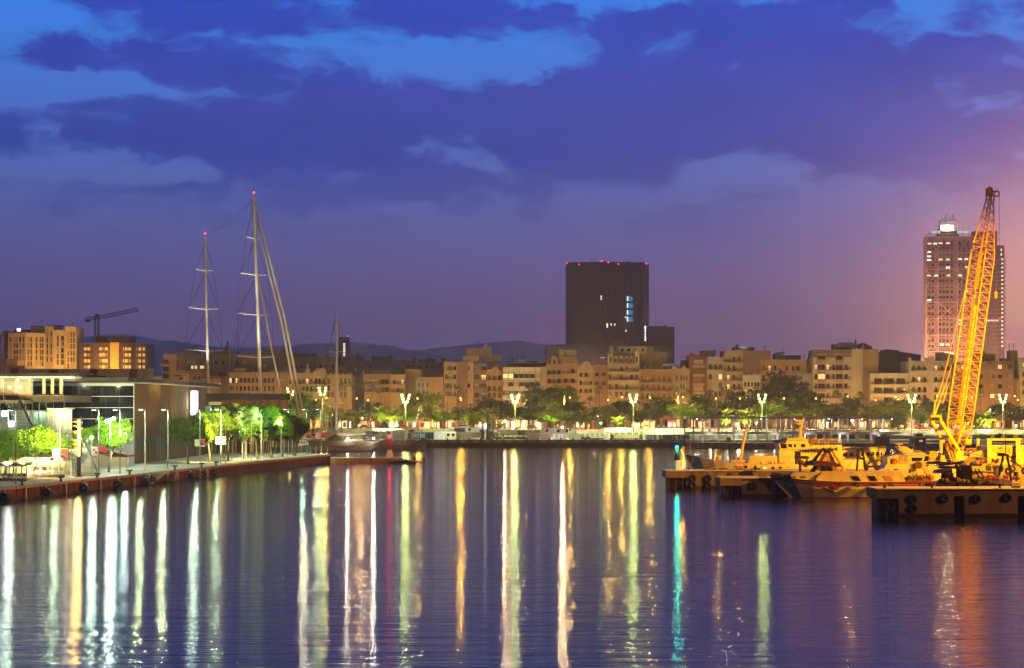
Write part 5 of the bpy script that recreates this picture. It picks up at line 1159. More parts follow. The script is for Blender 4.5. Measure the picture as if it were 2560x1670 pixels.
cube('lower_block', M_gl[2], X(1622.3, d), d + 6, BZ, X(1667, d), d + 30, Z(814, d), t); cube('lower_block_edge', M_gl[1], X(1667.1, d), d + 6, BZ, X(1689, d), d + 30, Z(816, d), t); cube('rooftop_box', M_fin, X(1664, d), d + 10, Z(814, d), X(1670, d), d + 14, Z(811, d), t)
MB(M_fin).add([], []).box(X(1622.5, d), d + 5.7, BZ, X(1623, d), d + 5.99, Z(814, d)).obj('corner_fin', t)
mb = MB(M_fin)
for k in range(16): mb.box(X(1624 + k * 4, d), d + 5.75, BZ, X(1625 + k * 4, d), d + 5.99, Z(814.5, d))
mb.obj('fins', t, kind='stuff')
t = thing('glass_annex', 'low dark blue ribbed annex left of the glass tower', 'building', (X(1450, 870), 870, BZ))
cube('body', M_gl[2], X(1364, 870), 870, BZ, X(1560, 870), 890, Z(861, 870), t); mb = MB(M_fin)
for k in range(40): mb.box(X(1366 + k * 4.8, 870), 869.7, BZ, X(1367.2 + k * 4.8, 870), 869.99, Z(861.3, 870))
mb.obj('fins', t, kind='stuff'); cube('roof_plant', M_gl[1], X(1530, 872), 872, Z(861, 872), X(1560, 872), 880, Z(853, 872), t)
for px in (1502, 1508): cube('lit_window', M_lit2, X(px, 869), 869, Z(895, 869), X(px + 2.5, 869), 869.3, Z(893, 869), t)

# --- hotel tower with white exoskeleton
d = 1450
t = thing('lattice_hotel', 'tall hotel tower caged in a white cross braced steel frame', 'tower', (X(2374, d), d, BZ))
M_exo = mat('exo_white', (.46, .32, .26), .6, .3, var=.08); M_core = mat('hotel_core', (.30, .16, .13), .6, .4, var=.15)
zr = Z(586, d)
cube('core', M_core, X(2321, d), d + 4, BZ, X(2436, d), d + 14, zr - 1, t)
fl = [592 + 41 * k for k in range(9)]
for k in range(26): cube('floor_band', mat('hotel_band', (.24, .14, .13), .6, .3, var=.1), X(2320, d), d + 3.7, Z(600 + k * 13.6, d) - .7, X(2436, d), d + 3.99, Z(600 + k * 13.6, d) + .7, t)
for k in range(26):
    for c in (2327, 2335, 2353, 2362, 2371, 2382, 2402, 2412, 2424): cube('window', M_glass, X(c - 3, d), d + 3.4, Z(606.5 + k * 13.6, d) - 1.1, X(c + 3, d), d + 3.69, Z(606.5 + k * 13.6, d) + 1.1, t)
mb = MB(M_exo)
for px in (2314, 2346, 2394, 2425, 2440): mb.tube([(X(px, d), d, BZ), (X(px, d), d, Z(594, d))], .42, 4)
for y in fl: mb.tube([(X(2314, d), d, Z(y, d)), (X(2440, d), d, Z(y, d))], .38, 4)
for k in range(7):
    for a, b in ((2317, 2346), (2394, 2425)):
        mb.tube([(X(a, d), d, Z(fl[k], d)), (X(b, d), d, Z(fl[k + 1], d))], .24, 4).tube([(X(b, d), d, Z(fl[k], d)), (X(a, d), d, Z(fl[k + 1], d))], .24, 4)
mb.tube([(X(2346, d), d, Z(fl[4], d)), (X(2394, d), d, Z(fl[5], d))], .35, 4).tube([(X(2394, d), d, Z(fl[4], d)), (X(2346, d), d, Z(fl[5], d))], .35, 4)
mb.tube([(X(2314, d), d, Z(594, d)), (X(2316, d), d, Z(587, d)), (X(2322, d), d + 2, Z(584, d)), (X(2425, d), d + 2, Z(584, d)), (X(2440, d), d + 3, Z(594, d))], .5, 4)
mb.obj('exoskeleton', t)
mb = MB(M_exo)
for px in (2312, 2318): mb.tube([(X(px, d), d + 3, BZ), (X(px, d), d + 3, Z(590, d))], .4, 4)
for k in range(26): mb.tube([(X(2312, d), d + 3, Z(600 + k * 13.6, d)), (X(2318, d), d + 3, Z(606 + k * 13.6, d))], .25, 3)
mb.obj('side_frame', t)
for q, e in ((2330, 4.5e5), (2420, 4.5e5)): lamp((X(q, d - 60), d - 60, 30), e, (1, .5, .25), 2, parent=t)  # unseen lamps without fixtures, added to brighten the hotel frame
for px, y, m in [(2326, 608, 1), (2340, 608, 2), (2354, 607, 1), (2372, 607, 1), (2325, 629, 2), (2325, 640, 2), (2325, 649, 2), (2354, 648, 1), (2372, 648, 1), (2403, 647, 2), (2418, 647, 2), (2372, 668, 2), (2420, 667, 1), (2325, 688, 1), (2342, 688, 2), (2374, 688, 1), (2403, 688, 2), (2325, 750, 2), (2418, 728, 2), (2404, 800, 2), (2404, 810, 2), (2403, 840, 2), (2357, 861, 2), (2372, 861, 1)]:
    cube('lit_window', M_lit2 if m == 2 else M_lit, X(px - 4.5, d), d + 3.0, Z(y + 2, d), X(px + 4.5, d), d + 3.39, Z(y - 2, d), t)
mb = MB(M_exo)
for px in (2354, 2402, 2370, 2386): mb.tube([(X(px, d), d + 8, Z(575, d)), (X(px, d), d + 8, Z(549, d))], .4, 4)
for y in (549, 575): mb.tube([(X(2354, d), d + 8, Z(y, d)), (X(2402, d), d + 8, Z(y, d))], .4, 4)
mb.tube([(X(2354, d), d + 8, Z(549, d)), (X(2370, d), d + 8, Z(575, d))], .3, 4).tube([(X(2402, d), d + 8, Z(549, d)), (X(2386, d), d + 8, Z(575, d))], .3, 4); mb.obj('crown_frame', t)
cube('crown_drum', mat('crown_drum', (.6, .45, .35), .7, .2), X(2362, d), d + 14, Z(577, d), X(2395, d), d + 22, Z(558, d), t); cube('roof_plant', M_dark, X(2354, d), d + 6, zr - 1, X(2402, d), d + 20, Z(576, d), t)
lamp((X(2378, d), d + 10.5, Z(573, d)), 60000, (1, .75, .45), 1, parent=t)
for a, b in ((2332, 2345), (2396, 2408), (2411, 2423), (2348, 2353)): cube('lit_parapet', glow('cold_parapet', (.5, .75, .8), .9), X(a, d), d + 3, Z(583, d), X(b, d), d + 4, Z(576.5, d), t)
for k in range(7): MB(M_dark).tube([(X(2368 + k * 5, d), d + 15, Z(549, d)), (X(2368 + k * 5, d), d + 15, Z(541 - 5 * (k % 3), d))], .4, 4).obj('antenna', t)
for px, y, o in ((2319, 583.5, 2), (2402, 547.5, 8), (2425, 583, 2)): MB(M_red).ball((X(px, d), d + o, Z(y, d)), .5).obj('red_lamp', t)
d = 1500
t = thing('striped_tower', 'second tower behind the crane with stepped lit balcony edge', 'tower', (X(2480, d), d, BZ))
cube('shaft', M_core, X(2436, d), d, BZ, X(2493, d), d + 10, Z(578, d), t); cube('side_shaft', mat('striped_core', (.2, .11, .10), .6, .3), X(2493.2, d), d + 1, BZ, X(2512, d), d + 10, Z(613, d), t)
for k in range(22): y = 650 + k * 10.3; cube('balcony_edge', mat('balcony_edge_pale', (.45, .28, .22), .6, .3), X(2478, d), d - .8, Z(y, d) - .5, X(2515, d), d - .01, Z(y, d) + .5, t); cube('stair_light', glow('stair_light', (1, .85, .6), 1.1), X(2503, d), d - 1.1, Z(y - 1, d) - .5, X(2507, d), d - .81, Z(y - 1, d) + .9, t)
for y in (625, 636): cube('lit_window', M_lit2, X(2502, d), d - .5, Z(y + 3, d), X(2504, d), d - .2, Z(y - 3, d), t)
cube('lit_floor', glow('lit_floor', (1, .8, .4), 1.0), X(2460, d), d - .3, Z(803, d), X(2496, d), d - .05, Z(799.5, d), t)
for px, y in ((2494, 609), (2512, 615), (2499, 797)): MB(M_red).ball((X(px, d), d - 1, Z(y, d)), .5).obj('red_lamp', t)
t = thing('far_mast', 'pair of thin red topped masts at the far right skyline', 'mast', (X(2528, 1600), 1600, BZ))
for px in (2523, 2533): MB(M_iron).tube([(X(px, 1600), 1600, BZ), (X(px, 1600), 1600, Z(856, 1600))], .4, 4).obj('pole', t); MB(M_red).ball((X(px, 1600), 1600, Z(855, 1600)), .6).obj('red_lamp', t)
# ------------------------------------------------------------------ promenade lamps
M_globe = glow('globe_glass', (.93, 1, .45), 4)
M_sod = glow('sodium_glass', (1, .50, .06), 6)
M_pink = glow('pink_white_glass', (1, .70, .50), 8)
M_post = mat('post_green', (.20, .22, .16), .5, .4, var=.1)
def make_globe_lamp():
    t = thing('globe_lamp', 'x', 'street lamp', (0, 0, 0), 0, 'many-globed lamps on the promenade edge')
    MB(M_post).lathe([(.4, 0), (.4, .4), (.22, .8), (.17, 6), (.26, 6.1), (.12, 6.3), (.10, 12.2)], 10).obj('post', t, (0, 0, 0), True)
    for s in (-1, 1):
        MB(M_iron).tube([(0, 0, 12), (s * .5, 0, 12.6), (s * 1.15, 0, 14.4)], .07, 5).obj('arm', t, (0, 0, 0))
        for q, (x, z) in enumerate(((.62, 12.3), (.95, 13.35), (1.2, 14.4))):
            link('globe', GL, t, (s * x, -.1, z))
    return t
GL = MB(M_globe).ball((0, 0, 0), .30, 12, 8).mesh('lamp_globe', True)
gl = None
GP = [(727, 600, .5), (806, 585, .7), (1014, 566, 1.5), (1288, 562, 1.1), (1583, 562, 1.2), (1905, 560, 1.6), (2279, 566, 1.3), (2507, 566, 1.7)]
GW = ['behind the furled sails', 'just left of the single mast', 'right of the floodlit palm pair', 'before the white grid office', 'right of the lone bright palm', 'rising above the walkway roof', 'before the glazed flats and ornate house', 'right of the glowing yellow palm']
for (px, d, k), wlab in zip(GP, GW):
    zb = 2 if d < 575 else PZ
    loc = (X(px, d), d, zb - .6); lab = 'green white globe lamp post ' + wlab
    if gl is None: gl = make_globe_lamp(); gl.location = loc; gl['label'] = lab; t = gl
    else: t = copy_tree(gl, loc, None, lab)
    lamp((loc[0] + .1, loc[1] - 1.2, loc[2] + 14), 4300 * k, (.82, 1, .27), .3, parent=t)
    lamp((loc[0] - .4, loc[1] - 1.0, loc[2] + 12.6), 1500 * k, (.82, 1, .27), .3, parent=t)
def make_sod():
    t = thing('street_lamp', 'x', 'street lamp', (0, 0, 0), 0, 'orange street lamps along the road')
    MB(M_iron).tube([(0, 0, 0), (0, 0, 10.2)], .11, 6, .06).obj('post', t, (0, 0, 0)); MB(M_iron).box(-.35, -.3, 10.3, .35, .3, 10.5).obj('hood', t, (0, 0, 0)); MB(M_sod).ball((0, -.05, 10.05), .26, 10, 6).obj('lamp_glass', t, (0, 0, 0), True)
    return t
so = None
SP = [(560, 996), (640, 996), (700, 996), (816, 995), (892, 996), (1044, 996), (1151, 995), (1279, 994), (1425, 994), (1555, 993), (1625, 994), (1707, 993), (1790, 996), (1850, 996), (1960, 996), (2040, 996), (2119, 991), (2239, 992), (2343, 990), (2430, 994), (2537, 990), (2600, 992)]
for i, (px, y) in enumerate(SP):
    d = 586; z = Z(y, d); loc = (X(px, d), d, z - 10.05); lab = f'orange sodium street lamp, {ORD[i]} from the left along the road'
    if so is None: so = make_sod(); so.location = loc; so['label'] = lab; t = so
    else: t = copy_tree(so, loc, None, lab)
    lamp((loc[0], d - .1, z), 10500 if px < 2200 else 14000, (1, .46, .07), .3, parent=t)
for i in range(17):  # second lamp row, added to light the house fronts
    px = 520 + i * 128 + R.uniform(-30, 30); loc = (X(px, 622), 622, PZ)
    t = copy_tree(so, loc, None, f'added orange lamp for the house fronts, half hidden by trees, {ORD[i]} from the left'); t['group'] = 'added lamps for the house fronts'
    lamp((loc[0], 621.9, PZ + 10.05), (R.uniform(3500, 9500) if px < 2150 else 13000), (1, .46, .07), .3, parent=t)
def make_ped():
    t = thing('footway_lamp', 'x', 'street lamp', (0, 0, 0), 0, 'small pinkish footway lamps under the trees')
    MB(M_iron).tube([(0, 0, 0), (0, 0, 4.6)], .08, 6, .05).obj('post', t, (0, 0, 0)); MB(M_pink).ball((0, 0, 4.8), .24, 10, 6).obj('lamp_glass', t, (0, 0, 0), True); MB(M_iron).box(-.2, -.2, 5.0, .2, .2, 5.08).obj('cap', t, (0, 0, 0))
    return t
pe = None
PP = [(712, 1050), (761, 1042), (830, 1038), (848, 1037), (905, 1046), (1045, 1038), (1092, 1040), (1100, 1040), (1190, 1040), (1219, 1040), (1223, 1041), (1262, 1053), (1318, 1040), (1327, 1041), (1332, 1041), (1348, 1041), (1406, 1068), (1452, 1041), (1488, 1041), (1494, 1041), (1606, 1042), (1612, 1042), (1741, 1056), (1847, 1071), (1892, 1058), (2040, 1050), (2130, 1052), (2264, 1044), (2291, 1042), (2331, 1079), (2375, 1055), (2476, 1024), (2540, 1064)]
for i, (px, y) in enumerate(PP):
    d = 605 if y < 1062 else 565; z = Z(y, d); loc = (X(px, d), d, z - 4.8); lab = f'small pinkish footway lamp, {ORD[i]} from the left under the trees'
    if pe is None: pe = make_ped(); pe.location = loc; pe['label'] = lab; t = pe
    else: t = copy_tree(pe, loc, None, lab)
    big = px in (1092, 1327, 1490, 1488, 1606, 1612, 830, 2331, 1847, 1406)
    lamp((loc[0], d - .35, z), 8000 if big else 4200, (1, .62, .36), .3, parent=t)
# small ground lights for the floodlit palms
for i, (px, d, w) in enumerate([(951, 571, 2600), (983, 568, 3000), (1250, 580, 700), (1546, 574, 2600), (1815, 576, 1600), (1866, 574, 2400), (2210, 572, 2200), (2466, 570, 3600), (1218, 576, 700), (1378, 578, 3000), (1710, 580, 2600), (1640, 583, 1200), (1160, 584, 1300), (1115, 584, 1300), (1990, 584, 2000), (1900, 584, 2000), (2330, 584, 1500), (745, 570, 3500), (800, 590, 1500), (1420, 592, 1500), (1030, 586, 900), (1300, 586, 900)]):
    t = thing('ground_flood', f'small ground floodlight aimed up into the greenery, {ORD[i]} made out from the left', 'floodlight', (X(px, d), d, PZ if d > 572.6 else 2), 0, 'ground floodlights under trees and palms')
    z = t.location.z; MB(M_dark).box(-.25, -.2, 0, .25, .2, .3).obj('housing', t, (0, 0, 0)); MB(glow('flood_small', (.95, 1, .6), 8)).box(-.2, -.15, .3, .2, .15, .33).obj('lens', t, (0, 0, 0))
    lamp((X(px, d), d - .3, z + 1.1), w * (13 if 'palm' and px in (951, 983, 1546, 1866, 2210, 2466, 1815) else 4), (.97, 1, .30) if px != 745 else (.6, 1, .3), .25, spot=110, aim=(X(px, d), d + 3, z + 9), parent=t)

# ------------------------------------------------------------------ promenade wall and the stretch of lit balustrade
def pwall(lab, px0, px1, yt, yb, d, m, nm='retaining_wall'):
    t = thing(nm, lab, 'wall', (X((px0 + px1) / 2, d), d, 2), 0, 'promenade retaining walls'); n_ = max(2, int((px1 - px0) / 34))
    for k in range(n_):
        a, b = px0 + (px1 - px0) * k / n_, px0 + (px1 - px0) * (k + 1) / n_
        cube('wall_slab', m, X(a, d) + .02, d, 1.9, X(b, d) - .02, d + .6, Z(yt, d), t)
    cube('coping', M_conc, X(px0, d), d - .15, Z(yt, d), X(px1, d), d + .75, Z(yt, d) + .22, t)
    return t
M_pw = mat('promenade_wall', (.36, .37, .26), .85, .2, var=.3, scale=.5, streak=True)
pwall('long pale promenade wall behind the moored yacht', 690, 1110, 1073, 1100, 572, M_pw)
pwall('dim promenade wall behind the site cabins', 1110.5, 1440, 1074, 1100, 572, M_pw)
w = pwall('bright lit promenade wall with slotted balustrade below the lone palm', 1510, 1606, 1071, 1100, 569, mat('wall_lit_white', (.6, .6, .45), .8, .2, var=.15))  # paler copy of the promenade wall colour, lamplight put into it
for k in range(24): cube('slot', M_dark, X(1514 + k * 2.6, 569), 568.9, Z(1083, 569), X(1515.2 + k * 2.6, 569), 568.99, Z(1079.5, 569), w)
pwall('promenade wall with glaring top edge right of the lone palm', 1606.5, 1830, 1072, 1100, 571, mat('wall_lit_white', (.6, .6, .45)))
pwall('darker promenade wall behind the walkway', 1830.5, 2280, 1076, 1100, 572, M_pw)
pwall('long low promenade wall behind the crane', 2280.5, 2640, 1076, 1100, 572, M_pw)
MB(M_pave).box(X(690, 572), 572.61, 1.9, X(2640, 572), 603, PZ - .02).obj('promenade', kind='structure')
for px, w_ in ((1556, 3000), (1650, 3600), (1720, 3000), (1900, 3200), (1540, 1500), (2480, 1800), (2560, 2200), (1300, 1500), (1200, 1500), (900, 900), (1100, 1300), (2230, 1500)):
    lamp((X(px, 566), 566, 6.3), w_ * 1.1, (.92, 1, .5), .3, spot=150, aim=(X(px, 566), 574, 4.2), name='wall_lamp')  # unseen spots without fixtures, aimed at the promenade wall

# kiosks and street furniture under the trees, low lit fronts
M_kio = [mat('kiosk_orange', (.60, .28, .06), .7, .3, var=.15), mat('kiosk_pink', (.55, .32, .22), .7, .3, var=.15), mat('kiosk_cream', (.6, .5, .35), .7, .3, var=.15), mat('kiosk_red', (.42, .07, .07), .7, .3, var=.15)]
KP = [(770, 18, 0), (792, 12, 0), (856, 20, 2), (905, 22, 1), (930, 14, 0), (1030, 22, 1), (1062, 26, 0), (1092, 16, 0), (1128, 18, 1), (1175, 22, 0), (1200, 14, 1), (1262, 24, 1), (1282, 8, 2), (1310, 18, 1), (1345, 16, 1), (1450, 26, 1), (1475, 12, 0), (1535, 14, 2), (1590, 20, 2), (1630, 14, 1), (1680, 22, 3), (1760, 26, 1), (1830, 20, 1), (2010, 20, 1), (2060, 24, 2), (2160, 22, 1), (2280, 26, 1), (2320, 22, 3), (2395, 20, 1), (2500, 24, 0), (2545, 20, 2)]
for i, (px, w, k) in enumerate(KP):
    d = 609 + (i % 3); x0, x1 = X(px - w / 2, d), X(px + w / 2, d); h = 2.6 + .3 * (i % 3)
    t = thing('kiosk', f"low {['orange', 'pinkish', 'cream', 'red'][k]} kiosk glowing under the promenade trees, {ORD[i]} of the line", 'kiosk', ((x0 + x1) / 2, d, PZ), 0, 'kiosks under the promenade trees')
    cube('body', M_kio[k], x0, d, PZ, x1, d + 2.2, PZ + h, t); cube('roof', M_roof, x0 - .3, d - .5, PZ + h, x1 + .3, d + 2.4, PZ + h + .15, t)
    n_ = max(1, int((x1 - x0) / 1.2))
    for q in range(n_): link('opening', WN[R.choice('lbdlw')], t, Vector((x0 + (x1 - x0) * (q + .5) / n_, d - .02, PZ + 1.4)) - t.location, 0, ((x1 - x0) / n_ * .7, 1, 1.7))
# bright shop lights at street level
for i, (px, w, y0, y1, c) in enumerate([(876, 4, 1054, 1068, (1, 1, .95)), (978, 10, 1053, 1067, (1, .98, .85)), (993, 4, 1054, 1066, (1, .98, .9)), (1213, 4.5, 1058, 1071, (1, .97, .92)), (1281, 4, 1054, 1072, (.75, .95, 1)), (1286, 2, 1056, 1070, (.8, .95, 1))]):
    d = 607; t = thing('lit_billboard', f"upright white light box under the trees, {['left of the dark palm', 'broad one below the lit palm pair', 'slim one right of the lit palm pair', 'left of the pile rig', 'bluish one behind the fourth globe lamp', 'slim bluish one beside its twin'][i]}", 'light box', (X(px, d), d, PZ), 0, 'white light boxes on the footway')
    cube('panel', glow(f'box_light_{i}', c, 5), X(px - w / 2, d), d - .1, Z(y1, d), X(px + w / 2, d), d, Z(y0, d), t); cube('case', M_dark, X(px - w / 2, d) - .08, d + .003, Z(y1, d) - .1, X(px + w / 2, d) + .08, d + .2, Z(y0, d) + .1, t); cube('leg', M_dark, X(px, d) - .1, d + .03, PZ, X(px, d) + .1, d + .15, Z(y1, d) - .1, t)
# traffic lights: two greens seen through the trunks
for px, y, c, l in ((1502, 1058, (.1, 1, .75), 'left of the lone bright palm'), (1843, 1059, (.1, 1, .8), 'behind the walkway posts')):
    d = 603; t = thing('traffic_light', 'green traffic light shining ' + l, 'traffic light', (X(px, d), d, PZ), 0, 'green traffic lights'); MB(glow('green_signal', (.05, 1, .6), 14)).ball((X(px, d), d - .2, Z(y, d)), .3).obj('lens', t); cube('case', M_dark, X(px, d) - .25, d, Z(y, d) - .5, X(px, d) + .25, d + .3, Z(y, d) + 1.2, t); cube('post', M_dark, X(px, d) - .07, d + .05, PZ, X(px, d) + .07, d + .2, Z(y, d) - .5, t)
# two sail shaped light columns among the trees
for px, l in ((1411, 'above the green trees left of the tower palms'), (1695, 'beside the tall fan palm')):
    d = 600; t = thing('light_cone', 'slender yellow light cone ' + l, 'light column', (X(px, d), d, PZ), 0, 'yellow light cones'); MB(glow('cone_amber', (1, .72, .2), 3)).lathe([(.3, Z(1012, d) - PZ), (.32, Z(1006, d) - PZ), (.05, Z(989, d) - PZ)], 8, (X(px, d), d, PZ)).obj('shade', t); MB(M_iron).lathe([(.15, 0), (.1, Z(1012, d) - PZ)], 6, (X(px, d), d, PZ)).obj('post', t)

# ------------------------------------------------------------------ site cabins and clutter on the far quay
QF = 1.95
def cabin(lab, px0, px1, y0, y1, d, m, wins=(), name='site_cabin', dep=2.6, door=None, ribs=True):
    x0, x1, z0, z1 = X(px0, d), X(px1, d), Z(y1, d), Z(y0, d)
    t = thing(name, lab, 'container', ((x0 + x1) / 2, d, z0), 0, 'site cabins and containers on the far quay')
    MB(m).box(x0, d, z0, x1, d + dep, z1).obj('shell', t)
    n_ = max(2, int((x1 - x0) / .8)); mb = MB(m)
    if ribs:
        for k in range(n_): a = x0 + (x1 - x0) * (k + .3) / n_; mb.box(a, d - .06, z0 + .12, a + (x1 - x0) / n_ * .4, d - .002, z1 - .12)
        mb.obj('ribs', t)
    for s in (x0, x1 - .1): cube('corner_post', M_steel, s, d - .1, z0, s + .1, d - .003, z1, t)
    cube('top_rail', M_steel, x0 + .1, d - .1, z1 - .1, x1 - .1, d - .07, z1 + .02, t)
    for p, w, h in wins: link('window', WN['d'], t, Vector((X(p, d), d - .08, z0 + (z1 - z0) * h)) - t.location, 0, (w, 1, .9))
    if door: cube('door', M_grey, X(door, d) - .45, d - .12, z0 + .05, X(door, d) + .45, d - .065, z0 + 2.1, t)
    return t
M_cw = mat('cabin_white', (.72, .74, .70), .6, .3, var=.08); M_cy = mat('cabin_cream', (.66, .68, .48), .6, .3, var=.1); M_cd = mat('container_charcoal', (.06, .06, .065), .6, .3); M_cg = mat('cabin_grey', (.36, .36, .33), .6, .3, var=.15)
M_cgr = mat('cabin_mint', (.40, .60, .42), .6, .3, var=.1); M_crust = mat('container_rust', (.30, .20, .16), .7, .3, var=.35, streak=True); M_cb = mat('container_blue', (.06, .09, .30), .6, .3, var=.1); M_co = mat('container_ochre', (.28, .15, .04), .7, .3, var=.2)
cabin('glaring white cabin, brightest on the far quay', 1085, 1114, 1078, 1099, 546, M_cw, ribs=False)
cabin('cream cabin with two windows right of the glaring white one', 1114.5, 1140, 1079, 1099, 546, M_cy, ((1121, .9, .6), (1133, .9, .6)))
cabin('charcoal container stacked behind the cream cabin', 1134, 1163, 1069, 1080, 552, M_cd)
cabin('long white cabin with small window left of the blue tank', 1163.4, 1204, 1068.5, 1080, 552, M_cw, ((1174, .8, .55),))
cabin('graffiti covered low hoarding box under the white cabin', 1140, 1178, 1080.2, 1097, 553, mat('graffiti_wall', (.45, .46, .30), .8, .2, var=.5, scale=1.2), ribs=False)
cabin('rusty skip right of the graffiti hoarding', 1178, 1203, 1081, 1093, 549, M_crust)
t = thing('water_tank', 'round blue plastic tank lying right of the white cabin', 'tank', W(1205, 1080, 551)); MB(M_blue).loft([[(X(1199, 551) + q * 1.7, 551 + .9 + .85 * s * math.cos(a), Z(1080, 551) + .85 * s * math.sin(a)) for a in [2 * PI * j / 14 for j in range(14)]] for q, s in ((0, .5), (.08, 1), (.92, 1), (1, .5))]).obj('barrel', t, None, True); MB(M_iron).box(X(1200, 551), 551.2, QF, X(1210, 551), 552.6, Z(1085, 551)).obj('cradle', t)
cabin('dark green machine box behind the pile rig', 1293, 1313, 1075, 1090, 556, M_cd, ribs=True)
cabin('first rusty lilac container of the pair', 1320.5, 1349, 1083, 1101, 545, M_crust); cabin('second rusty lilac container of the pair', 1351, 1378, 1083.5, 1101, 545, M_crust)
cabin('grey two window cabin above the rusty pair', 1352, 1386, 1071.5, 1083, 550, M_cg, ((1368, .7, .6),)); cabin('grey cabin with two windows and cold lamp beside it', 1386.4, 1421, 1071.5, 1083, 550, M_cg, ((1396, .8, .5), (1417, .8, .5)))
cabin('white shed with double doors right of the rusty pair', 1382, 1400, 1084, 1101, 545.5, M_cw, door=1392); cabin('second white shed with pale door', 1400.5, 1417, 1084, 1101, 545.5, M_cw, door=1411)
cabin('cream container end on, above the mint box', 1422, 1436, 1070.5, 1084, 551, M_cy, ((1425, .5, .8),)); cabin('mint green box left of the hoarding', 1423, 1452, 1085, 1101, 545, M_cgr, ribs=False)
cabin('grey door cabinet in the middle of the far quay', 1511, 1522, 1086, 1101, 545, M_cg, door=1519)
for i, (a, b) in enumerate(((1614, 1632), (1634, 1654), (1656, 1680), (1682, 1702), (1704, 1724))): cabin(f'dark violet container, {ORD[i]} of five in a row left of the walkway', a, b, 1086, 1103, 545, mat('container_violet', (.085, .075, .11), .6, .3, var=.2), door=(a + b) / 2 if i % 2 else None)
cabin('pale site cabin left end behind the yacht bow', 790, 815, 1069, 1082, 556, M_cw, ribs=False); cabin('long grey cabin with window behind the yacht boom', 912, 968, 1077, 1092, 556, M_cg, ((936, .9, .6), (943, .5, .7)))
cabin('small white cabin left of the grey machine box', 968.5, 979, 1078, 1090, 556, M_cw, ((972, .8, .7),)); cabin('brown box below the long grey cabin', 905, 966, 1088, 1099, 553, M_co, ribs=False); cabin('pale open machine box left of the blue tarpaulin', 982, 1012, 1075, 1098, 556, M_cg)
cabin('blue tarpaulin stall with white base', 1020, 1084, 1080, 1098, 551, mat('tarp_blue', (.05, .16, .42), .7, .3, var=.1), ribs=False); cabin('dark green crate on the wall above the blue stall', 1021, 1036, 1073, 1080, 560, M_cd)
for i, (px, c) in enumerate(((1023, M_co), (1031, M_cw), (1040, M_cy), (1056, M_cy))):
    t = thing('cable_drum' if i > 1 else 'crate', ['orange crate before the blue stall', 'white crate before the blue stall', 'left cream cable drum before the blue stall', 'right cream cable drum before the blue stall'][i], 'drum' if i > 1 else 'crate', (X(px, 546), 546, QF))
    if i > 1: MB(c).loft([[(X(px, 546) + q, 546 + s * math.cos(a), QF + 1.05 + s * math.sin(a)) for a in [2 * PI * j / 14 for j in range(14)]] for q, s in ((-.7, 1.05), (-.6, 1.05), (-.58, .6), (.58, .6), (.6, 1.05), (.7, 1.05))]).obj('reel', t)
    else: MB(c).box(X(px - 3.5, 546), 546, QF, X(px + 3.5, 546), 547, QF + 1.7).obj('body', t); cube('lid', M_wood, X(px - 3.6, 546), 545.9, QF + 1.7, X(px + 3.6, 546), 547.1, QF + 1.8, t)
# hoarding striped yellow and white, with graffiti wall
def hoarding(lab, px0, px1, y0, y1, d, ms, n_):
    t = thing('hoarding', lab, 'hoarding', (X((px0 + px1) / 2, d), d, QF), 0, 'hoardings along the far quay')
    for k in range(n_): cube('board', ms[k % len(ms)], X(px0 + (px1 - px0) * k / n_, d) + .01, d, Z(y1, d), X(px0 + (px1 - px0) * (k + 1) / n_, d) - .01, d + .08, Z(y0, d), t)
    cube('foot', M_dark, X(px0, d), d + .1, QF, X(px1, d), d + .3, Z(y1, d), t)
M_hy = mat('board_yellow', (.62, .45, .05), .7, .2, var=.1); M_hw = mat('board_white', (.68, .68, .58), .7, .2, var=.1); M_hc = mat('board_cyan', (.10, .42, .45), .7, .2, var=.1); M_hg = mat('board_green', (.36, .42, .16), .7, .2, var=.3)
hoarding('low barrier striped yellow, white and cyan behind the pile rig', 1237, 1320, 1088, 1092, 547, (M_hw, M_hy, M_hc, M_hy), 26)
hoarding('yellow and white striped hoarding under the lone palm', 1534, 1598, 1087, 1096, 547, (M_hy, M_hw), 26); hoarding('painted green hoarding above the striped one', 1525, 1606, 1081, 1087, 549, (M_hg, M_hw, M_hg), 15)
hoarding('green grey hoarding right of the mint box', 1453, 1510, 1084, 1092, 548, (M_hg, M_cg, M_hw), 14); hoarding('low yellow striped rail below the green grey hoarding', 1475, 1510, 1092, 1095, 546, (M_hy, M_hw), 16)
hoarding('olive hoarding behind the rig posts', 1222, 1350, 1074.5, 1086, 560, (M_pw, M_hg), 16)
hoarding('grey hoarding right of the crane', 2430, 2560, 1086, 1100, 548, (M_cg, M_grey, M_cg), 12); hoarding('grey green hoarding behind the blue container', 2230, 2425, 1088, 1100, 556, (M_cg, M_pw), 14)
hoarding('hoarding lit pale under the walkway', 1724, 1990, 1087, 1101, 556, (M_cgr, M_hw, M_pw, M_cg), 22); hoarding('dim hoarding under the right end of the walkway', 1990.5, 2230, 1086, 1100, 556, (M_cg, M_dark, M_pw), 18)
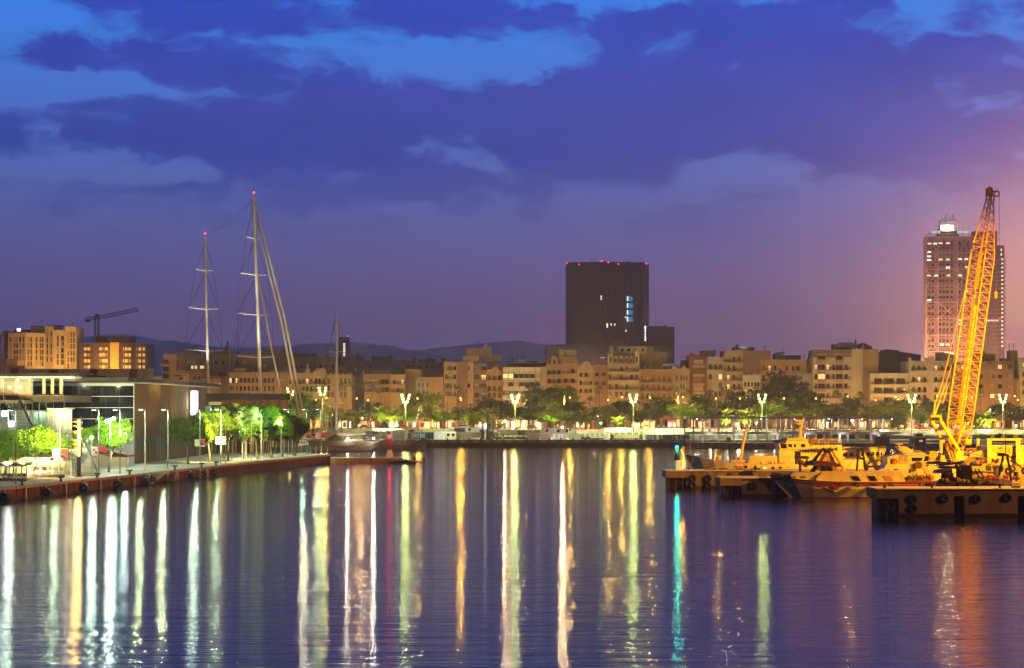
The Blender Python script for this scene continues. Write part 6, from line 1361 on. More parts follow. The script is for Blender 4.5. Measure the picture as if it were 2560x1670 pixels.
# pile rig posts
for i, px in enumerate((1218, 1223, 1233, 1245, 1259)):
    d = 543; t = thing('rig_post', f'dark upright pile rig post with pale bands, {ORD[i]} from the left', 'post', (X(px, d), d, QF), 0, 'pile rig posts on the far quay'); MB(M_iron).tube([(X(px, d), d, QF), (X(px, d), d, Z(1028, d))], .20 if i else .3, 6).obj('tube', t)
    for k in range(9): cube('band', M_post, X(px, d) - .22, d - .22, QF + 2 + k * .95, X(px, d) + .22, d + .22, QF + 2.2 + k * .95, t)
t = thing('excavator', 'cream jointed digger arm beside the pile rig posts', 'excavator', (X(1242, 545), 545, QF)); MB(M_cy).tube([W(1234, 1086, 545), W(1234, 1078, 545), W(1246, 1079, 545), W(1249, 1086, 545)], .3, 5).obj('arm', t); MB(M_iron).box(X(1216, 545), 544.5, QF + .5, X(1232, 545), 546.5, QF + 2.4).obj('cab', t); MB(M_rub).box(X(1214, 545), 544.3, QF, X(1234, 545), 546.7, QF + .5).obj('tracks', t)
# quay edge: timber rubbing beam, bollards with white caps, tide line
t = thing('quay_beam', 'low timber and concrete edge beams along the far quay', 'beam', (X(1380, FQ), FQ, 1))
k = 0
for a in range(1056, 1712, 14):
    cube('beam', M_pier if k % 2 else M_wood, X(a, FQ) + .03, FQ - .45, 1.2, X(a + 14, FQ) - .03, FQ + .6, 2.12, t); k += 1
for a in range(1056, 1712, 56): cube('pile', M_iron, X(a, FQ) - .2, FQ - .42, -.8, X(a, FQ) + .2, FQ - .02, 1.18, t)
cube('edge_strip', mat('quay_face_dark', (.035, .03, .025), .8, .2), X(1050, FQ), FQ - .2, -1, X(1716, FQ), FQ - .02, 1.19, t)
k = 0; ob = None
for px in (1118, 1145, 1173, 1201, 1229, 1257, 1285, 1316, 1345, 1373, 1403, 1433, 1463, 1494, 1527, 1558, 1591, 1622, 1655, 1688):
    loc = (X(px, FQ), FQ + .35, 2.12); lab = f'small dark bollard with pale top on the far quay, {ORD[k]} from the left'; k += 1
    if ob is None:
        ob = thing('bollard', lab, 'bollard', loc, 0, 'bollards on the far quay'); MB(M_iron).lathe([(.25, 0), (.2, .5), (.28, .6)], 8).obj('post', ob, (0, 0, 0)); MB(M_white).lathe([(.28, .6), (.2, .78)], 8).obj('top', ob, (0, 0, 0))
    else: copy_tree(ob, loc, None, lab)

# ------------------------------------------------------------------ two-deck steel walkway on the water's edge
wd = 522
sw = thing('steel_walkway', 'two deck walkway of grey posts with flat roof over the quay edge', 'walkway', (X(1980, wd), wd, 0))
M_wk = mat('walkway_steel', (.34, .28, .26), .55, .4, metal=.2, var=.15); M_wp = mat('walkway_post', (.66, .62, .58), .45, .4, metal=.2, var=.1)
cube('roof_beam', M_wk, X(1715, wd), wd, Z(1047, wd), X(2266, wd), wd + 7, Z(1041, wd), sw); cube('deck', M_wk, X(1715, wd), wd, Z(1086, wd), X(2268, wd), wd + 7, Z(1079.5, wd), sw)
for i, px in enumerate((1716, 1734, 1757, 1779, 1797, 1835, 1876, 1889, 1895, 1924, 1944, 1954, 1973, 1982, 2013, 2020, 2041, 2064, 2068, 2082, 2100, 2107, 2121, 2144, 2151, 2178, 2198, 2218)):
    y = wd + (.4 if i % 3 else 5.5); m = M_wp if px > 1740 else M_iron
    cube('upper_post', m, X(px - 2.1, wd), y, Z(1079.5, wd), X(px + 2.1, wd), y + .35, Z(1047, wd), sw)
    if i % 4 != 3: cube('lower_post', M_wk if i % 2 else m, X(px - 2.1, wd), y, -.5, X(px + 2.1, wd), y + .35, Z(1086, wd), sw)
for y in (1072, 1075.5): cube('rail', M_iron, X(1715, wd), wd + .1, Z(y, wd) - .04, X(2266, wd), wd + .15, Z(y, wd) + .04, sw)
mb = MB(M_iron)
for k in range(80): x = X(1716 + k * 6.9, wd); mb.box(x - .03, wd + .08, Z(1079.5, wd), x + .03, wd + .14, Z(1071.5, wd))
mb.obj('rail_posts', sw, kind='stuff')
MB(M_pier).slab([(X(1715, 518), 518), (X(2640, 470), 490), (X(2640, 470), 560), (X(1715, 540), 530)], -2, 1.5).obj('east_quay', kind='structure')
for k, px in enumerate((1745, 1820, 1905, 1990, 2075, 2160, 2235)): MB(glow('added_lamp_glass', (1, .95, .8), 1)).box(X(px, wd) - .2, wd + 2.9, Z(1047, wd) - .12, X(px, wd) + .2, wd + 3.3, Z(1047, wd) - .02).obj('added_ceiling_lamp', sw); lamp((X(px, wd), wd + 2.2, Z(1052, wd)), 420, (1, .9, .75), .2, parent=sw); lamp((X(px + 30, wd), wd - 1.2, Z(1090, wd)), 260, (1, .9, .78), .2, parent=sw)  # dim lamps and unseen points, added to light the walkway posts
# things on the east quay
cabin('brown ochre container under the walkway end', 2186, 2224, 1091, 1110, 500, M_co); 
t = cabin('blue container with small yellow sign left of the crane', 2285, 2315, 1094, 1117, 490, M_cb); cube('yellow_sign', glow('sign_yellow', (.8, .75, .05), .6), X(2298, 490), 489.7, Z(1105, 490), X(2306, 490), 489.92, Z(1100, 490), t)
cabin('dark blank skip left of the blue container', 2278, 2284.5, 1094, 1117, 491, M_cd); cabin('grey box on the wall left of the crane', 2288, 2308, 1083, 1091, 540, M_cd)
t = thing('patrol_truck', 'red capped machine seen under the walkway', 'machine', (X(1822, 530), 530, 1.5)); MB(mat('machine_red', (.5, .07, .05), .6, .3)).ball((X(1822, 530), 530, Z(1098, 530)), .75, 8, 6).obj('hood', t); MB(M_co).box(X(1812, 530), 529, 1.5, X(1832, 530), 531, Z(1101, 530)).obj('body', t)
lamp((X(1600, 541), 541, 5.5), 2500, (.9, 1, .65), .3, spot=150, aim=(X(1600, 541), 550, 2.5), name='unseen_quay_spot'); lamp((X(1500, 541), 541, 5.5), 1800, (.9, 1, .65), .3, spot=150, aim=(X(1500, 541), 550, 2.5), name='unseen_quay_spot'); lamp((X(1850, 548), 545, 5), 3000, (.9, 1, .65), .3, spot=150, aim=(X(1850, 548), 554, 2.5), name='unseen_quay_spot'); lamp((X(1128, 538), 538, 5.5), 3200, (.95, 1, .72), .3, spot=150, aim=(X(1128, 538), 547, 2.5), name='unseen_quay_spot'); lamp((X(1390, 540), 539, 6), 1800, (1, .95, .8), .3, spot=150, aim=(X(1390, 540), 548, 2.5), name='unseen_quay_spot'); lamp((X(1270, 541), 541, 5.5), 1500, (.9, 1, .65), .3, spot=150, aim=(X(1270, 541), 550, 2.5), name='unseen_quay_spot'); lamp((X(960, 545), 543, 6), 1600, (1, .95, .75), .3, spot=150, aim=(X(960, 545), 552, 2.5), name='unseen_quay_spot')  # unseen spots without fixtures, aimed across the far quay
# ------------------------------------------------------------------ dock floodlight that lights the fishing pier from the right
fm = thing('floodlight_mast', 'tall steel mast with orange dock floodlights right of the piers', 'floodlight', (98, 213, 1.4))
MB(M_steel).tube([(98, 213, 0), (98, 213, 30.4)], .35, 10, .18).obj('mast', fm); MB(M_steel).box(96.4, 212.7, 30.4, 99.6, 213.3, 30.7).obj('crossbar', fm)
for k in range(4): MB(M_dark).box(96.5 + k * .85, 212.8, 29.75, 97.1 + k * .85, 213.4, 30.35).obj('lamp_head', fm); MB(glow('dock_sodium', (1, .48, .06), 120)).box(96.44 + k * .85, 212.85, 29.8, 96.49 + k * .85, 213.35, 30.3).obj('lens', fm)
MB(M_pier).box(96.6, 211.6, -2, 99.4, 214.4, 1.4).obj('footing', fm)
f2 = copy_tree(fm, (112, 150, 1.4), None, 'second dock floodlight mast further right along the quay')
lamp((96.0, 213, 29.9), 520000, (1, .36, .008), .6, spot=112, aim=(30, 240, 6), parent=fm, blend=.35)
lamp((96.0, 213.6, 30.1), 560000, (1, .38, .006), .6, spot=44, aim=(67, 269, 20), parent=fm)
lamp((110, 150, 29.9), 105000, (1, .34, .006), .6, spot=100, aim=(35, 225, 2), parent=f2)

# ------------------------------------------------------------------ red and green beacons, jetty, small craft
jd = 374
jt = thing('low_jetty', 'long low concrete jetty running out from the end of the left quay', 'jetty', (X(940, jd), jd, 0))
for k in range(8):
    a, b = X(826, jd) + (X(1008, jd) - X(826, jd)) * k / 8, X(826, jd) + (X(1008, jd) - X(826, jd)) * (k + 1) / 8
    MB(mat('jetty_brick', (.26, .14, .075), .85, .2, var=.45, scale=1.2, streak=True)).box(a + .015, jd, -1, b - .015, jd + 5, 1.0).obj('wall_block', jt); cube('deck_slab', M_pave, a + .01, jd - .1, 1.0, b - .01, jd + 5.1, 1.16, jt)
cube('end_ramp', M_pier, X(1008, jd), jd + .2, -1, X(1040, jd), jd + 4, .55, jt)
rb = thing('red_beacon', 'red beacon with a red lamp on a white cone at the jetty', 'beacon', (X(974, 377), 377, 1.16))
MB(M_white).loft([[(X(974, 377) + r * math.cos(2 * PI * k / 8 + .39), 377 + r * math.sin(2 * PI * k / 8 + .39), z) for k in range(8)] for r, z in ((.9, 1.17), (.5, 2.72))]).obj('cone', rb)
MB(mat('beacon_red', (.42, .03, .02), .5, .4, var=.1)).loft([[(X(974, 377) + r * math.cos(2 * PI * k / 12), 377 + r * math.sin(2 * PI * k / 12), z) for k in range(12)] for r, z in ((.44, 2.73), (.46, 4.9), (.3, 5.3))]).obj('drum', rb, None, True)
MB(glow('beacon_red_light', (1, .03, .08), 8)).ball((X(974, 377), 377, 5.55), .26).obj('lamp', rb); lamp((X(974, 377), 376.6, 5.6), 130, (1, .03, .08), .28, parent=rb)
yb = thing('boat_landing', 'blue floating landing with yellow posts at the jetty end', 'landing', (X(1005, jd), jd, 0))
MB(mat('landing_blue', (.03, .03, .22), .6, .3)).box(X(975, jd), jd - 1.2, .05, X(1030, jd), jd - .12, .5).obj('float', yb)
M_yel = mat('yellow_paint', (.55, .36, .02), .5, .3, var=.1)
for px in (982.5, 993, 1003.5, 1014.5, 1026): MB(M_yel).tube([(X(px, jd), jd - .6, .5), (X(px, jd), jd - .6, 1.5)], .07, 6).obj('post', yb)
rib = thing('inflatable_boat', 'small yellow inflatable with black outboard motor at the jetty end', 'boat', (X(1036, 372), 371, 0))
x0, x1 = X(1012, 371), X(1058, 371)
MB(mat('rib_olive', (.22, .2, .03), .5, .4)).tube([(x0, 371, .75), (x0 + 1.2, 370.3, .55), (x1, 370.3, .45)], .24, 8).tube([(x0, 371, .75), (x0 + 1.2, 371.8, .55), (x1, 371.8, .45)], .24, 8).obj('tubes', rib, None, True)
MB(M_dark).slab([(x0 + .4, 371), (x0 + 1.3, 370.4), (x1 - .1, 370.4), (x1 - .1, 371.7), (x0 + 1.3, 371.7)], .2, .4).obj('floor', rib); MB(M_rub).box(x1 - .1, 370.8, .1, x1 + .35, 371.3, 1.35).obj('outboard', rib); MB(M_dark).box(x0 + 1.8, 370.7, .4, x0 + 2.4, 371.4, 1.5).obj('console', rib)
gb = thing('green_beacon', 'dark green beacon with a green lamp on a white cone at the pier tip', 'beacon', (X(1692, 259), 260, 2.45))
bx = X(1692, 260)
MB(M_white).loft([[(bx + r * math.cos(2 * PI * k / 6 + .26), 260 + r * math.sin(2 * PI * k / 6 + .26), z) for k in range(6)] for r, z in ((.85, 2.46), (.48, 3.95))]).obj('cone', gb)
MB(mat('beacon_green', (.01, .07, .035), .4, .4, var=.1)).loft([[(bx + r * math.cos(2 * PI * k / 12), 260 + r * math.sin(2 * PI * k / 12), z) for k in range(12)] for r, z in ((.40, 3.96), (.26, 5.7))]).obj('drum', gb, None, True)
MB(glow('beacon_green_light', (.02, 1, .72), 8)).ball((bx, 260, 5.92), .19).obj('lamp', gb); lamp((bx, 259.6, 5.95), 330, (.02, 1, .75), .2, parent=gb)

# ------------------------------------------------------------------ concrete finger piers with tyres
def pier(label, px0, px1, d, yt, dep, piles, capw, shadeband=True):
    z1 = Z(yt, d); x0, x1 = X(px0, d), X(px1, d); t = thing('concrete_pier', label, 'pier', ((x0 + x1) / 2, d, 0), 0, 'concrete piers of the fishing dock')
    cube('deck', M_pave, x0, d - .25, z1 - .001, x1, d + dep, z1 + .12, t)
    xc = X(px0 + capw, d); cube('cap_block', M_pier, x0, d - .2, z1 - .95, xc, d + dep - .1, z1 - .003, t)
    a = xc + .02
    for (pa, pb) in piles + [(px1, px1)]:
        b = X(pa, d); 
        if b - a > .3:
            n_ = max(1, int((b - a) / 4.5))
            for k in range(n_): cube('wall_block', M_pier, a + (b - a) * k / n_ + .012, d + .02 * (k % 2), -.9, a + (b - a) * (k + 1) / n_ - .012, d + dep - .3, z1 - .004, t)
            cube('waterline', mat('algae_dark', (.035, .032, .02), .7, .3, scale=2), a, d - .03, -.8, b, d - .001, .32, t)
        if pb > pa: cube('recess_lintel', M_pier, X(pa, d), d, z1 - .7, X(pb, d), d + dep - .3, z1 - .004, t); cube('recess_back', M_dark, X(pa, d), d + .9, -.9, X(pb, d), d + dep - .4, z1 - .71, t)
        a = X(pb, d) + .01
    mb = MB(M_iron); w = xc - x0; cube('pile_shade_wall', M_pier, x0 + .5, d + 1.3, -.9, xc - .02, d + dep - .4, z1 - .96, t)
    for k in range(3): x = x0 + w * (.15 + .35 * k); mb.tube([(x, d + .35, -1), (x, d + .35, z1 - .95)], .16, 8)
    mb.tube([(x0 + w * .15, d + .3, .5), (x0 + w * .85, d + .3, z1 - 1)], .07, 5).tube([(x0 + w * .85, d + .3, .5), (x0 + w * .15, d + .3, z1 - 1)], .07, 5); mb.obj('piles', t)
    return t, z1
def tyre(px, py, d, r, lab, grp='old tyres hung on the piers', tilt=0, par=None):
    t = thing('hanging_tyre', lab, 'tyre', (X(px, d), d - .2, Z(py, d)), 0, grp)
    MB(M_rub).torus((0, 0, 0), r * .68, r * .34, 'y', 18, 8).obj('tyre', t, (0, 0, 0), True); MB(M_iron).tube([(0, 0, r * .9), (0, .15, r * 1.7)], .03, 4).obj('chain', t, (0, 0, 0)); t.rotation_euler.z = tilt
    return t
P1, z1 = pier('farther concrete pier carrying the green beacon and double tyres', 1664, 2600, 257, 1178, 6, [(1714.5, 1715), (1790, 1809), (1895, 1915)], 50)
for px, py, l in ((1732, 1196, 'upper tyre of the left pair on the farther pier'), (1732, 1213, 'lower tyre of the left pair on the farther pier'), (1770, 1196, 'upper tyre of the second pair on the farther pier'), (1770, 1213, 'lower tyre of the second pair on the farther pier'), (1824, 1193, 'tyre half hidden behind the shadowed pier, left one'), (1877, 1193, 'tyre half hidden behind the shadowed pier, right one')): tyre(px, py, 257, .56, l)
P2, z2 = pier('shadowed middle pier under the bow of the striped boat', 1800, 2040, 233, 1196, 6, [(1854, 1855)], 54)
tyre(1881, 1216, 233, .55, 'dark tyre on the shadowed middle pier'); tyre(1948, 1214, 233, .5, 'tyre beside the striped boat bow on the middle pier')
P3, z3 = pier('nearest concrete pier along the lower right with four tyres', 2190, 2640, 190, 1224, 5.2, [(2246, 2247), (2386, 2411), (2545, 2570)], 56)
for px, py, l in ((2282, 1247, 'upper left tyre on the nearest pier'), (2282, 1271, 'lower left tyre on the nearest pier, half in the water'), (2360, 1246, 'second tyre on the nearest pier'), (2441, 1247, 'third tyre on the nearest pier'), (2518, 1244, 'rightmost tyre on the nearest pier')): tyre(px, py, 190, .48, l)

# ------------------------------------------------------------------ boats
M_hw2 = mat('hull_white', (.62, .60, .55), .4, .45, var=.22, scale=.6, streak=True, wear=((.22, .12, .06), .6)); M_hg2 = mat('hull_grey', (.50, .48, .45), .5, .4, var=.25, scale=.6, streak=True, wear=((.18, .07, .025), .8))
M_red2 = mat('stripe_red', (.26, .025, .015), .5, .4, var=.15); M_navy = mat('navy_canvas', (.035, .03, .12), .8, .2, var=.2); M_brn = mat('brown_canvas', (.12, .05, .03), .8, .2, var=.2); M_anti = mat('antifoul', (.05, .02, .015), .7, .2)
def hull(t, st, y0, m, bands=(), nm='hull'):
    st = [tuple(q) + (0,) * (5 - len(q)) for q in st]
    """st: stations (x, sheer z, half beam at sheer, half beam at water); bands: (material, f0, f1) strips of the side measured down from the sheer"""
    def ring(x, zs, bs, bw, k): return [(x + k * 1.15, y0, -.7), (x + k * 1.1, y0 - bw * .8, -.45), (x + k, y0 - bw, .12), (x + k * .5, y0 - (bw + bs) / 2 - .06 * bs, zs * .55), (x, y0 - bs, zs), (x, y0 + bs, zs), (x + k * .5, y0 + (bw + bs) / 2, zs * .55), (x + k, y0 + bw, .12), (x + k * 1.1, y0 + bw * .8, -.45)]
    MB(m).loft([ring(*s) for s in st]).obj(nm, t, None, False)
    for mm, f0, f1, o, bn in bands:
        mb = MB(mm); rows_ = []
        for x, zs, bs, bw, rk in st:
            def P(f):
                z = zs - f; k = max(0, min(1, (zs - z) / (zs * .45))); return y0 - (bs + ((bw + bs) / 2 + .06 * bs - bs) * k) - o, z
            (ya, za), (yb_, zb_) = P(f0), P(f1); xa, xb = x + rk * f0 / zs, x + rk * f1 / zs; rows_.append([(xa, ya, za), (xb, yb_, zb_), (xb, yb_ + o * .9, zb_), (xa, ya + o * .9, za)])
        mb.loft(rows_); mb.obj(bn, t)
def railing(t, pts, h, m, nb=2, step=1.2, r=.028, nm='railing'):
    mb = MB(m); pts = [Vector(p) for p in pts]
    for k in range(1, nb + 1): mb.tube([p + Vector((0, 0, h * k / nb)) for p in pts], r, 4)
    for a, b in zip(pts[:-1], pts[1:]):
        n_ = max(1, int((b - a).length / step))
        for k in range(n_ + 1): p = a.lerp(b, k / n_); mb.tube([p, p + Vector((0, 0, h))], r * .9, 4)
    return mb.obj(nm, t)
def cabin_block(t, pts, y0, y1, m, nm='deckhouse'): return MB(m).prism(pts, y0, y1).obj(nm, t)
def xz(d, *p): return [(X(a, d), Z(b, d)) for a, b in p]
def pane(t, d, m, pts, dep=.03, nm='window', o=.012):
    return MB(m).prism(xz(d, *pts), d - o - dep, d - o).obj(nm, t)

# old patrol ship
d = 272
ps = thing('patrol_ship', 'old grey patrol ship with round portholes, wheelhouse and two raked masts', 'ship', (X(1900, d), d, 0))
M_pl = mat('patrol_house', (.58, .54, .46), .5, .4, var=.2, scale=.8, wear=((.22, .10, .04), .7))
y0 = d + 3
hull(ps, [(X(1716, d), Z(1137, d), .08, .05, 2.6), (X(1732, d), Z(1140, d), .9, .25, 2.0), (X(1752, d), Z(1144, d), 1.7, .7, 1.4), (X(1785, d), Z(1149, d), 2.5, 1.6, .6), (X(1812, d), Z(1155, d), 2.8, 2.2), (X(1870, d), Z(1158, d), 3, 2.7), (X(1960, d), Z(1159, d), 3, 2.8), (X(1995, d), Z(1152, d), 3, 2.8), (X(2110, d), Z(1150, d), 2.9, 2.6), (X(2160, d), Z(1150, d), 2.4, 2)], y0, M_hg2)
pm = MB(M_glass).lathe([(.02, 0), (.25, 0)], 14).mesh('porthole_glass'); rim = MB(M_steel).torus((0, 0, 0), .27, .045, 'z', 16, 6).mesh('porthole_rim'); pml = MB(glow('porthole_lit', (1, .75, .3), .9)).lathe([(.02, 0), (.25, 0)], 14).mesh('porthole_lit')
for k, (px, py) in enumerate(((1816, 1164), (1841, 1166), (1865.5, 1168), (1889, 1169), (1913, 1170), (1933, 1170.5), (1952, 1170.5), (1971, 1171))):
    yy = y0 - (2.35 if k == 0 else 2.62 if k == 1 else 2.82) - .2
    o = link('porthole', rim, ps, Vector((X(px, d - .5), yy, Z(py, d - .5))) - ps.location); o.rotation_euler = (PI / 2, 0, 0); g = link('glass', pml if k == 4 else pm, o, (0, 0, .02))
sheer = [(X(a, d), y0 - b, Z(c, d)) for a, b, c in ((1717, .15, 1137), (1732, .85, 1140), (1752, 1.6, 1144), (1785, 2.4, 1149), (1812, 2.7, 1155), (1870, 2.9, 1158), (1962, 2.9, 1159), (1985, 2.9, 1154))]
railing(ps, sheer, 1.15, mat('rail_cream', (.6, .52, .36), .5, .4), 3, 1.3, .03)
MB(M_steel).tube([W(1724, 1137, y0), W(1725, 1110, y0)], .05, 5).obj('jackstaff', ps)
M_mast = mat('mast_yellow', (.6, .45, .2), .5, .4, var=.1)
MB(M_mast).tube([W(1846, 1159, y0 - 1), W(1852, 1140, y0 - 1), W(1857, 1110, y0 - 1), W(1868, 1068, y0 - 1)], .42, 8, .14).obj('foremast', ps, None, True); MB(M_mast).tube([W(1849, 1133, y0 - 1.4), W(1859, 1132, y0 - 1.4)], .12, 6).obj('bracket', ps)
MB(M_dark).tube([W(1868, 1068, y0 - 1), W(1873, 1048, y0 - 1)], .12, 6, .05).obj('topmast', ps)
MB(M_pl).tube([W(1796, 1150, y0 - 1.2), W(1796, 1139, y0 - 1.2)], .42, 10).tube([W(1796, 1141, y0 - 1.2), W(1787, 1140, y0 - 1.6)], .14, 6).obj('winch', ps)
# deckhouses
cabin_block(ps, xz(d, (1832, 1157), (1832, 1152), (1870, 1151), (1870, 1157)), y0 - 1.4, y0 + 1.4, M_pl, 'deck_locker')
cabin_block(ps, xz(d, (1872, 1158), (1878, 1141), (1976, 1140), (1980, 1158)), y0 - 1.9, y0 + 1.9, M_pl, 'fore_house'); railing(ps, [(X(1872, d), y0 - 2.0, Z(1141, d)), (X(1976, d), y0 - 2.0, Z(1140, d))], .35, M_mast, 1)
cabin_block(ps, xz(d, (1950, 1158), (1950, 1124), (1990, 1124), (2004, 1128), (2108, 1124), (2108, 1158)), y0 - 2.2, y0 + 2.2, M_pl, 'main_house')
cabin_block(ps, xz(d, (1952, 1124), (1948, 1107), (1966, 1100), (2019, 1100), (2026, 1112), (2030, 1124)), y0 - 2.4, y0 + 2.2, M_pl, 'wheelhouse')
cabin_block(ps, xz(d, (1946, 1107), (1950, 1103), (1968, 1099), (1968, 1101.5), (1966, 1107)), y0 - 2.7, y0 + 2.5, M_navy, 'visor')
cabin_block(ps, xz(d, (1968, 1099.9), (1970, 1097), (1990, 1095), (2012, 1096), (2024, 1100), (2022, 1102)), y0 - 2.6, y0 + 2.3, M_mast, 'bridge_roof')
for a, b, m in ((1955, 1962, 0), (1971, 1980, 1), (1985, 1990, 0), (2003, 2013, 1)): pane(ps, y0 - 2.4, M_glass if m else M_lit2 if a == 1971 else M_glass, ((a, 1121 if a < 1965 else 1118), (b, 1121 if a < 1965 else 1118), (b, 1110), (a, 1110)))
pane(ps, y0 - 2.4, M_glass, ((1953, 1120), (1968, 1121), (1966, 1109), (1951, 1109)), .04, 'bridge_window')
MB(M_mast).loft([[(X(a - w, y0), y0 - w / 16, Z(b, y0)), (X(a + w, y0), y0 - w / 16, Z(b, y0)), (X(a + w, y0), y0 + w / 16, Z(b, y0)), (X(a - w, y0), y0 + w / 16, Z(b, y0))] for a, b, w in ((2001, 1099, 6), (2001, 1085, 3), (2004, 1065, 1.8), (2010, 1040, .8))]).obj('mainmast', ps)
for a, b, c in ((1990, 2000, 1074.5), (1992, 2005, 1059.5), (1988, 2003, 1052)): MB(M_mast).tube([W(a, c, y0), W(b, c, y0)], .13, 6).obj('radar_arm', ps)
MB(M_dark).tube([W(2008, 1045, y0), W(2016, 1016, y0)], .1, 5, .03).obj('topmast', ps)
for px in (2020, 2027, 2045): MB(M_steel).torus((X(px, d), y0 - 2.3, Z(1124, d)), .33, .06, 'y', 14, 6).obj('life_ring', ps)
cabin_block(ps, xz(d, (2024, 1112), (2024, 1099), (2050, 1099), (2050, 1112)), y0 - 1.2, y0 + 1.2, M_brn, 'funnel'); railing(ps, [(X(2030, d), y0 - 2.2, Z(1113, d)), (X(2106, d), y0 - 2.2, Z(1112, d))], .9, M_mast, 3, 1.0)
cabin_block(ps, xz(d, (2030, 1124), (2030, 1113.5), (2108, 1112.5), (2108, 1124)), y0 - 2.0, y0 + 2.0, M_pl, 'upper_deck'); MB(M_dark).box(X(2020, d), y0 - 3.6, Z(1122.5, d), X(2066, d), y0 - 2.3, Z(1121.8, d)).obj('oar_rack', ps)

# passenger boat behind
d = 282
fb = thing('passenger_boat', 'white harbour passenger boat with a row of rounded windows and bow rails', 'boat', (X(2160, d), d, 0))
M_fb = mat('passenger_white', (.66, .64, .58), .45, .4, var=.18, wear=((.3, .18, .09), .5)); y0 = d + 3
hull(fb, [(X(2090, d), Z(1155, d), 2.3, 2), (X(2150, d), Z(1155, d), 2.6, 2.3), (X(2195, d), Z(1153, d), 2.4, 1.6), (X(2216, d), Z(1147, d), 1.6, .5), (X(2224, d), Z(1144, d), .2, .1)], y0, M_fb)
cabin_block(fb, xz(d, (2096, 1155), (2098, 1129), (2112, 1126), (2216, 1122), (2222, 1140), (2218, 1150)), y0 - 2.3, y0 + 2.3, M_fb, 'saloon')
for a in (2107, 2123, 2141, 2152, 2166, 2178, 2190, 2202, 2212): w = 11 if a < 2130 else 8 if a < 2200 else 4; u = -(a - 2107) * .035; pane(fb, y0 - 2.3, M_glass, ((a, 1141 + u), (a + w, 1141 + u), (a + w, 1132.5 + u), (a + 1, 1132.5 + u)))
cabin_block(fb, xz(d, (2106, 1125.5), (2110, 1117.5), (2214, 1121), (2218, 1123), (2112, 1120)), y0 - 2.4, y0 + 2.4, M_mast, 'roof_canopy'); railing(fb, [(X(2112, d), y0 - 2.2, Z(1126, d)), (X(2216, d), y0 - 2.2, Z(1122.5, d))], .35, M_fb, 1)
railing(fb, [(X(2178, d), y0 - 2.4, Z(1150, d)), (X(2205, d), y0 - 2.1, Z(1147, d)), (X(2220, d), y0 - .6, Z(1143, d))], 1.3, M_fb, 4, 1.1, .035)
MB(M_dark).tube([W(2150, 1172, y0 - 2.5), W(2149, 1156, y0 - 2.5), W(2156, 1148, y0 - 2.5), W(2160, 1148, y0 - 2.5)], .28, 6).obj('door_arch', fb)

# striped fishing launch in front
d = 229
fl_ = thing('striped_launch', 'white launch with red stripes, three slanted windows and blue awning', 'boat', (X(2150, d), d, 0))
y0 = d + 2.6
hull(fl_, [(X(1930, d), Z(1190, d), .06, .02, 2.9), (X(1945, d), Z(1192, d), .55, .15, 2.4), (X(1962, d), Z(1194.5, d), 1.1, .4, 1.9), (X(1985, d), Z(1198, d), 1.7, .9, 1.2), (X(2030, d), Z(1202, d), 2.2, 1.6, .4), (X(2090, d), Z(1205, d), 2.5, 2.1), (X(2200, d), Z(1206, d), 2.6, 2.3), (X(2300, d), Z(1205, d), 2.5, 2.2), (X(2362, d), Z(1202, d), 2.2, 1.9)], y0, M_hw2,
     [(M_red2, -.06, .14, .10, 'rubbing_strake'), (M_red2, .34, .47, .03, 'red_stripe')])
MB(M_anti).box(X(2030, d), y0 - 2.34, -.4, X(2362, d), y0 + 2, .10).obj('waterline', fl_)
pane(fl_, y0 - 2.42, M_red2, ((2040, 1212), (2104, 1213), (2090, 1231), (2082, 1230), (2060, 1219)), .05, 'red_flash'); pane(fl_, y0 - 2.48, M_hw2, ((2058, 1216), (2092, 1227), (2100, 1215), (2093, 1229.5), (2086, 1229)), .04, 'white_chevron')
cabin_block(fl_, xz(d, (2046, 1206), (2042, 1196), (2060, 1180), (2255, 1177), (2268, 1206)), y0 - 1.9, y0 + 1.9, M_hw2, 'long_house')
for a in (2125.5, 2167, 2207): pane(fl_, y0 - 1.9, M_glass if a < 2200 else mat('blind_orange', (.45, .25, .1), .6), ((a + 9, 1202), (a + 27, 1202), (a + 19, 1190), (a, 1190)))
cabin_block(fl_, xz(d, (1984, 1199), (1980, 1188), (1988, 1182.5), (2040, 1181), (2060, 1181), (2062, 1204)), y0 - 1.5, y0 + 1.5, M_hw2, 'fore_cabin')
MB(M_steel).torus((X(1990, d), y0 - 1.53, Z(1194, d)), .2, .05, 'y', 14, 6).obj('porthole', fl_); pane(fl_, y0 - 1.5, M_dark, ((2000, 1194), (2014, 1195), (2014, 1190.5), (2002, 1191)), nm='vent')
cabin_block(fl_, xz(d, (2040, 1183), (2050, 1166), (2084, 1167), (2092, 1182)), y0 - 1.4, y0 + 1.4, M_hw2, 'wheelhouse'); pane(fl_, y0 - 1.4, M_glass, ((2050, 1177), (2064, 1177.5), (2064, 1168), (2054, 1168))); pane(fl_, y0 - 1.4, M_glass, ((2066, 1177.5), (2082, 1177.5), (2077, 1168.5), (2066, 1168)))
pane(fl_, y0 - 1.1, mat('windscreen_blue', (.05, .05, .16), .2, .5), ((2022, 1182), (2040, 1182.5), (2049, 1166), (2034, 1164)), nm='windscreen')
cabin_block(fl_, xz(d, (2022, 1164), (2040, 1153), (2092, 1156), (2104, 1162), (2104, 1168), (2060, 1166.5)), y0 - 1.7, y0 + 1.7, M_brn, 'awning'); cabin_block(fl_, xz(d, (2021, 1163.5), (2040, 1152.5), (2050, 1153.3), (2036, 1165)), y0 - 1.72, y0 + 1.72, M_navy, 'awning_front')
cabin_block(fl_, xz(d, (1934, 1190), (1940, 1184), (1965, 1186), (1986, 1190), (1990, 1198)), y0 - .7, y0 + .7, M_dark, 'bow_tarpaulin')
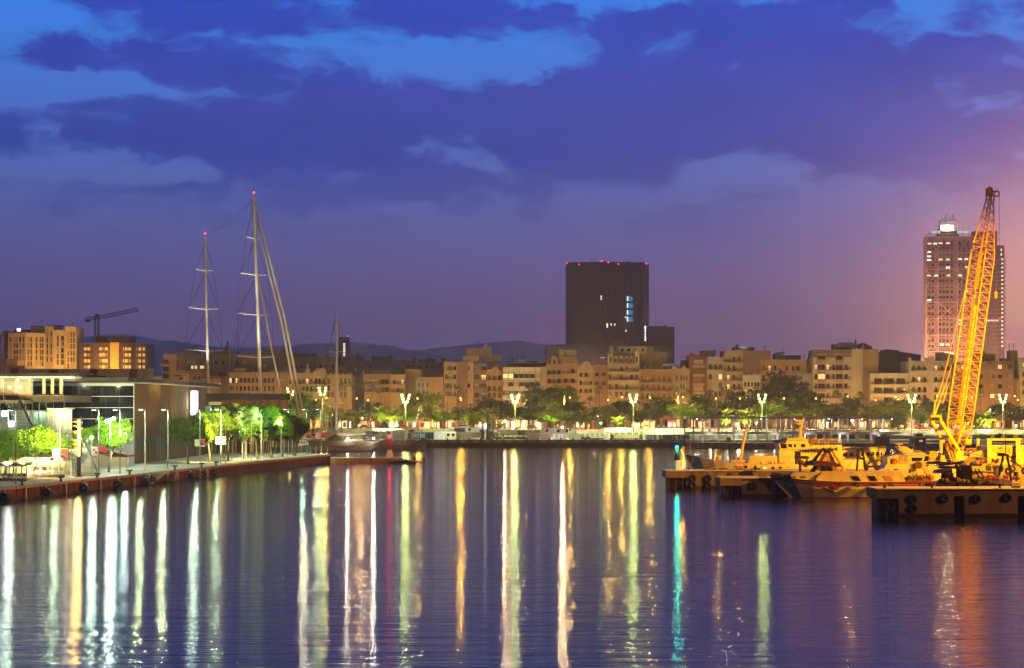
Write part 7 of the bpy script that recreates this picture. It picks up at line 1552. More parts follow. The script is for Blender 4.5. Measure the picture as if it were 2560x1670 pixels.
railing(fl_, [(X(2095, d), y0 - 1.7, Z(1181, d)), (X(2130, d), y0 - 1.7, Z(1179.5, d))], .55, M_hw2, 2, .8)
MB(M_dark).tube([W(2142, 1180, y0), W(2146, 1126, y0)], .14, 6).tube([W(2165, 1180, y0), W(2157, 1126, y0)], .14, 6).tube([W(2140, 1124, y0), W(2160, 1122, y0)], .2, 6).tube([W(2158, 1124, y0), W(2190, 1178, y0)], .035, 4).tube([W(2154, 1124, y0), W(2165, 1180, y0)], .05, 4).obj('gallows', fl_)
MB(M_dark).prism(xz(d, (2170, 1166), (2212, 1165), (2206, 1177), (2200, 1177), (2202, 1170), (2180, 1171), (2178, 1177), (2174, 1177)), y0 - .3, y0 + .3).obj('hoist_frame', fl_)
for px, py, l in ((2104, 1211, 'leftmost tyre fender on the striped launch, over the chevron'), (2143, 1211, 'second tyre fender on the striped launch'), (2187, 1214, 'third tyre fender, below the middle slanted window'), (2227, 1213, 'fourth tyre fender on the striped launch'), (2303, 1212, 'rightmost tyre fender near the launch stern')): tyre(px, py, y0 - 2.75, .34, l, 'tyre fenders on the striped launch', .15)
# stern gear: winch drum, rollers and nets
for a, b, c, e in ((2282, 1158, 2294, 1200), (2306, 1156, 2332, 1198)): cabin_block(fl_, xz(d, (a, b), (a + 12, b), (c + 14, e), (c, e)), y0 - .6, y0 - .3, M_hw2, 'net_gallows')
MB(M_iron).tube([W(2276, 1166, y0), W(2322, 1163, y0)], .12, 6).obj('shaft', fl_); MB(mat('drum_rust', (.2, .09, .04), .8, .2)).loft([[(X(2304, d) + .5 * math.cos(a), y0 - .9 + q, Z(1164, d) + .5 * math.sin(a)) for a in [2 * PI * k / 14 for k in range(14)]] for q in (0, .5)]).obj('net_drum', fl_)
cabin_block(fl_, xz(d, (2270, 1206), (2276, 1196), (2310, 1194), (2330, 1198), (2334, 1206)), y0 - 1.6, y0 + 1.4, M_wood, 'fish_boxes')
# net heaps hung to dry behind the launch
d = 246
nt = thing('drying_net', 'pale nets drawn up to a pole like a tent behind the launch awning', 'net', (X(2072, d), d, 2.4)); M_net = mat('net_pale', (.42, .32, .18), .9, .1, var=.45, scale=3)
apex = W(2068, 1124, d)
for k, (a, b) in enumerate(((2036, 1172), (2048, 1178), (2062, 1180), (2076, 1180), (2092, 1178))):
    p, q = W(a, b, d - 1 + k * .4), W(a + 9, b, d - .6 + k * .4); MB(M_net if k else M_brn).loft([[tuple(apex + Vector((-.25, 0, 0))), tuple(apex + Vector((.25, 0, 0))), tuple(apex + Vector((.25, .3, 0))), tuple(apex + Vector((-.25, .3, 0)))], [tuple(p), tuple(q), tuple(q + Vector((0, .5, 0))), tuple(p + Vector((0, .5, 0)))]]).obj('net_fold', nt)
for a in (2052, 2058, 2066, 2076, 2084): MB(M_dark).tube([W(a, 1180, d + 1), W(a + 1, 1086 + (a % 7) * 2, d + 1)], .05, 4, .03).obj('pole', nt)
MB(M_mast).tube([W(2076, 1120, d), W(2112, 1176, d)], .2, 6).obj('boom', nt); MB(M_mast).tube([W(2074, 1106, d + 1), W(2080, 1074, d + 1)], .06, 4).obj('pole', nt)
cabin_block(nt, xz(d, (2030, 1152), (2056, 1122), (2062, 1123), (2040, 1153)), d + .4, d + .6, M_brn, 'dark_net')
for px in (2056, 2062, 2070, 2078): MB(M_dark).box(X(px, d) - .25, d - .4, Z(1128, d), X(px, d) + .25, d, Z(1121, d)).obj('block', nt)
t = thing('deck_crane', 'dark hooked deck davit standing before the patrol ship house', 'davit', (X(2000, 252), 252, 2.4)); d = 252
MB(M_iron).tube([W(2001, 1180, d), W(2000, 1160, d), W(1990, 1146, d)], .2, 6).obj('column', t); MB(M_iron).tube([W(1986, 1143, d), W(2022, 1144, d)], .22, 6).obj('jib', t); MB(M_dark).box(X(1988, d), d - .3, Z(1142, d), X(2001, d), d + .5, Z(1128, d)).obj('motor_box', t); MB(M_wood).tube([W(1992, 1146, d), W(2018, 1166, d)], .3, 6).obj('strut', t)
for px in (1991, 2017): MB(M_iron).lathe([(.02, -.5), (.25, -.3), (.2, .1), (.05, .3)], 8, tuple(W(px, 1153, d))).obj('hook_block', t)

# motor cruiser with radar arch
d = 246
mc = thing('motor_cruiser', 'white motor cruiser with raked radar arch and tinted windscreen', 'boat', (X(2275, d), d, 0)); y0 = d + 2.4; M_mc = mat('cruiser_white', (.70, .66, .58), .4, .45, var=.1)
hull(mc, [(X(2205, d), Z(1172, d), 1.9, 1.6), (X(2270, d), Z(1171, d), 2.1, 1.8), (X(2340, d), Z(1169, d), 2, 1.5), (X(2385, d), Z(1165, d), 1.1, .4), (X(2400, d), Z(1163, d), .1, .05)], y0, M_mc)
cabin_block(mc, xz(d, (2212, 1172), (2218, 1161), (2270, 1160), (2330, 1152), (2342, 1170)), y0 - 1.9, y0 + 1.9, M_mc, 'main_deck')
cabin_block(mc, xz(d, (2222, 1161), (2222, 1143), (2244, 1138), (2270, 1138), (2330, 1138), (2318, 1160)), y0 - 1.6, y0 + 1.6, M_mc, 'deckhouse'); pane(mc, y0 - 1.6, M_glass, ((2281, 1153), (2304, 1152), (2307, 1143.5), (2279, 1144)), nm='side_window'); pane(mc, y0 - 1.6, M_glass, ((2309, 1156), (2318, 1156), (2324, 1140), (2313, 1140)), nm='front_window')
for a in (2226, 2232): pane(mc, y0 - 1.6, M_dark, ((a, 1161), (a + 5, 1161), (a + 5, 1147), (a, 1147)), nm='louvre')
for a in (2247, 2260): pane(mc, y0 - 1.6, mat('door_lilac', (.4, .36, .38), .5, .3), ((a, 1161), (a + 10, 1161), (a + 10, 1138), (a, 1138)), nm='door')
cabin_block(mc, xz(d, (2262, 1138), (2266, 1136), (2305, 1127), (2322, 1138)), y0 - 1.7, y0 + 1.7, M_mc, 'flybridge'); cabin_block(mc, xz(d, (2284, 1131.5), (2296, 1128.5), (2308, 1129), (2312, 1131)), y0 - 1.72, y0 + 1.3, M_brn, 'seat')
for a in (0, 14): cabin_block(mc, xz(d, (2250 + a, 1119), (2256 + a, 1117), (2290 + a, 1136), (2278 + a, 1137)), y0 - 1.5 + a * .02, y0 - 1.2 + a * .02, M_mc, 'radar_arch'); cabin_block(mc, xz(d, (2250 + a, 1119), (2256 + a, 1117), (2290 + a, 1136), (2278 + a, 1137)), y0 + 1.2, y0 + 1.5, M_mc, 'radar_arch')
cube('arch_bridge', M_mc, X(2252, d), y0 - 1.5, Z(1119, d), X(2270, d), y0 + 1.5, Z(1116.5, d), mc); cube('radar_bar', M_mast, X(2247, d), y0 - .2, Z(1112, d), X(2266, d), y0 + .2, Z(1109.5, d), mc); cube('radar_post', M_mast, X(2255, d), y0 - .15, Z(1116.6, d), X(2258, d), y0 + .15, Z(1112, d), mc)
for px in (2272, 2283): MB(M_mast).tube([W(px, 1134, y0), W(px, 1112, y0)], .03, 4).obj('aerial', mc)
# low trawler behind the nearest pier
d = 205
tr = thing('net_trawler', 'low trawler with brown net drum and black covered stack, bow hidden', 'boat', (X(2400, d), d, 0)); y0 = d + 2.2
hull(tr, [(X(2330, d), Z(1211, d), 1.6, 1.4), (X(2400, d), Z(1211, d), 2, 1.8), (X(2448, d), Z(1210, d), 1.8, 1.5)], y0, M_wood)
MB(mat('net_brown', (.10, .055, .025), .95, .1, var=.5, scale=4, bump=.6)).loft([[(X(2378, d) + r * math.cos(a), y0 - .4 + r * .8 * math.sin(a), z) for a in [2 * PI * k / 14 for k in range(14)]] for r, z in ((.5, Z(1214, d)), (.72, Z(1206, d)), (.78, Z(1194, d)), (.70, Z(1184, d)), (.3, Z(1180, d)))]).obj('net_bundle', tr, None, True)
MB(M_rub).loft([[(X(2425, d) + w * sx, y0 - .3 + .5 * sy, Z(py, d)) for sx, sy in ((-1, -1), (1, -1), (1, 1), (-1, 1))] for w, py in ((.62, 1212), (.64, 1172), (.5, 1166), (.3, 1164))]).obj('covered_stack', tr)
MB(M_iron).tube([W(2402, 1212, y0 - .5), W(2396, 1176, y0 - .5), W(2390, 1162, y0 - .5)], .22, 6).obj('gallows_post', tr); MB(M_iron).tube([W(2345, 1167, y0 - .5), W(2420, 1170, y0 - .5)], .16, 6).obj('beam', tr); MB(M_iron).tube([W(2348, 1162, y0), W(2405, 1156, y0)], .14, 6).obj('beam', tr)
MB(M_iron).tube([W(2437, 1172, y0), W(2452, 1200, y0)], .09, 5).tube([W(2445, 1172, y0), W(2465, 1199, y0)], .09, 5).obj('ladder', tr); MB(M_white).box(X(2386, d), y0 - .8, Z(1158, d), X(2392, d), y0 - .5, Z(1153.5, d)).obj('deck_lamp', tr)
cabin_block(tr, xz(d, (2350, 1186), (2352, 1178), (2380, 1172), (2396, 1174), (2396, 1186)), y0 + .6, y0 + 1.6, M_mc, 'white_locker'); cabin_block(tr, xz(d, (2332, 1162), (2340, 1156), (2392, 1157), (2398, 1162)), y0 + .3, y0 + 1.8, M_navy, 'blue_cover')
for a in (2394, 2410): cabin_block(tr, xz(d, (a, 1219), (a, 1208), (a + 14, 1208), (a + 14, 1219)), y0 - 2.3, y0 - 1.6, M_dark, 'fender_pad')
# blue striped white trawler bow at right
bt = thing('blue_striped_boat', 'white fishing boat with blue side stripe and dark A frame', 'boat', (X(2500, d), d, 0))
hull(bt, [(X(2446, d), Z(1200, d), 1.9, 1.6), (X(2500, d), Z(1201, d), 2, 1.7), (X(2535, d), Z(1202, d), 1.6, 1, -.3), (X(2552, d), Z(1201, d), .5, .2, -.9), (X(2562, d), Z(1200, d), .1, .02, -1.4)], y0, M_hw2, [(M_mast, -.03, .1, .05, 'gunwale'), (M_navy, .42, .56, .03, 'blue_stripe')])
for px in (2480, 2486): pane(bt, y0 - 2.02, M_navy, ((px - 2, 1212), (px + 2, 1212), (px + 4, 1208), (px, 1208)), .05, 'dash')
tyre(2470, 1208, y0 - 2.1, .3, 'single tyre fender on the blue striped boat', 'tyre fenders on the blue striped boat')
MB(M_iron).tube([W(2496, 1200, y0), W(2508, 1136, y0)], .14, 6).tube([W(2528, 1200, y0), W(2518, 1136, y0)], .14, 6).tube([W(2494, 1137, y0), W(2522, 1138, y0)], .16, 6).tube([W(2504, 1160, y0), W(2513, 1142, y0), W(2522, 1160, y0)], .06, 4).obj('a_frame', bt)
MB(M_iron).tube([W(2514, 1136, y0), W(2514, 1084, y0)], .06, 5).box(X(2505, d), y0 - .3, Z(1136, d), X(2524, d), y0 + .3, Z(1127, d) - .3).obj('mast', bt)
for y in (1085, 1121): MB(M_iron).box(X(2510, d), y0 - .15, Z(y + 2, d), X(2518, d), y0 + .15, Z(y - 1, d)).obj('lamp_box', bt)
MB(M_iron).tube([W(2520, 1138, y0), W(2556, 1172, y0)], .07, 5).obj('stay', bt); cabin_block(bt, xz(d, (2505, 1200), (2506, 1175), (2512, 1173), (2512, 1200)), y0, y0 + .6, M_mc, 'white_drum'); cabin_block(bt, xz(d, (2450, 1200), (2470, 1194), (2500, 1191), (2528, 1196), (2530, 1200)), y0 - 1, y0 + 1, M_wood, 'net_heap')
for a, b in ((2465, 2495), (2470, 2488)): MB(M_steel).tube([W(a, 1186, y0 - .8), W(b, 1177, y0 - .8)], .05, 5).obj('oar', bt)
# big white work boat at the right edge
d = 254
wb = thing('white_workboat', 'big white work boat with a goalpost gantry at the right picture edge', 'boat', (X(2520, d), d, 0)); y0 = d + 3; M_wb = mat('workboat_white', (.62, .56, .45), .45, .4, var=.2, wear=((.2, .08, .03), .75)); M_wg = mat('workboat_grey', (.40, .38, .38), .5, .4, var=.15)
hull(wb, [(X(2395, d), Z(1160, d), .3, .2), (X(2420, d), Z(1160, d), 1.8, 1.2), (X(2460, d), Z(1162, d), 2.6, 2.2), (X(2640, d), Z(1163, d), 2.8, 2.4)], y0, M_wg)
cabin_block(wb, xz(d, (2404, 1176), (2420, 1157), (2503, 1160), (2500, 1180)), y0 - 2.9, y0 - 2.55, M_wg, 'side_plate')
for a in (2465, 2482): pane(wb, y0 - 2.9, M_dark, ((a, 1176), (a + 13, 1177), (a + 13, 1164), (a - 1, 1163)))
cabin_block(wb, xz(d, (2470, 1162), (2472, 1114), (2640, 1114), (2640, 1162)), y0 - 2.2, y0 + 2.2, M_wb, 'wheelhouse')
for a, b in ((2480, 2538), (2554, 2610)): pane(wb, y0 - 2.2, mat('tan_screen', (.50, .33, .14), .5, .3), ((a, 1130), (b, 1132), (b, 1116), (a, 1116)), nm='screen')
for px in (2474, 2546): MB(M_wb).box(X(px - 5, d), y0 - 2.9, Z(1162, d), X(px + 5, d), y0 - 2.3, Z(1098, d)).obj('gantry_leg', wb)
MB(M_wb).box(X(2468, d), y0 - 2.95, Z(1101, d), X(2553, d), y0 - 2.25, Z(1096.5, d)).obj('gantry_beam', wb); MB(M_wg).box(X(2466, d), y0 + 2.2, Z(1150, d), X(2473, d), y0 + 2.6, Z(1098, d)).obj('far_leg', wb)
railing(wb, [(X(2420, d), y0 - 2.0, Z(1160, d)), (X(2470, d), y0 - 2.6, Z(1162, d))], 1.6, M_mast, 3, .5); cabin_block(wb, xz(d, (2428, 1142), (2430, 1133), (2462, 1127), (2470, 1128), (2470, 1143)), y0 - 2, y0 + 1.4, M_wg, 'fore_house'); MB(M_mast).prism(xz(d, (2428, 1133), (2464, 1126), (2468, 1127), (2465, 1132)), y0 - 2.1, y0 + 1.5).obj('house_roof', wb)
for px, mm in ((2484, M_navy), (2497, M_brn)): cabin_block(wb, xz(d, (px - 3, 1156), (px - 4, 1149), (px, 1146), (px + 4, 1149), (px + 3, 1156)), y0 - 2.6, y0 - 2.25, mm, 'hung_coat')
MB(M_iron).tube([W(2534, 1150, y0 - 2.4), W(2536, 1140, y0 - 2.4), W(2543, 1134, y0 - 2.4)], .35, 8).obj('exhaust', wb)
for k in range(3): MB(M_rail).box(X(2505 + 20 * k, d), y0 - 2.24, Z(1126.5, d), X(2511 + 20 * k, d), y0 - 2.2, Z(1125, d)).obj('vent', wb)

# ------------------------------------------------------------------ lattice boom crane
d = 268
cr = thing('lattice_crane', 'yellow lattice boom crane rising far above the fishing boats', 'crane', (X(2400, d), d, 0)); M_cr = mat('crane_yellow', (.72, .46, .03), .5, .4, var=.22, scale=1, wear=((.16, .07, .02), .7))
MB(M_pier).box(X(2330, d), d - 3, -2, X(2460, d), d + 6, Z(1178, d)).obj('base_pontoon', cr)
cabin_block(cr, xz(d, (2378, 1153), (2384, 1127), (2410, 1128), (2411, 1152)), d - 1.9, d + 1.6, M_cr, 'engine_house')
for k in range(6): cabin_block(cr, xz(d, (2368 + k * 2.6, 1153), (2357 + k * 4, 1126), (2359 + k * 4, 1126), (2370.6 + k * 2.6, 1153)), d - 2.2, d - 1.95, M_cr if k % 2 else M_rust, 'hazard_stripe')
cabin_block(cr, xz(d, (2344, 1157), (2346, 1138), (2368, 1137), (2370, 1157)), d - 1.6, d + 1.2, M_wg, 'winch_house'); cabin_block(cr, xz(d, (2400, 1165), (2400, 1146), (2411, 1146), (2411, 1165)), d - 2.4, d - 1.95, M_wood, 'cab_box')
for a in (2401.5, 2407): pane(cr, d - 2.4, M_lit, ((a, 1150), (a + 3.6, 1150), (a + 3.6, 1147), (a, 1147)))
cabin_block(cr, xz(d, (2322, 1156), (2322, 1128), (2342, 1128), (2342, 1156)), d - .5, d + 1.5, mat('crane_grille', (.35, .18, .03), .6, .3), 'radiator')
for k in range(5): cube('grille_bar', M_cr, X(2322, d), d - .62, Z(1152 - 5 * k, d), X(2342, d), d - .51, Z(1150 - 5 * k, d), cr)
cabin_block(cr, xz(d, (2412, 1157), (2412, 1136), (2430, 1136), (2431, 1157)), d - .9, d + 1, mat('motor_red', (.35, .10, .03), .6, .3), 'motor'); railing(cr, [(X(2412, d), d - 1, Z(1128, d)), (X(2436, d), d - 1, Z(1128, d))], .45, M_cr, 2)
# boom: four chords, lacing on all faces; widths grow from the foot and taper at the head
foot = W(2390, 1126, d); head = W(2477, 484, d + 6)
ax = (head - foot); Lb = ax.length; ax.normalize(); yv = Vector((.74, -.67, 0)); yv = (yv - ax * yv.dot(ax)).normalized(); zv = ax.cross(yv)
prof = [(0, .55, .9), (.10, 1.25, 1.5), (.16, 1.28, 1.55), (.76, 1.22, 1.5), (.97, .42, .45), (1, .4, .42)]
def bw(f):
    for (a, p, q), (b, r, s) in zip(prof[:-1], prof[1:]):
        if a <= f <= b: u = (f - a) / (b - a); return p + (r - p) * u, q + (s - q) * u
    return prof[-1][1:]
def chord(f, i):
    p, q = bw(f); sy, sz = ((-1, -1), (1, -1), (1, 1), (-1, 1))[i]; return foot + ax * (Lb * f) + yv * (sy * p) + zv * (sz * q)
FS = [k / 30 for k in range(31)]
for i in range(4): MB(M_cr).tube([chord(f, i) for f in FS], .125, 6).obj('chord', cr, None, True)
for i in range(4):
    mb = MB(M_cr)
    for k in range(30):
        f, g = FS[k], FS[k + 1]; j = (i + 1) % 4
        mb.tube([chord(f, i), chord((f + g) / 2, j)], .055, 4).tube([chord((f + g) / 2, j), chord(g, i)], .055, 4)
        if i % 2 == 0 and k % 3 == 0: mb.tube([chord(f, i), chord(f, j)], .06, 4)
    mb.obj('lacing', cr)
def onb(f, s): return foot + ax * (Lb * f) + yv * s
MB(M_cr).loft([[tuple(onb(f, s) + zv * z) for s, z in ((.2, -1.56), (.8, -1.56), (.8, -1.62), (.2, -1.62))] for f in (.62, .76)]).obj('name_board', cr)
MB(M_cr).loft([[tuple(onb(f, s) + zv * z) for s, z in ((-.42, -.3), (.05, -.3), (.05, .3), (-.42, .3))] for f in (.10, .56)]).obj('walkway', cr)
MB(M_cr).box(head.x - .7, head.y - .5, head.z - .4, head.x + .2, head.y + .5, head.z + .8).obj('head_block', cr); MB(M_iron).tube([head + Vector((.2, 0, .2)), head + Vector((1.0, -.2, .4))], .14, 6).obj('head_arm', cr); MB(M_cr).torus((head.x + .85, head.y - .2, head.z - .05), .42, .12, 'y', 14, 6).torus((head.x - .3, head.y - .6, head.z + .5), .4, .12, 'y', 14, 6).obj('sheave', cr)
MB(M_iron).tube([head + Vector((1.25, -.2, 0)), head + Vector((1.25, -.2, -8.5)), W(2486, 820, d + 5)], .035, 4).obj('hoist_rope', cr); MB(M_cr).lathe([(.05, -.8), (.3, -.45), (.3, .2), (.06, .5)], 8, tuple(W(2489, 735, d + 5))).obj('hook_block', cr)
# back mast (gantry) and pendants
for (a, b), (c, e), o in (((2345, 1041), (2400, 1130), -1.3), ((2326, 1046), (2374, 1130), 1.6)): MB(M_cr).tube([W(a, b, d + o), W(c, e, d + o)], .34, 4, .30).obj('gantry_beam', cr)
for f in (.33, .58): p, q = W(2345, 1041, d - 1.3).lerp(W(2400, 1130, d - 1.3), f), W(2326, 1046, d + 1.6).lerp(W(2374, 1130, d + 1.6), f); MB(M_cr).tube([p, q], .2, 5).obj('gantry_tie', cr)
MB(M_cr).prism(xz(d, (2320, 1042), (2322, 1038), (2346, 1038), (2349, 1043), (2342, 1046), (2324, 1046)), d - 1.6, d + 1.9).obj('gantry_head', cr)
for k in range(6): MB(M_dark).torus((X(2326 + k * 3, d), d - 1.7, Z(1047, d)), .22, .08, 'x', 12, 5).obj('sheave', cr)
for o, a, b in ((-1.2, 2341, 2372), (1.2, 2350, 2380)): 
    p0, p1, p2, p3 = W(2334 + (a - 2341) * .3, 1037, d + o), W(a - 3, 1008, d + o), W(a + 12, 968, d + o), chord(.62, 0 if o < 0 else 3)
    MB(M_cr).tube([p0, p1], .16, 4).obj('bridle', cr); MB(M_cr).tube([p1, p2], .1, 4).tube([p1 + Vector((.6, 0, 0)), p2 + Vector((.4, 0, 0))], .1, 4).obj('bridle_rope', cr); MB(M_cr).tube([p2, p3], .065, 4).obj('pendant', cr)
MB(M_cr).tube([W(2391, 1112, d + .5), W(2412, 1060, d + 1)], .28, 4).tube([W(2372, 1128, d), W(2390, 1070, d)], .2, 4).obj('back_stop', cr); cabin_block(cr, xz(d, (2384, 1064), (2384, 1054), (2404, 1054), (2404, 1064)), d - .4, d + 1, M_cr, 'boom_box')
MB(M_wg).tube([W(2352, 1134, d - 1), W(2352, 1100, d - 1)], .28, 8).obj('exhaust', cr); MB(M_cr).loft([[(X(2412, d) + q, d + .5 * math.cos(a), Z(1105, d) + .5 * math.sin(a)) for a in [2 * PI * k / 10 for k in range(10)]] for q in (0, .9)]).obj('rope_drum', cr)

# ------------------------------------------------------------------ sailing yachts
M_alu = mat('mast_alloy', (.72, .72, .70), .4, .5, metal=.15, var=.1); M_wire = mat('rig_wire', (.05, .045, .05), .5, .4, var=0); M_sail = mat('furled_sail', (.55, .48, .42), .8, .2, var=.1)
def mast(t, x, d, zb, zt, r, spr, rake, sw):
    """x at foot, tubes with spreaders and shrouds; rake: sideways offset at the top"""
    def P(z): f = (z - zb) / (zt - zb); return Vector((x + rake * f, d, z))
    MB(M_alu).tube([P(zb), P(zb + (zt - zb) * .5), P(zt)], r, 10, r * .62).obj('mast', t, None, True)
    tipsL, tipsR = [], []
    for z, l in spr:
        a, b = P(z) + Vector((-l, -l * .6, .35)), P(z) + Vector((l * .62, l * .9, .35)); MB(M_alu).tube([a, P(z), b], .11, 5).obj('spreader', t); tipsL.append(a); tipsR.append(b)
    mb = MB(M_wire)
    for tips in (tipsL, tipsR):
        base = Vector((tips[-1].x + (x - tips[-1].x) * .1, tips[-1].y, zb)); pts = [P(zt - 1)] + tips + [base]; mb.tube(pts, sw, 4)
        for k in range(len(spr)):
            top = P(spr[k - 1][0] - .5) if k else P(zt - 2); mb.tube([top, tips[k]], sw * .7, 3)
            nxt = tips[k + 1] if k + 1 < len(tips) else base; mb.tube([P(spr[k][0] - .3), nxt], sw * .8, 3)
    mb.obj('shrouds', t); return P
d = 430
ky = thing('ketch', 'huge two masted sailing yacht with red masthead lights behind the pavilion', 'yacht', (X(640, d), d, 0))
hull(ky, [(X(480, d), 4.6, 3.6, 3), (X(560, d), 4.2, 4.2, 3.8), (X(660, d), 4.4, 4.1, 3.5), (X(715, d), 5.0, 2.4, 1.2), (X(748, d), 5.5, .2, .1)], d, mat('yacht_navy', (.03, .035, .05), .3, .5, var=.1))
cabin_block(ky, [(X(540, d), 4.3), (X(545, d), 7.5), (X(660, d), 7.2), (X(690, d), 4.6)], d - 2, d + 2, M_white, 'deckhouse')
P = mast(ky, X(655, d), d, 4.3, Z(490, d), .5, [(Z(597, d), 2.0), (Z(688, d), 3.5), (Z(788, d), 4.5), (Z(894, d), 5.0)], X(634, d) - X(655, d), .055)
P2_ = mast(ky, X(524, d), d - 1, 4.3, Z(594, d), .38, [(Z(678, d), 2.3), (Z(774, d), 3.8), (Z(878, d), 4.8)], X(515, d) - X(524, d), .05)
MB(M_red).ball(tuple(P(Z(486, d)) + Vector((.1, -.3, .4))), .26).obj('masthead_lamp', ky); MB(M_red).ball(tuple(P2_(Z(592, d)) + Vector((0, -.3, .7))), .28).obj('masthead_lamp', ky)
MB(M_wire).tube([P(Z(488, d)), P(Z(488, d)) + Vector((0, 0, 2.4))], .1, 4).obj('wind_vane', ky); MB(M_wire).tube([P2_(Z(592, d)), W(575, 555, d), P(Z(497, d))], .045, 3).obj('triatic_stay', ky)
for y0_, px, z0 in ((510, 768, 4), (552, 757, 4), (690, 708, 10)): MB(M_sail).tube([P(Z(y0_, d)) + Vector((.5, -.4, 0)), W(640 + (px - 640) * .5 + 6, (y0_ + 1075) / 2 - 4, d - .4), W(px, 1086 if z0 == 4 else 1000, d - .4)], .2 if z0 == 4 else .18, 8, .34 if z0 == 4 else .2).obj('furled_sail', ky, None, True)
for px in (632, 668): MB(M_white).ball(W(px, 993 if px < 650 else 992, d - 6), 1.25 if px > 650 else 1.0, 14, 8).obj('radome', ky, None, True)
for a, b in ((583, 690), (571, 660)): MB(M_wire).tube([P(Z(560, d)), W(a, 960, d + 2)], .045, 3).obj('backstay', ky)
lamp((X(650, d) + .5, d - 7, 12), 42000, (1, .93, .74), .3, spot=26, aim=(X(642, d), d, 46), parent=ky); lamp((X(522, d) + .5, d - 7, 12), 32000, (1, .94, .76), .3, spot=28, aim=(X(518, d), d, 40), parent=ky); lamp((X(612, d), d - 14, 22), 40000, (1, .93, .74), .3, spot=40, aim=(X(638, d), d, 58), parent=ky); lamp((X(500, d), d - 14, 20), 22000, (1, .9, .62), .3, spot=40, aim=(X(517, d), d, 48), parent=ky); lamp((X(700, d), d - 14, 8), 7000, (1, .8, .55), .3, spot=55, aim=(X(700, d), d, 32), parent=ky)
d = 476
sl = thing('sloop', 'grey single masted sailing yacht with covered boom moored at the far quay', 'yacht', (X(880, d), d, 0)); M_sg = mat('sloop_grey', (.30, .27, .23), .35, .5, var=.1)
hull(sl, [(X(762, d), Z(1102, d), 2.2, 1.2), (X(800, d), Z(1101, d), 3.0, 2.6), (X(870, d), Z(1103, d), 3.2, 2.9), (X(925, d), Z(1103.5, d), 2.4, 1.7), (X(955, d), Z(1101, d), .9, .4, -2.5), (X(966, d), Z(1098, d), .1, .03, -4.5)], d + 3, M_sg)
MB(M_anti).box(X(768, d), d + .2, -.3, X(930, d), d + 5, .16).obj('boot_top', sl)
cabin_block(sl, xz(d, (815, 1102), (822, 1092), (836, 1087), (850, 1091), (856, 1102)), d + 1.4, d + 4.6, mat('sloop_hood', (.06, .08, .06), .6, .3), 'spray_hood'); cabin_block(sl, xz(d, (858, 1103), (864, 1098), (900, 1097.5), (906, 1103)), d + 1.2, d + 4.8, M_white, 'coach_roof')
P3_ = mast(sl, X(837, d), d + 3, Z(1102, d), Z(774, d), .36, [(Z(880, d), 2.0), (Z(1010, d), 2.6)], X(840, d) - X(837, d), .04)
MB(M_sail).tube([W(838, 1082, d + 3), W(848, 1086, d + 3), W(880, 1086, d + 2.5), W(914, 1084, d + 2)], .85, 8, .2).obj('covered_boom', sl, None, True); railing(sl, [(X(775, d), d + .8, Z(1102, d)), (X(870, d), d - .1, Z(1103, d)), (X(950, d), d + 2, Z(1101, d))], .9, M_steel, 2, 1.6)
MB(M_wire).tube([W(836, 800, d + 3), W(808, 985, d + 3), W(780, 1085, d + 3)], .14, 4).tube([W(838, 780, d + 3), W(962, 1098, d + 3)], .03, 3).obj('stays', sl); MB(mat('flag_faded_red', (.4, .12, .12), .8, .2)).prism(xz(d, (957, 1096), (961, 1089), (960, 1098)), d + 2.9, d + 3).obj('flag', sl); MB(M_white).ball(W(834, 1010, d + 2), .5).obj('radar_dome', sl)
for px in (869, 934): MB(glow('deck_lamp', (1, .9, .75), 25)).ball(W(px, 1096, d), .25).obj('deck_lamp', sl)
lamp(W(869, 1093, d - 1), 500, (1, .85, .6), .2, parent=sl); lamp(W(934, 1093, d - 1), 700, (1, .9, .75), .2, parent=sl)
d = 480
gt = thing('grey_tender', 'long pale grey hull moored right of the single masted yacht', 'boat', (X(1000, d), d, 0)); hull(gt, [(X(945, d + 8), Z(1102, d), 2, 1.5), (X(1000, d + 8), Z(1102, d), 2.2, 1.9), (X(1040, d + 8), Z(1102, d), 1.6, .9), (X(1064, d + 8), Z(1098, d), .2, .05)], d + 11, M_sg); cabin_block(gt, xz(d + 8, (962, 1102), (962, 1098.5), (1034, 1098.5), (1040, 1102)), d + 9.5, d + 12.5, M_hg2, 'deck')
for px in (981, 1012): MB(M_white).tube([W(px, 1102, d + 9), W(px, 1093, d + 9)], .3, 8).obj('white_bollard', gt)
d = 392
pb = thing('harbour_launch', 'dark navy harbour launch with small white wheelhouse behind the railing', 'boat', (X(735, d), d, 0)); M_pb = mat('launch_navy', (.02, .045, .06), .35, .5)
hull(pb, [(X(676, d), Z(1119, d), 1.8, 1.5), (X(730, d), Z(1117, d), 2, 1.7), (X(762, d), Z(1113, d), 1.3, .6), (X(777, d), Z(1110, d), .15, .05)], d + 3, M_pb); cabin_block(pb, xz(d, (742, 1115), (744, 1104), (748, 1101.5), (762, 1102), (767, 1113)), d + 1.8, d + 4.2, M_white, 'wheelhouse')
for a in (745, 752, 758): pane(pb, d + 1.8, M_glass, ((a, 1109), (a + 5, 1109), (a + 4.5, 1103.5), (a + .5, 1103.5)))
railing(pb, [(X(678, d), d + 1.2, Z(1119, d)), (X(735, d), d + 1, Z(1117, d))], .9, M_steel, 2, 1.4)
t = thing('motor_yacht', 'white motor yacht with navy cover moored behind the last quay lamps', 'boat', (X(800, 505), 505, 0)); d = 505
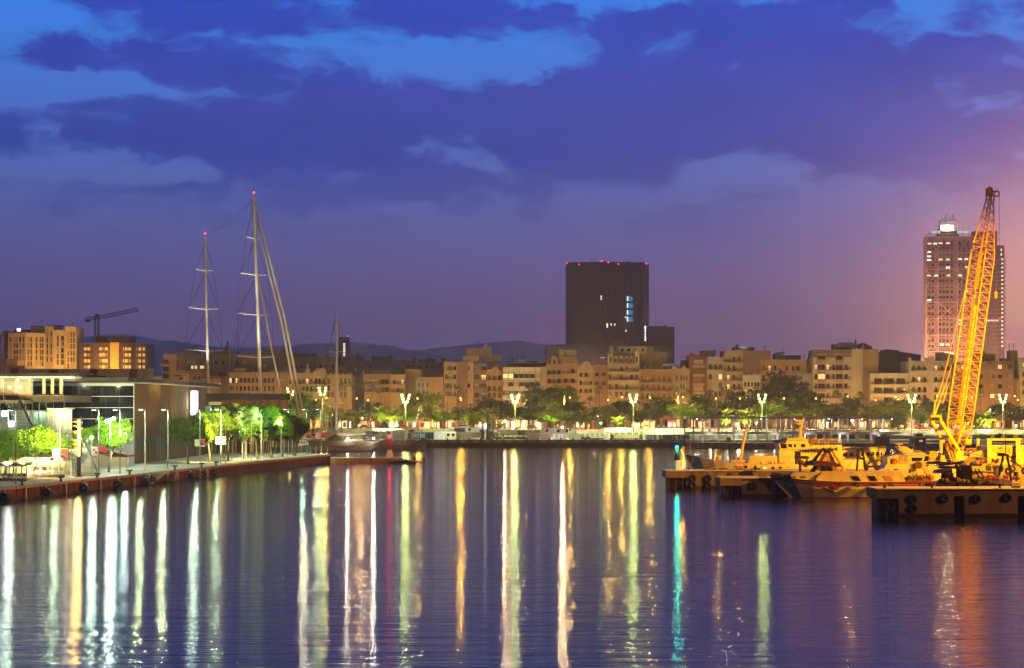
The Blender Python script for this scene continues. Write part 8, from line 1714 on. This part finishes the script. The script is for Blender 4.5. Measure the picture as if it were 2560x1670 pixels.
hull(t, [(X(735, d), Z(1098, d), 2.5, 2.2), (X(800, d), Z(1098, d), 2.8, 2.4), (X(850, d), Z(1096, d), 1.5, .6), (X(868, d), Z(1093, d), .2, .1)], d + 3, M_hg2); cabin_block(t, xz(d, (764, 1098), (770, 1084), (800, 1079), (842, 1078), (850, 1083), (846, 1096)), d + 1, d + 5, M_mc, 'saloon'); cabin_block(t, xz(d, (742, 1096), (752, 1088), (800, 1082), (806, 1086), (770, 1092)), d + .6, d + 5.2, M_navy, 'cover')
t = thing('information_board', 'painted information board with blue sky picture among the last quay trees', 'sign', (X(720, 377), 377, QZ)); d = 377
cube('panel', mat('board_sky', (.10, .22, .45), .6, .3, var=.3, scale=1), X(709, d), d, Z(1100, d), X(732, d), d + .08, Z(1085.5, d), t); cube('picture_strip', mat('board_gold', (.5, .36, .08), .6, .3, var=.4, scale=2), X(709.5, d), d - .02, Z(1099.5, d), X(731.5, d), d - .003, Z(1094, d), t)
for px in (711, 730): cube('leg', M_steel, X(px, d) - .06, d + .01, QZ, X(px, d) + .06, d + .07, Z(1100, d), t)
# ------------------------------------------------------------------ gear, ropes and clutter of the fishing dock
M_rope = mat('rope_tan', (.30, .22, .12), .9, .1, var=.3, scale=5); M_orange = mat('float_orange', (.60, .16, .02), .5, .4, var=.15); M_fblue = mat('fish_box_blue', (.04, .12, .36), .6, .3, var=.15); M_nett = mat('net_green', (.05, .12, .08), .95, .1, var=.5, scale=4); M_tape = mat('net_ochre', (.30, .16, .05), .95, .1, var=.5, scale=4)
def sag(p, q, s): return [p.lerp(q, k / 8) - Vector((0, 0, s * math.sin(PI * k / 8))) for k in range(9)]
def rope(t, p, q, s=.4, r=.03, nm='mooring_rope', m=None): MB(m or M_rope).tube(sag(Vector(p), Vector(q), s), r, 4).obj(nm, t)
# rigging on the boats
d = 272
for a, b in (((1852, 1112), (1722, 1120)), ((1857, 1110), (1950, 1103)), ((1868, 1070), (2002, 1066)), ((2004, 1066), (2060, 1100)), ((2006, 1056), (2100, 1112)), ((1866, 1074), (1800, 1150)), ((1866, 1074), (1900, 1156)), ((2008, 1050), (1975, 1098))): rope(ps, W(*a, d + 3), W(*b, d + 3), .25, .028, 'stay', M_dark)
for a in (1993, 2012, 2018): MB(M_iron).tube([W(a, 1098, d + 2), W(a + 1, 1072 - a % 5 * 2, d + 2)], .03, 4).obj('aerial', ps)
rope(ps, W(1735, 1143, d), W(1712, 1177, 259), .5); rope(ps, W(1800, 1157, d), W(1760, 1177, 259), .4); rope(ps, W(1920, 1160, d), W(1890, 1177, 259), .3)
for px in (1905, 1930, 1938): MB(R.choice((M_orange, M_white))).ball(W(px, 1156, 272), .28).obj('float', ps)
for k in range(5): cube('deck_crate', R.choice((M_fblue, M_orange, M_wood, M_white)), X(1884 + 14 * k, 274), 273.5, Z(1159, 274), X(1893 + 14 * k, 274), 274.3, Z(1153 - k % 2 * 2, 274), ps)
for px in (2060, 2075, 2092): cube('vent_box', M_pl, X(px, 273), 272.4, Z(1124, 273), X(px + 7, 273), 273.2, Z(1118, 273), ps)
for px in (2036, 2052, 2068): link('porthole', rim, ps, Vector((X(px, 272), 272.75, Z(1137, 272))) - ps.location).rotation_euler = (PI / 2, 0, 0)
for px in (2040, 2062, 2082): cube('door', M_brn if px == 2062 else M_dark, X(px, 272), 272.72, Z(1156, 272), X(px + 5.5, 272), 272.78, Z(1144, 272), ps)
d = 229
for a, b, y in (((2146, 1128), (2050, 1158), 2), ((2157, 1128), (2262, 1178), 2), ((2146, 1128), (2110, 1180), 1), ((2154, 1126), (2300, 1156), 2), ((2325, 1158), (2360, 1200), 2)): rope(fl_, W(*a, d + y), W(*b, d + y), .15, .022, 'stay', M_dark)
for px, c in ((2070, M_white), (2082, M_fblue), (2094, M_orange), (2232, M_white), (2246, M_fblue)): cube('roof_box', c, X(px, d), d + 2, Z(1180, d), X(px + 8, d), d + 2.8, Z(1174.5, d), fl_)
MB(M_white).lathe([(.02, 0), (.35, .05), (.38, .3), (.02, .34)], 12, tuple(W(2108, 1178, d + 2))).obj('life_raft', fl_); MB(M_steel).tube([W(2120, 1179, d + 2), W(2120, 1160, d + 2)], .03, 4).obj('aerial', fl_)
rope(fl_, W(1938, 1190, d + 2), W(1905, 1198, 236), .25); rope(fl_, W(2340, 1204, d + 1), W(2330, 1223, 194), .3); rope(fl_, W(2010, 1199, d), W(1962, 1198, 236), .2)
railing(fl_, [(X(1940, d), d + 2.2, Z(1191, d)), (X(1985, d), d + 1.2, Z(1198, d))], .8, M_steel, 2, .9, .02)
for k in range(9): MB(R.choice((M_tape, M_brn, M_nett))).ball(W(2268 + 7 * k, 1199 - (k * 5) % 7, d + 1.5), .42 + .1 * (k % 3), 8, 5, .7).obj('net_heap', fl_)
for k in range(4): MB(M_orange).ball(W(2280 + 12 * k, 1192 - k % 2 * 5, d + .9), .16, 8, 6).obj('float', fl_)
d = 246
for a, b in (((2258, 1112), (2225, 1140)), ((2262, 1112), (2330, 1150)), ((2283, 1114), (2320, 1140))): rope(mc, W(*a, d + 2), W(*b, d + 2), .1, .02, 'stay', M_dark)
railing(mc, [(X(2335, d), d + .6, Z(1168, d)), (X(2380, d), d + 1.4, Z(1165, d)), (X(2398, d), d + 2.3, Z(1163, d))], .9, M_steel, 2, 1.0, .025)
for px in (2240, 2275, 2315): MB(M_rub).tube([W(px, 1172, d + .35), W(px, 1181, d + .3)], .16, 8).obj('fender', mc)
MB(M_orange).torus(tuple(W(2238, 1154, d + .75)), .3, .08, 'y', 12, 6).obj('life_ring', mc)
d = 205
for a, b in (((2396, 1176), (2352, 1200)), ((2514, 1088), (2470, 1190)), ((2514, 1100), (2550, 1198)), ((2392, 1164), (2350, 1182)), ((2420, 1170), (2446, 1200))): rope(tr if a[0] < 2450 else bt, W(*a, d + 2), W(*b, d + 2), .15, .02, 'stay', M_dark)
for k in range(12): MB(R.choice((M_tape, M_brn, M_nett, M_wood))).ball(W(2345 + 9 * k, 1209 - (k * 7) % 9, d + .8), .34 + .1 * (k % 3), 8, 5, .75).obj('net_heap', tr)
for k in range(6): cube('fish_box', R.choice((M_fblue, M_white, M_orange, M_wood)), X(2452 + 13 * k, d), d + 1, Z(1199, d), X(2463 + 13 * k, d), d + 1.7, Z(1193 - (k % 3) * 2, d), bt)
for k in range(5): MB(M_orange).ball(W(2532 + 4 * k, 1196 - k % 2 * 3, d + 1.4), .15, 8, 6).obj('float', bt)
MB(M_fblue).lathe([(.3, 0), (.3, .9)], 10, tuple(W(2540, 1199, d + 1.8))).obj('drum', bt)
rope(bt, W(2552, 1201, d + 1), W(2556, 1223, 194), .3); rope(tr, W(2340, 1211, d), W(2300, 1223, 194), .25)
d = 254
for px in (2500, 2530, 2570): MB(M_rub).torus(tuple(W(px, 1172, d - .2)), .4, .16, 'y', 14, 6).obj('tyre_fender', wb)
for px, z in ((2482, 1096), (2510, 1096), (2540, 1096)): MB(M_dark).box(X(px, d) - .3, d + .1, Z(z, d), X(px, d) + .3, d + .5, Z(z, d) + .5).obj('work_lamp', wb)
for a, b in (((2476, 1097), (2430, 1132)), ((2544, 1097), (2560, 1090)), ((2510, 1097), (2514, 1070))): rope(wb, W(*a, d + .5), W(*b, d + .5), .1, .025, 'stay', M_dark)
for k, px in enumerate((2430, 2440, 2450)): cube('deck_crate', (M_fblue, M_orange, M_wood)[k], X(px, d), d - .4, Z(1160, d), X(px + 8, d), d + .4, Z(1153, d), wb)
railing(wb, [(X(2505, d), d + .6, Z(1114, d)), (X(2640, d), d + .6, Z(1114, d))], 1.0, M_steel, 2, 1.4, .025)
# things on the piers
def heap(lab, px, py, d, m, n_, r, nm='net_pile', cat='net'):
    t = thing(nm, lab, cat, tuple(W(px, py, d))); mb = MB(m)
    for k in range(n_): a = R.uniform(0, 6.28); q = R.uniform(0, r); mb.ball((q * 1.5 * math.cos(a), q * math.sin(a), r * .25 * R.random()), r * R.uniform(.3, .5), 8, 5, .6)
    mb.obj('netting', t, (0, 0, 0), True)
heap('brown net heap on the farther pier right of the beacon', 1798, 1176.5, 260, M_tape, 9, 1.0); heap('green net heap on the farther pier near the davit', 1880, 1176.5, 260, M_nett, 9, .9); heap('dark net heap on the shadowed middle pier', 1918, 1195.5, 236, M_brn, 10, .9); heap('small ochre net heap on the nearest pier', 2430, 1223, 192.5, M_tape, 8, .5)
def stack(lab, px, py, d, cols_, grp='fish boxes on the piers'):
    for k, (m, l) in enumerate(cols_):
        t = thing('fish_box', f'{l} fish box {lab}', 'box', tuple(W(px, py, d) + Vector((.05 * (k % 2), 0, .36 * k))), 0, grp)
        mb = MB(m).box(-.42, -.28, 0, .42, .28, .04); 
        for x0, y0, x1, y1 in ((-.42, -.28, .42, -.25), (-.42, .25, .42, .28), (-.42, -.25, -.39, .25), (.39, -.25, .42, .25)): mb.box(x0, y0, .04, x1, y1, .34)
        mb.obj('tub', t, (0, 0, 0)); MB(M_dark).box(-.1, -.295, .2, .1, -.281, .26).obj('grip', t, (0, 0, 0))
stack('in the stack left of the davit on the farther pier', 1848, 1177, 259.5, ((M_fblue, 'bottom blue'), (M_orange, 'middle orange'), (M_white, 'top white'))); stack('in the low stack on the nearest pier', 2540, 1223.3, 192, ((M_fblue, 'lower blue'), (M_white, 'upper white')))
bp = None
for i, (px, py, d, l) in enumerate(((1722, 1177.5, 259, 'on the farther pier below the ship bow'), (1765, 1177.5, 259, 'on the farther pier above the second tyre pair'), (1900, 1196, 235, 'on the shadowed middle pier'), (2212, 1223.5, 191, 'at the corner of the nearest pier'), (2330, 1223.5, 191, 'on the nearest pier below the launch stern'), (2500, 1223.5, 191, 'on the nearest pier below the A frame'))):
    lab = 'small rusty bollard ' + l
    if bp is None: bp = thing('bollard', lab, 'bollard', tuple(W(px, py, d)), 0, 'rusty bollards on the piers'); MB(M_rust).lathe([(.2, 0), (.13, .1), (.12, .32), (.2, .4), (.17, .5), (.02, .52)], 10).obj('post', bp, (0, 0, 0), True); MB(M_rope).torus((0, 0, .12), .17, .04, 'z', 12, 5).torus((0, 0, .2), .165, .04, 'z', 12, 5).obj('rope_turns', bp, (0, 0, 0))
    else: copy_tree(bp, tuple(W(px, py, d)), i, lab)
# parked cars along the promenade road, seen between the trunks
def car(m):
    t = thing('parked_car', 'x', 'car', (0, 0, 0), 0, 'cars parked along the promenade road')
    MB(m).prism([(-2.1, .35), (2.1, .35), (2.15, .75), (1.3, .95), (.7, 1.42), (-1.0, 1.45), (-1.7, 1.0), (-2.15, .9)], -.85, .85).obj('body', t, (0, 0, 0))
    MB(M_glass).prism([(-1.5, 1.0), (1.1, .98), (.65, 1.36), (-.95, 1.39)], -.87, -.851).obj('side_window', t, (0, 0, 0))
    for x in (-1.3, 1.3):
        for y in (-.8, .8): MB(M_rub).loft([[(x + .33 * math.cos(a), y + s, .33 + .33 * math.sin(a)) for a in [2 * PI * k / 12 for k in range(12)]] for s in (-.1, .1)]).obj('wheel', t, (0, 0, 0))
    return t
for i, (px, c, l) in enumerate(((912, (.3, .3, .32), 'silver car left of the lit palm pair'), (1008, (.35, .04, .03), 'red car right of the lit palm pair'), (1160, (.6, .6, .58), 'white car above the charcoal container'), (1330, (.05, .06, .12), 'dark blue car behind the olive hoarding'), (1400, (.6, .5, .1), 'yellow car left of the tall cream container'), (1615, (.5, .42, .05), 'yellow car right of the lone palm'), (1655, (.3, .3, .3), 'grey car left of the red kiosk'), (2110, (.6, .6, .6), 'white car seen through the walkway posts'), (2300, (.4, .06, .04), 'red car left of the crane'), (2420, (.3, .3, .32), 'silver car right of the crane boom'))):
    t = car(mat(f'car_paint_{i}', c, .3, .5, var=.05)); t.location = (X(px, 604 + i % 3), 604 + i % 3, PZ); t['label'] = 'parked ' + l
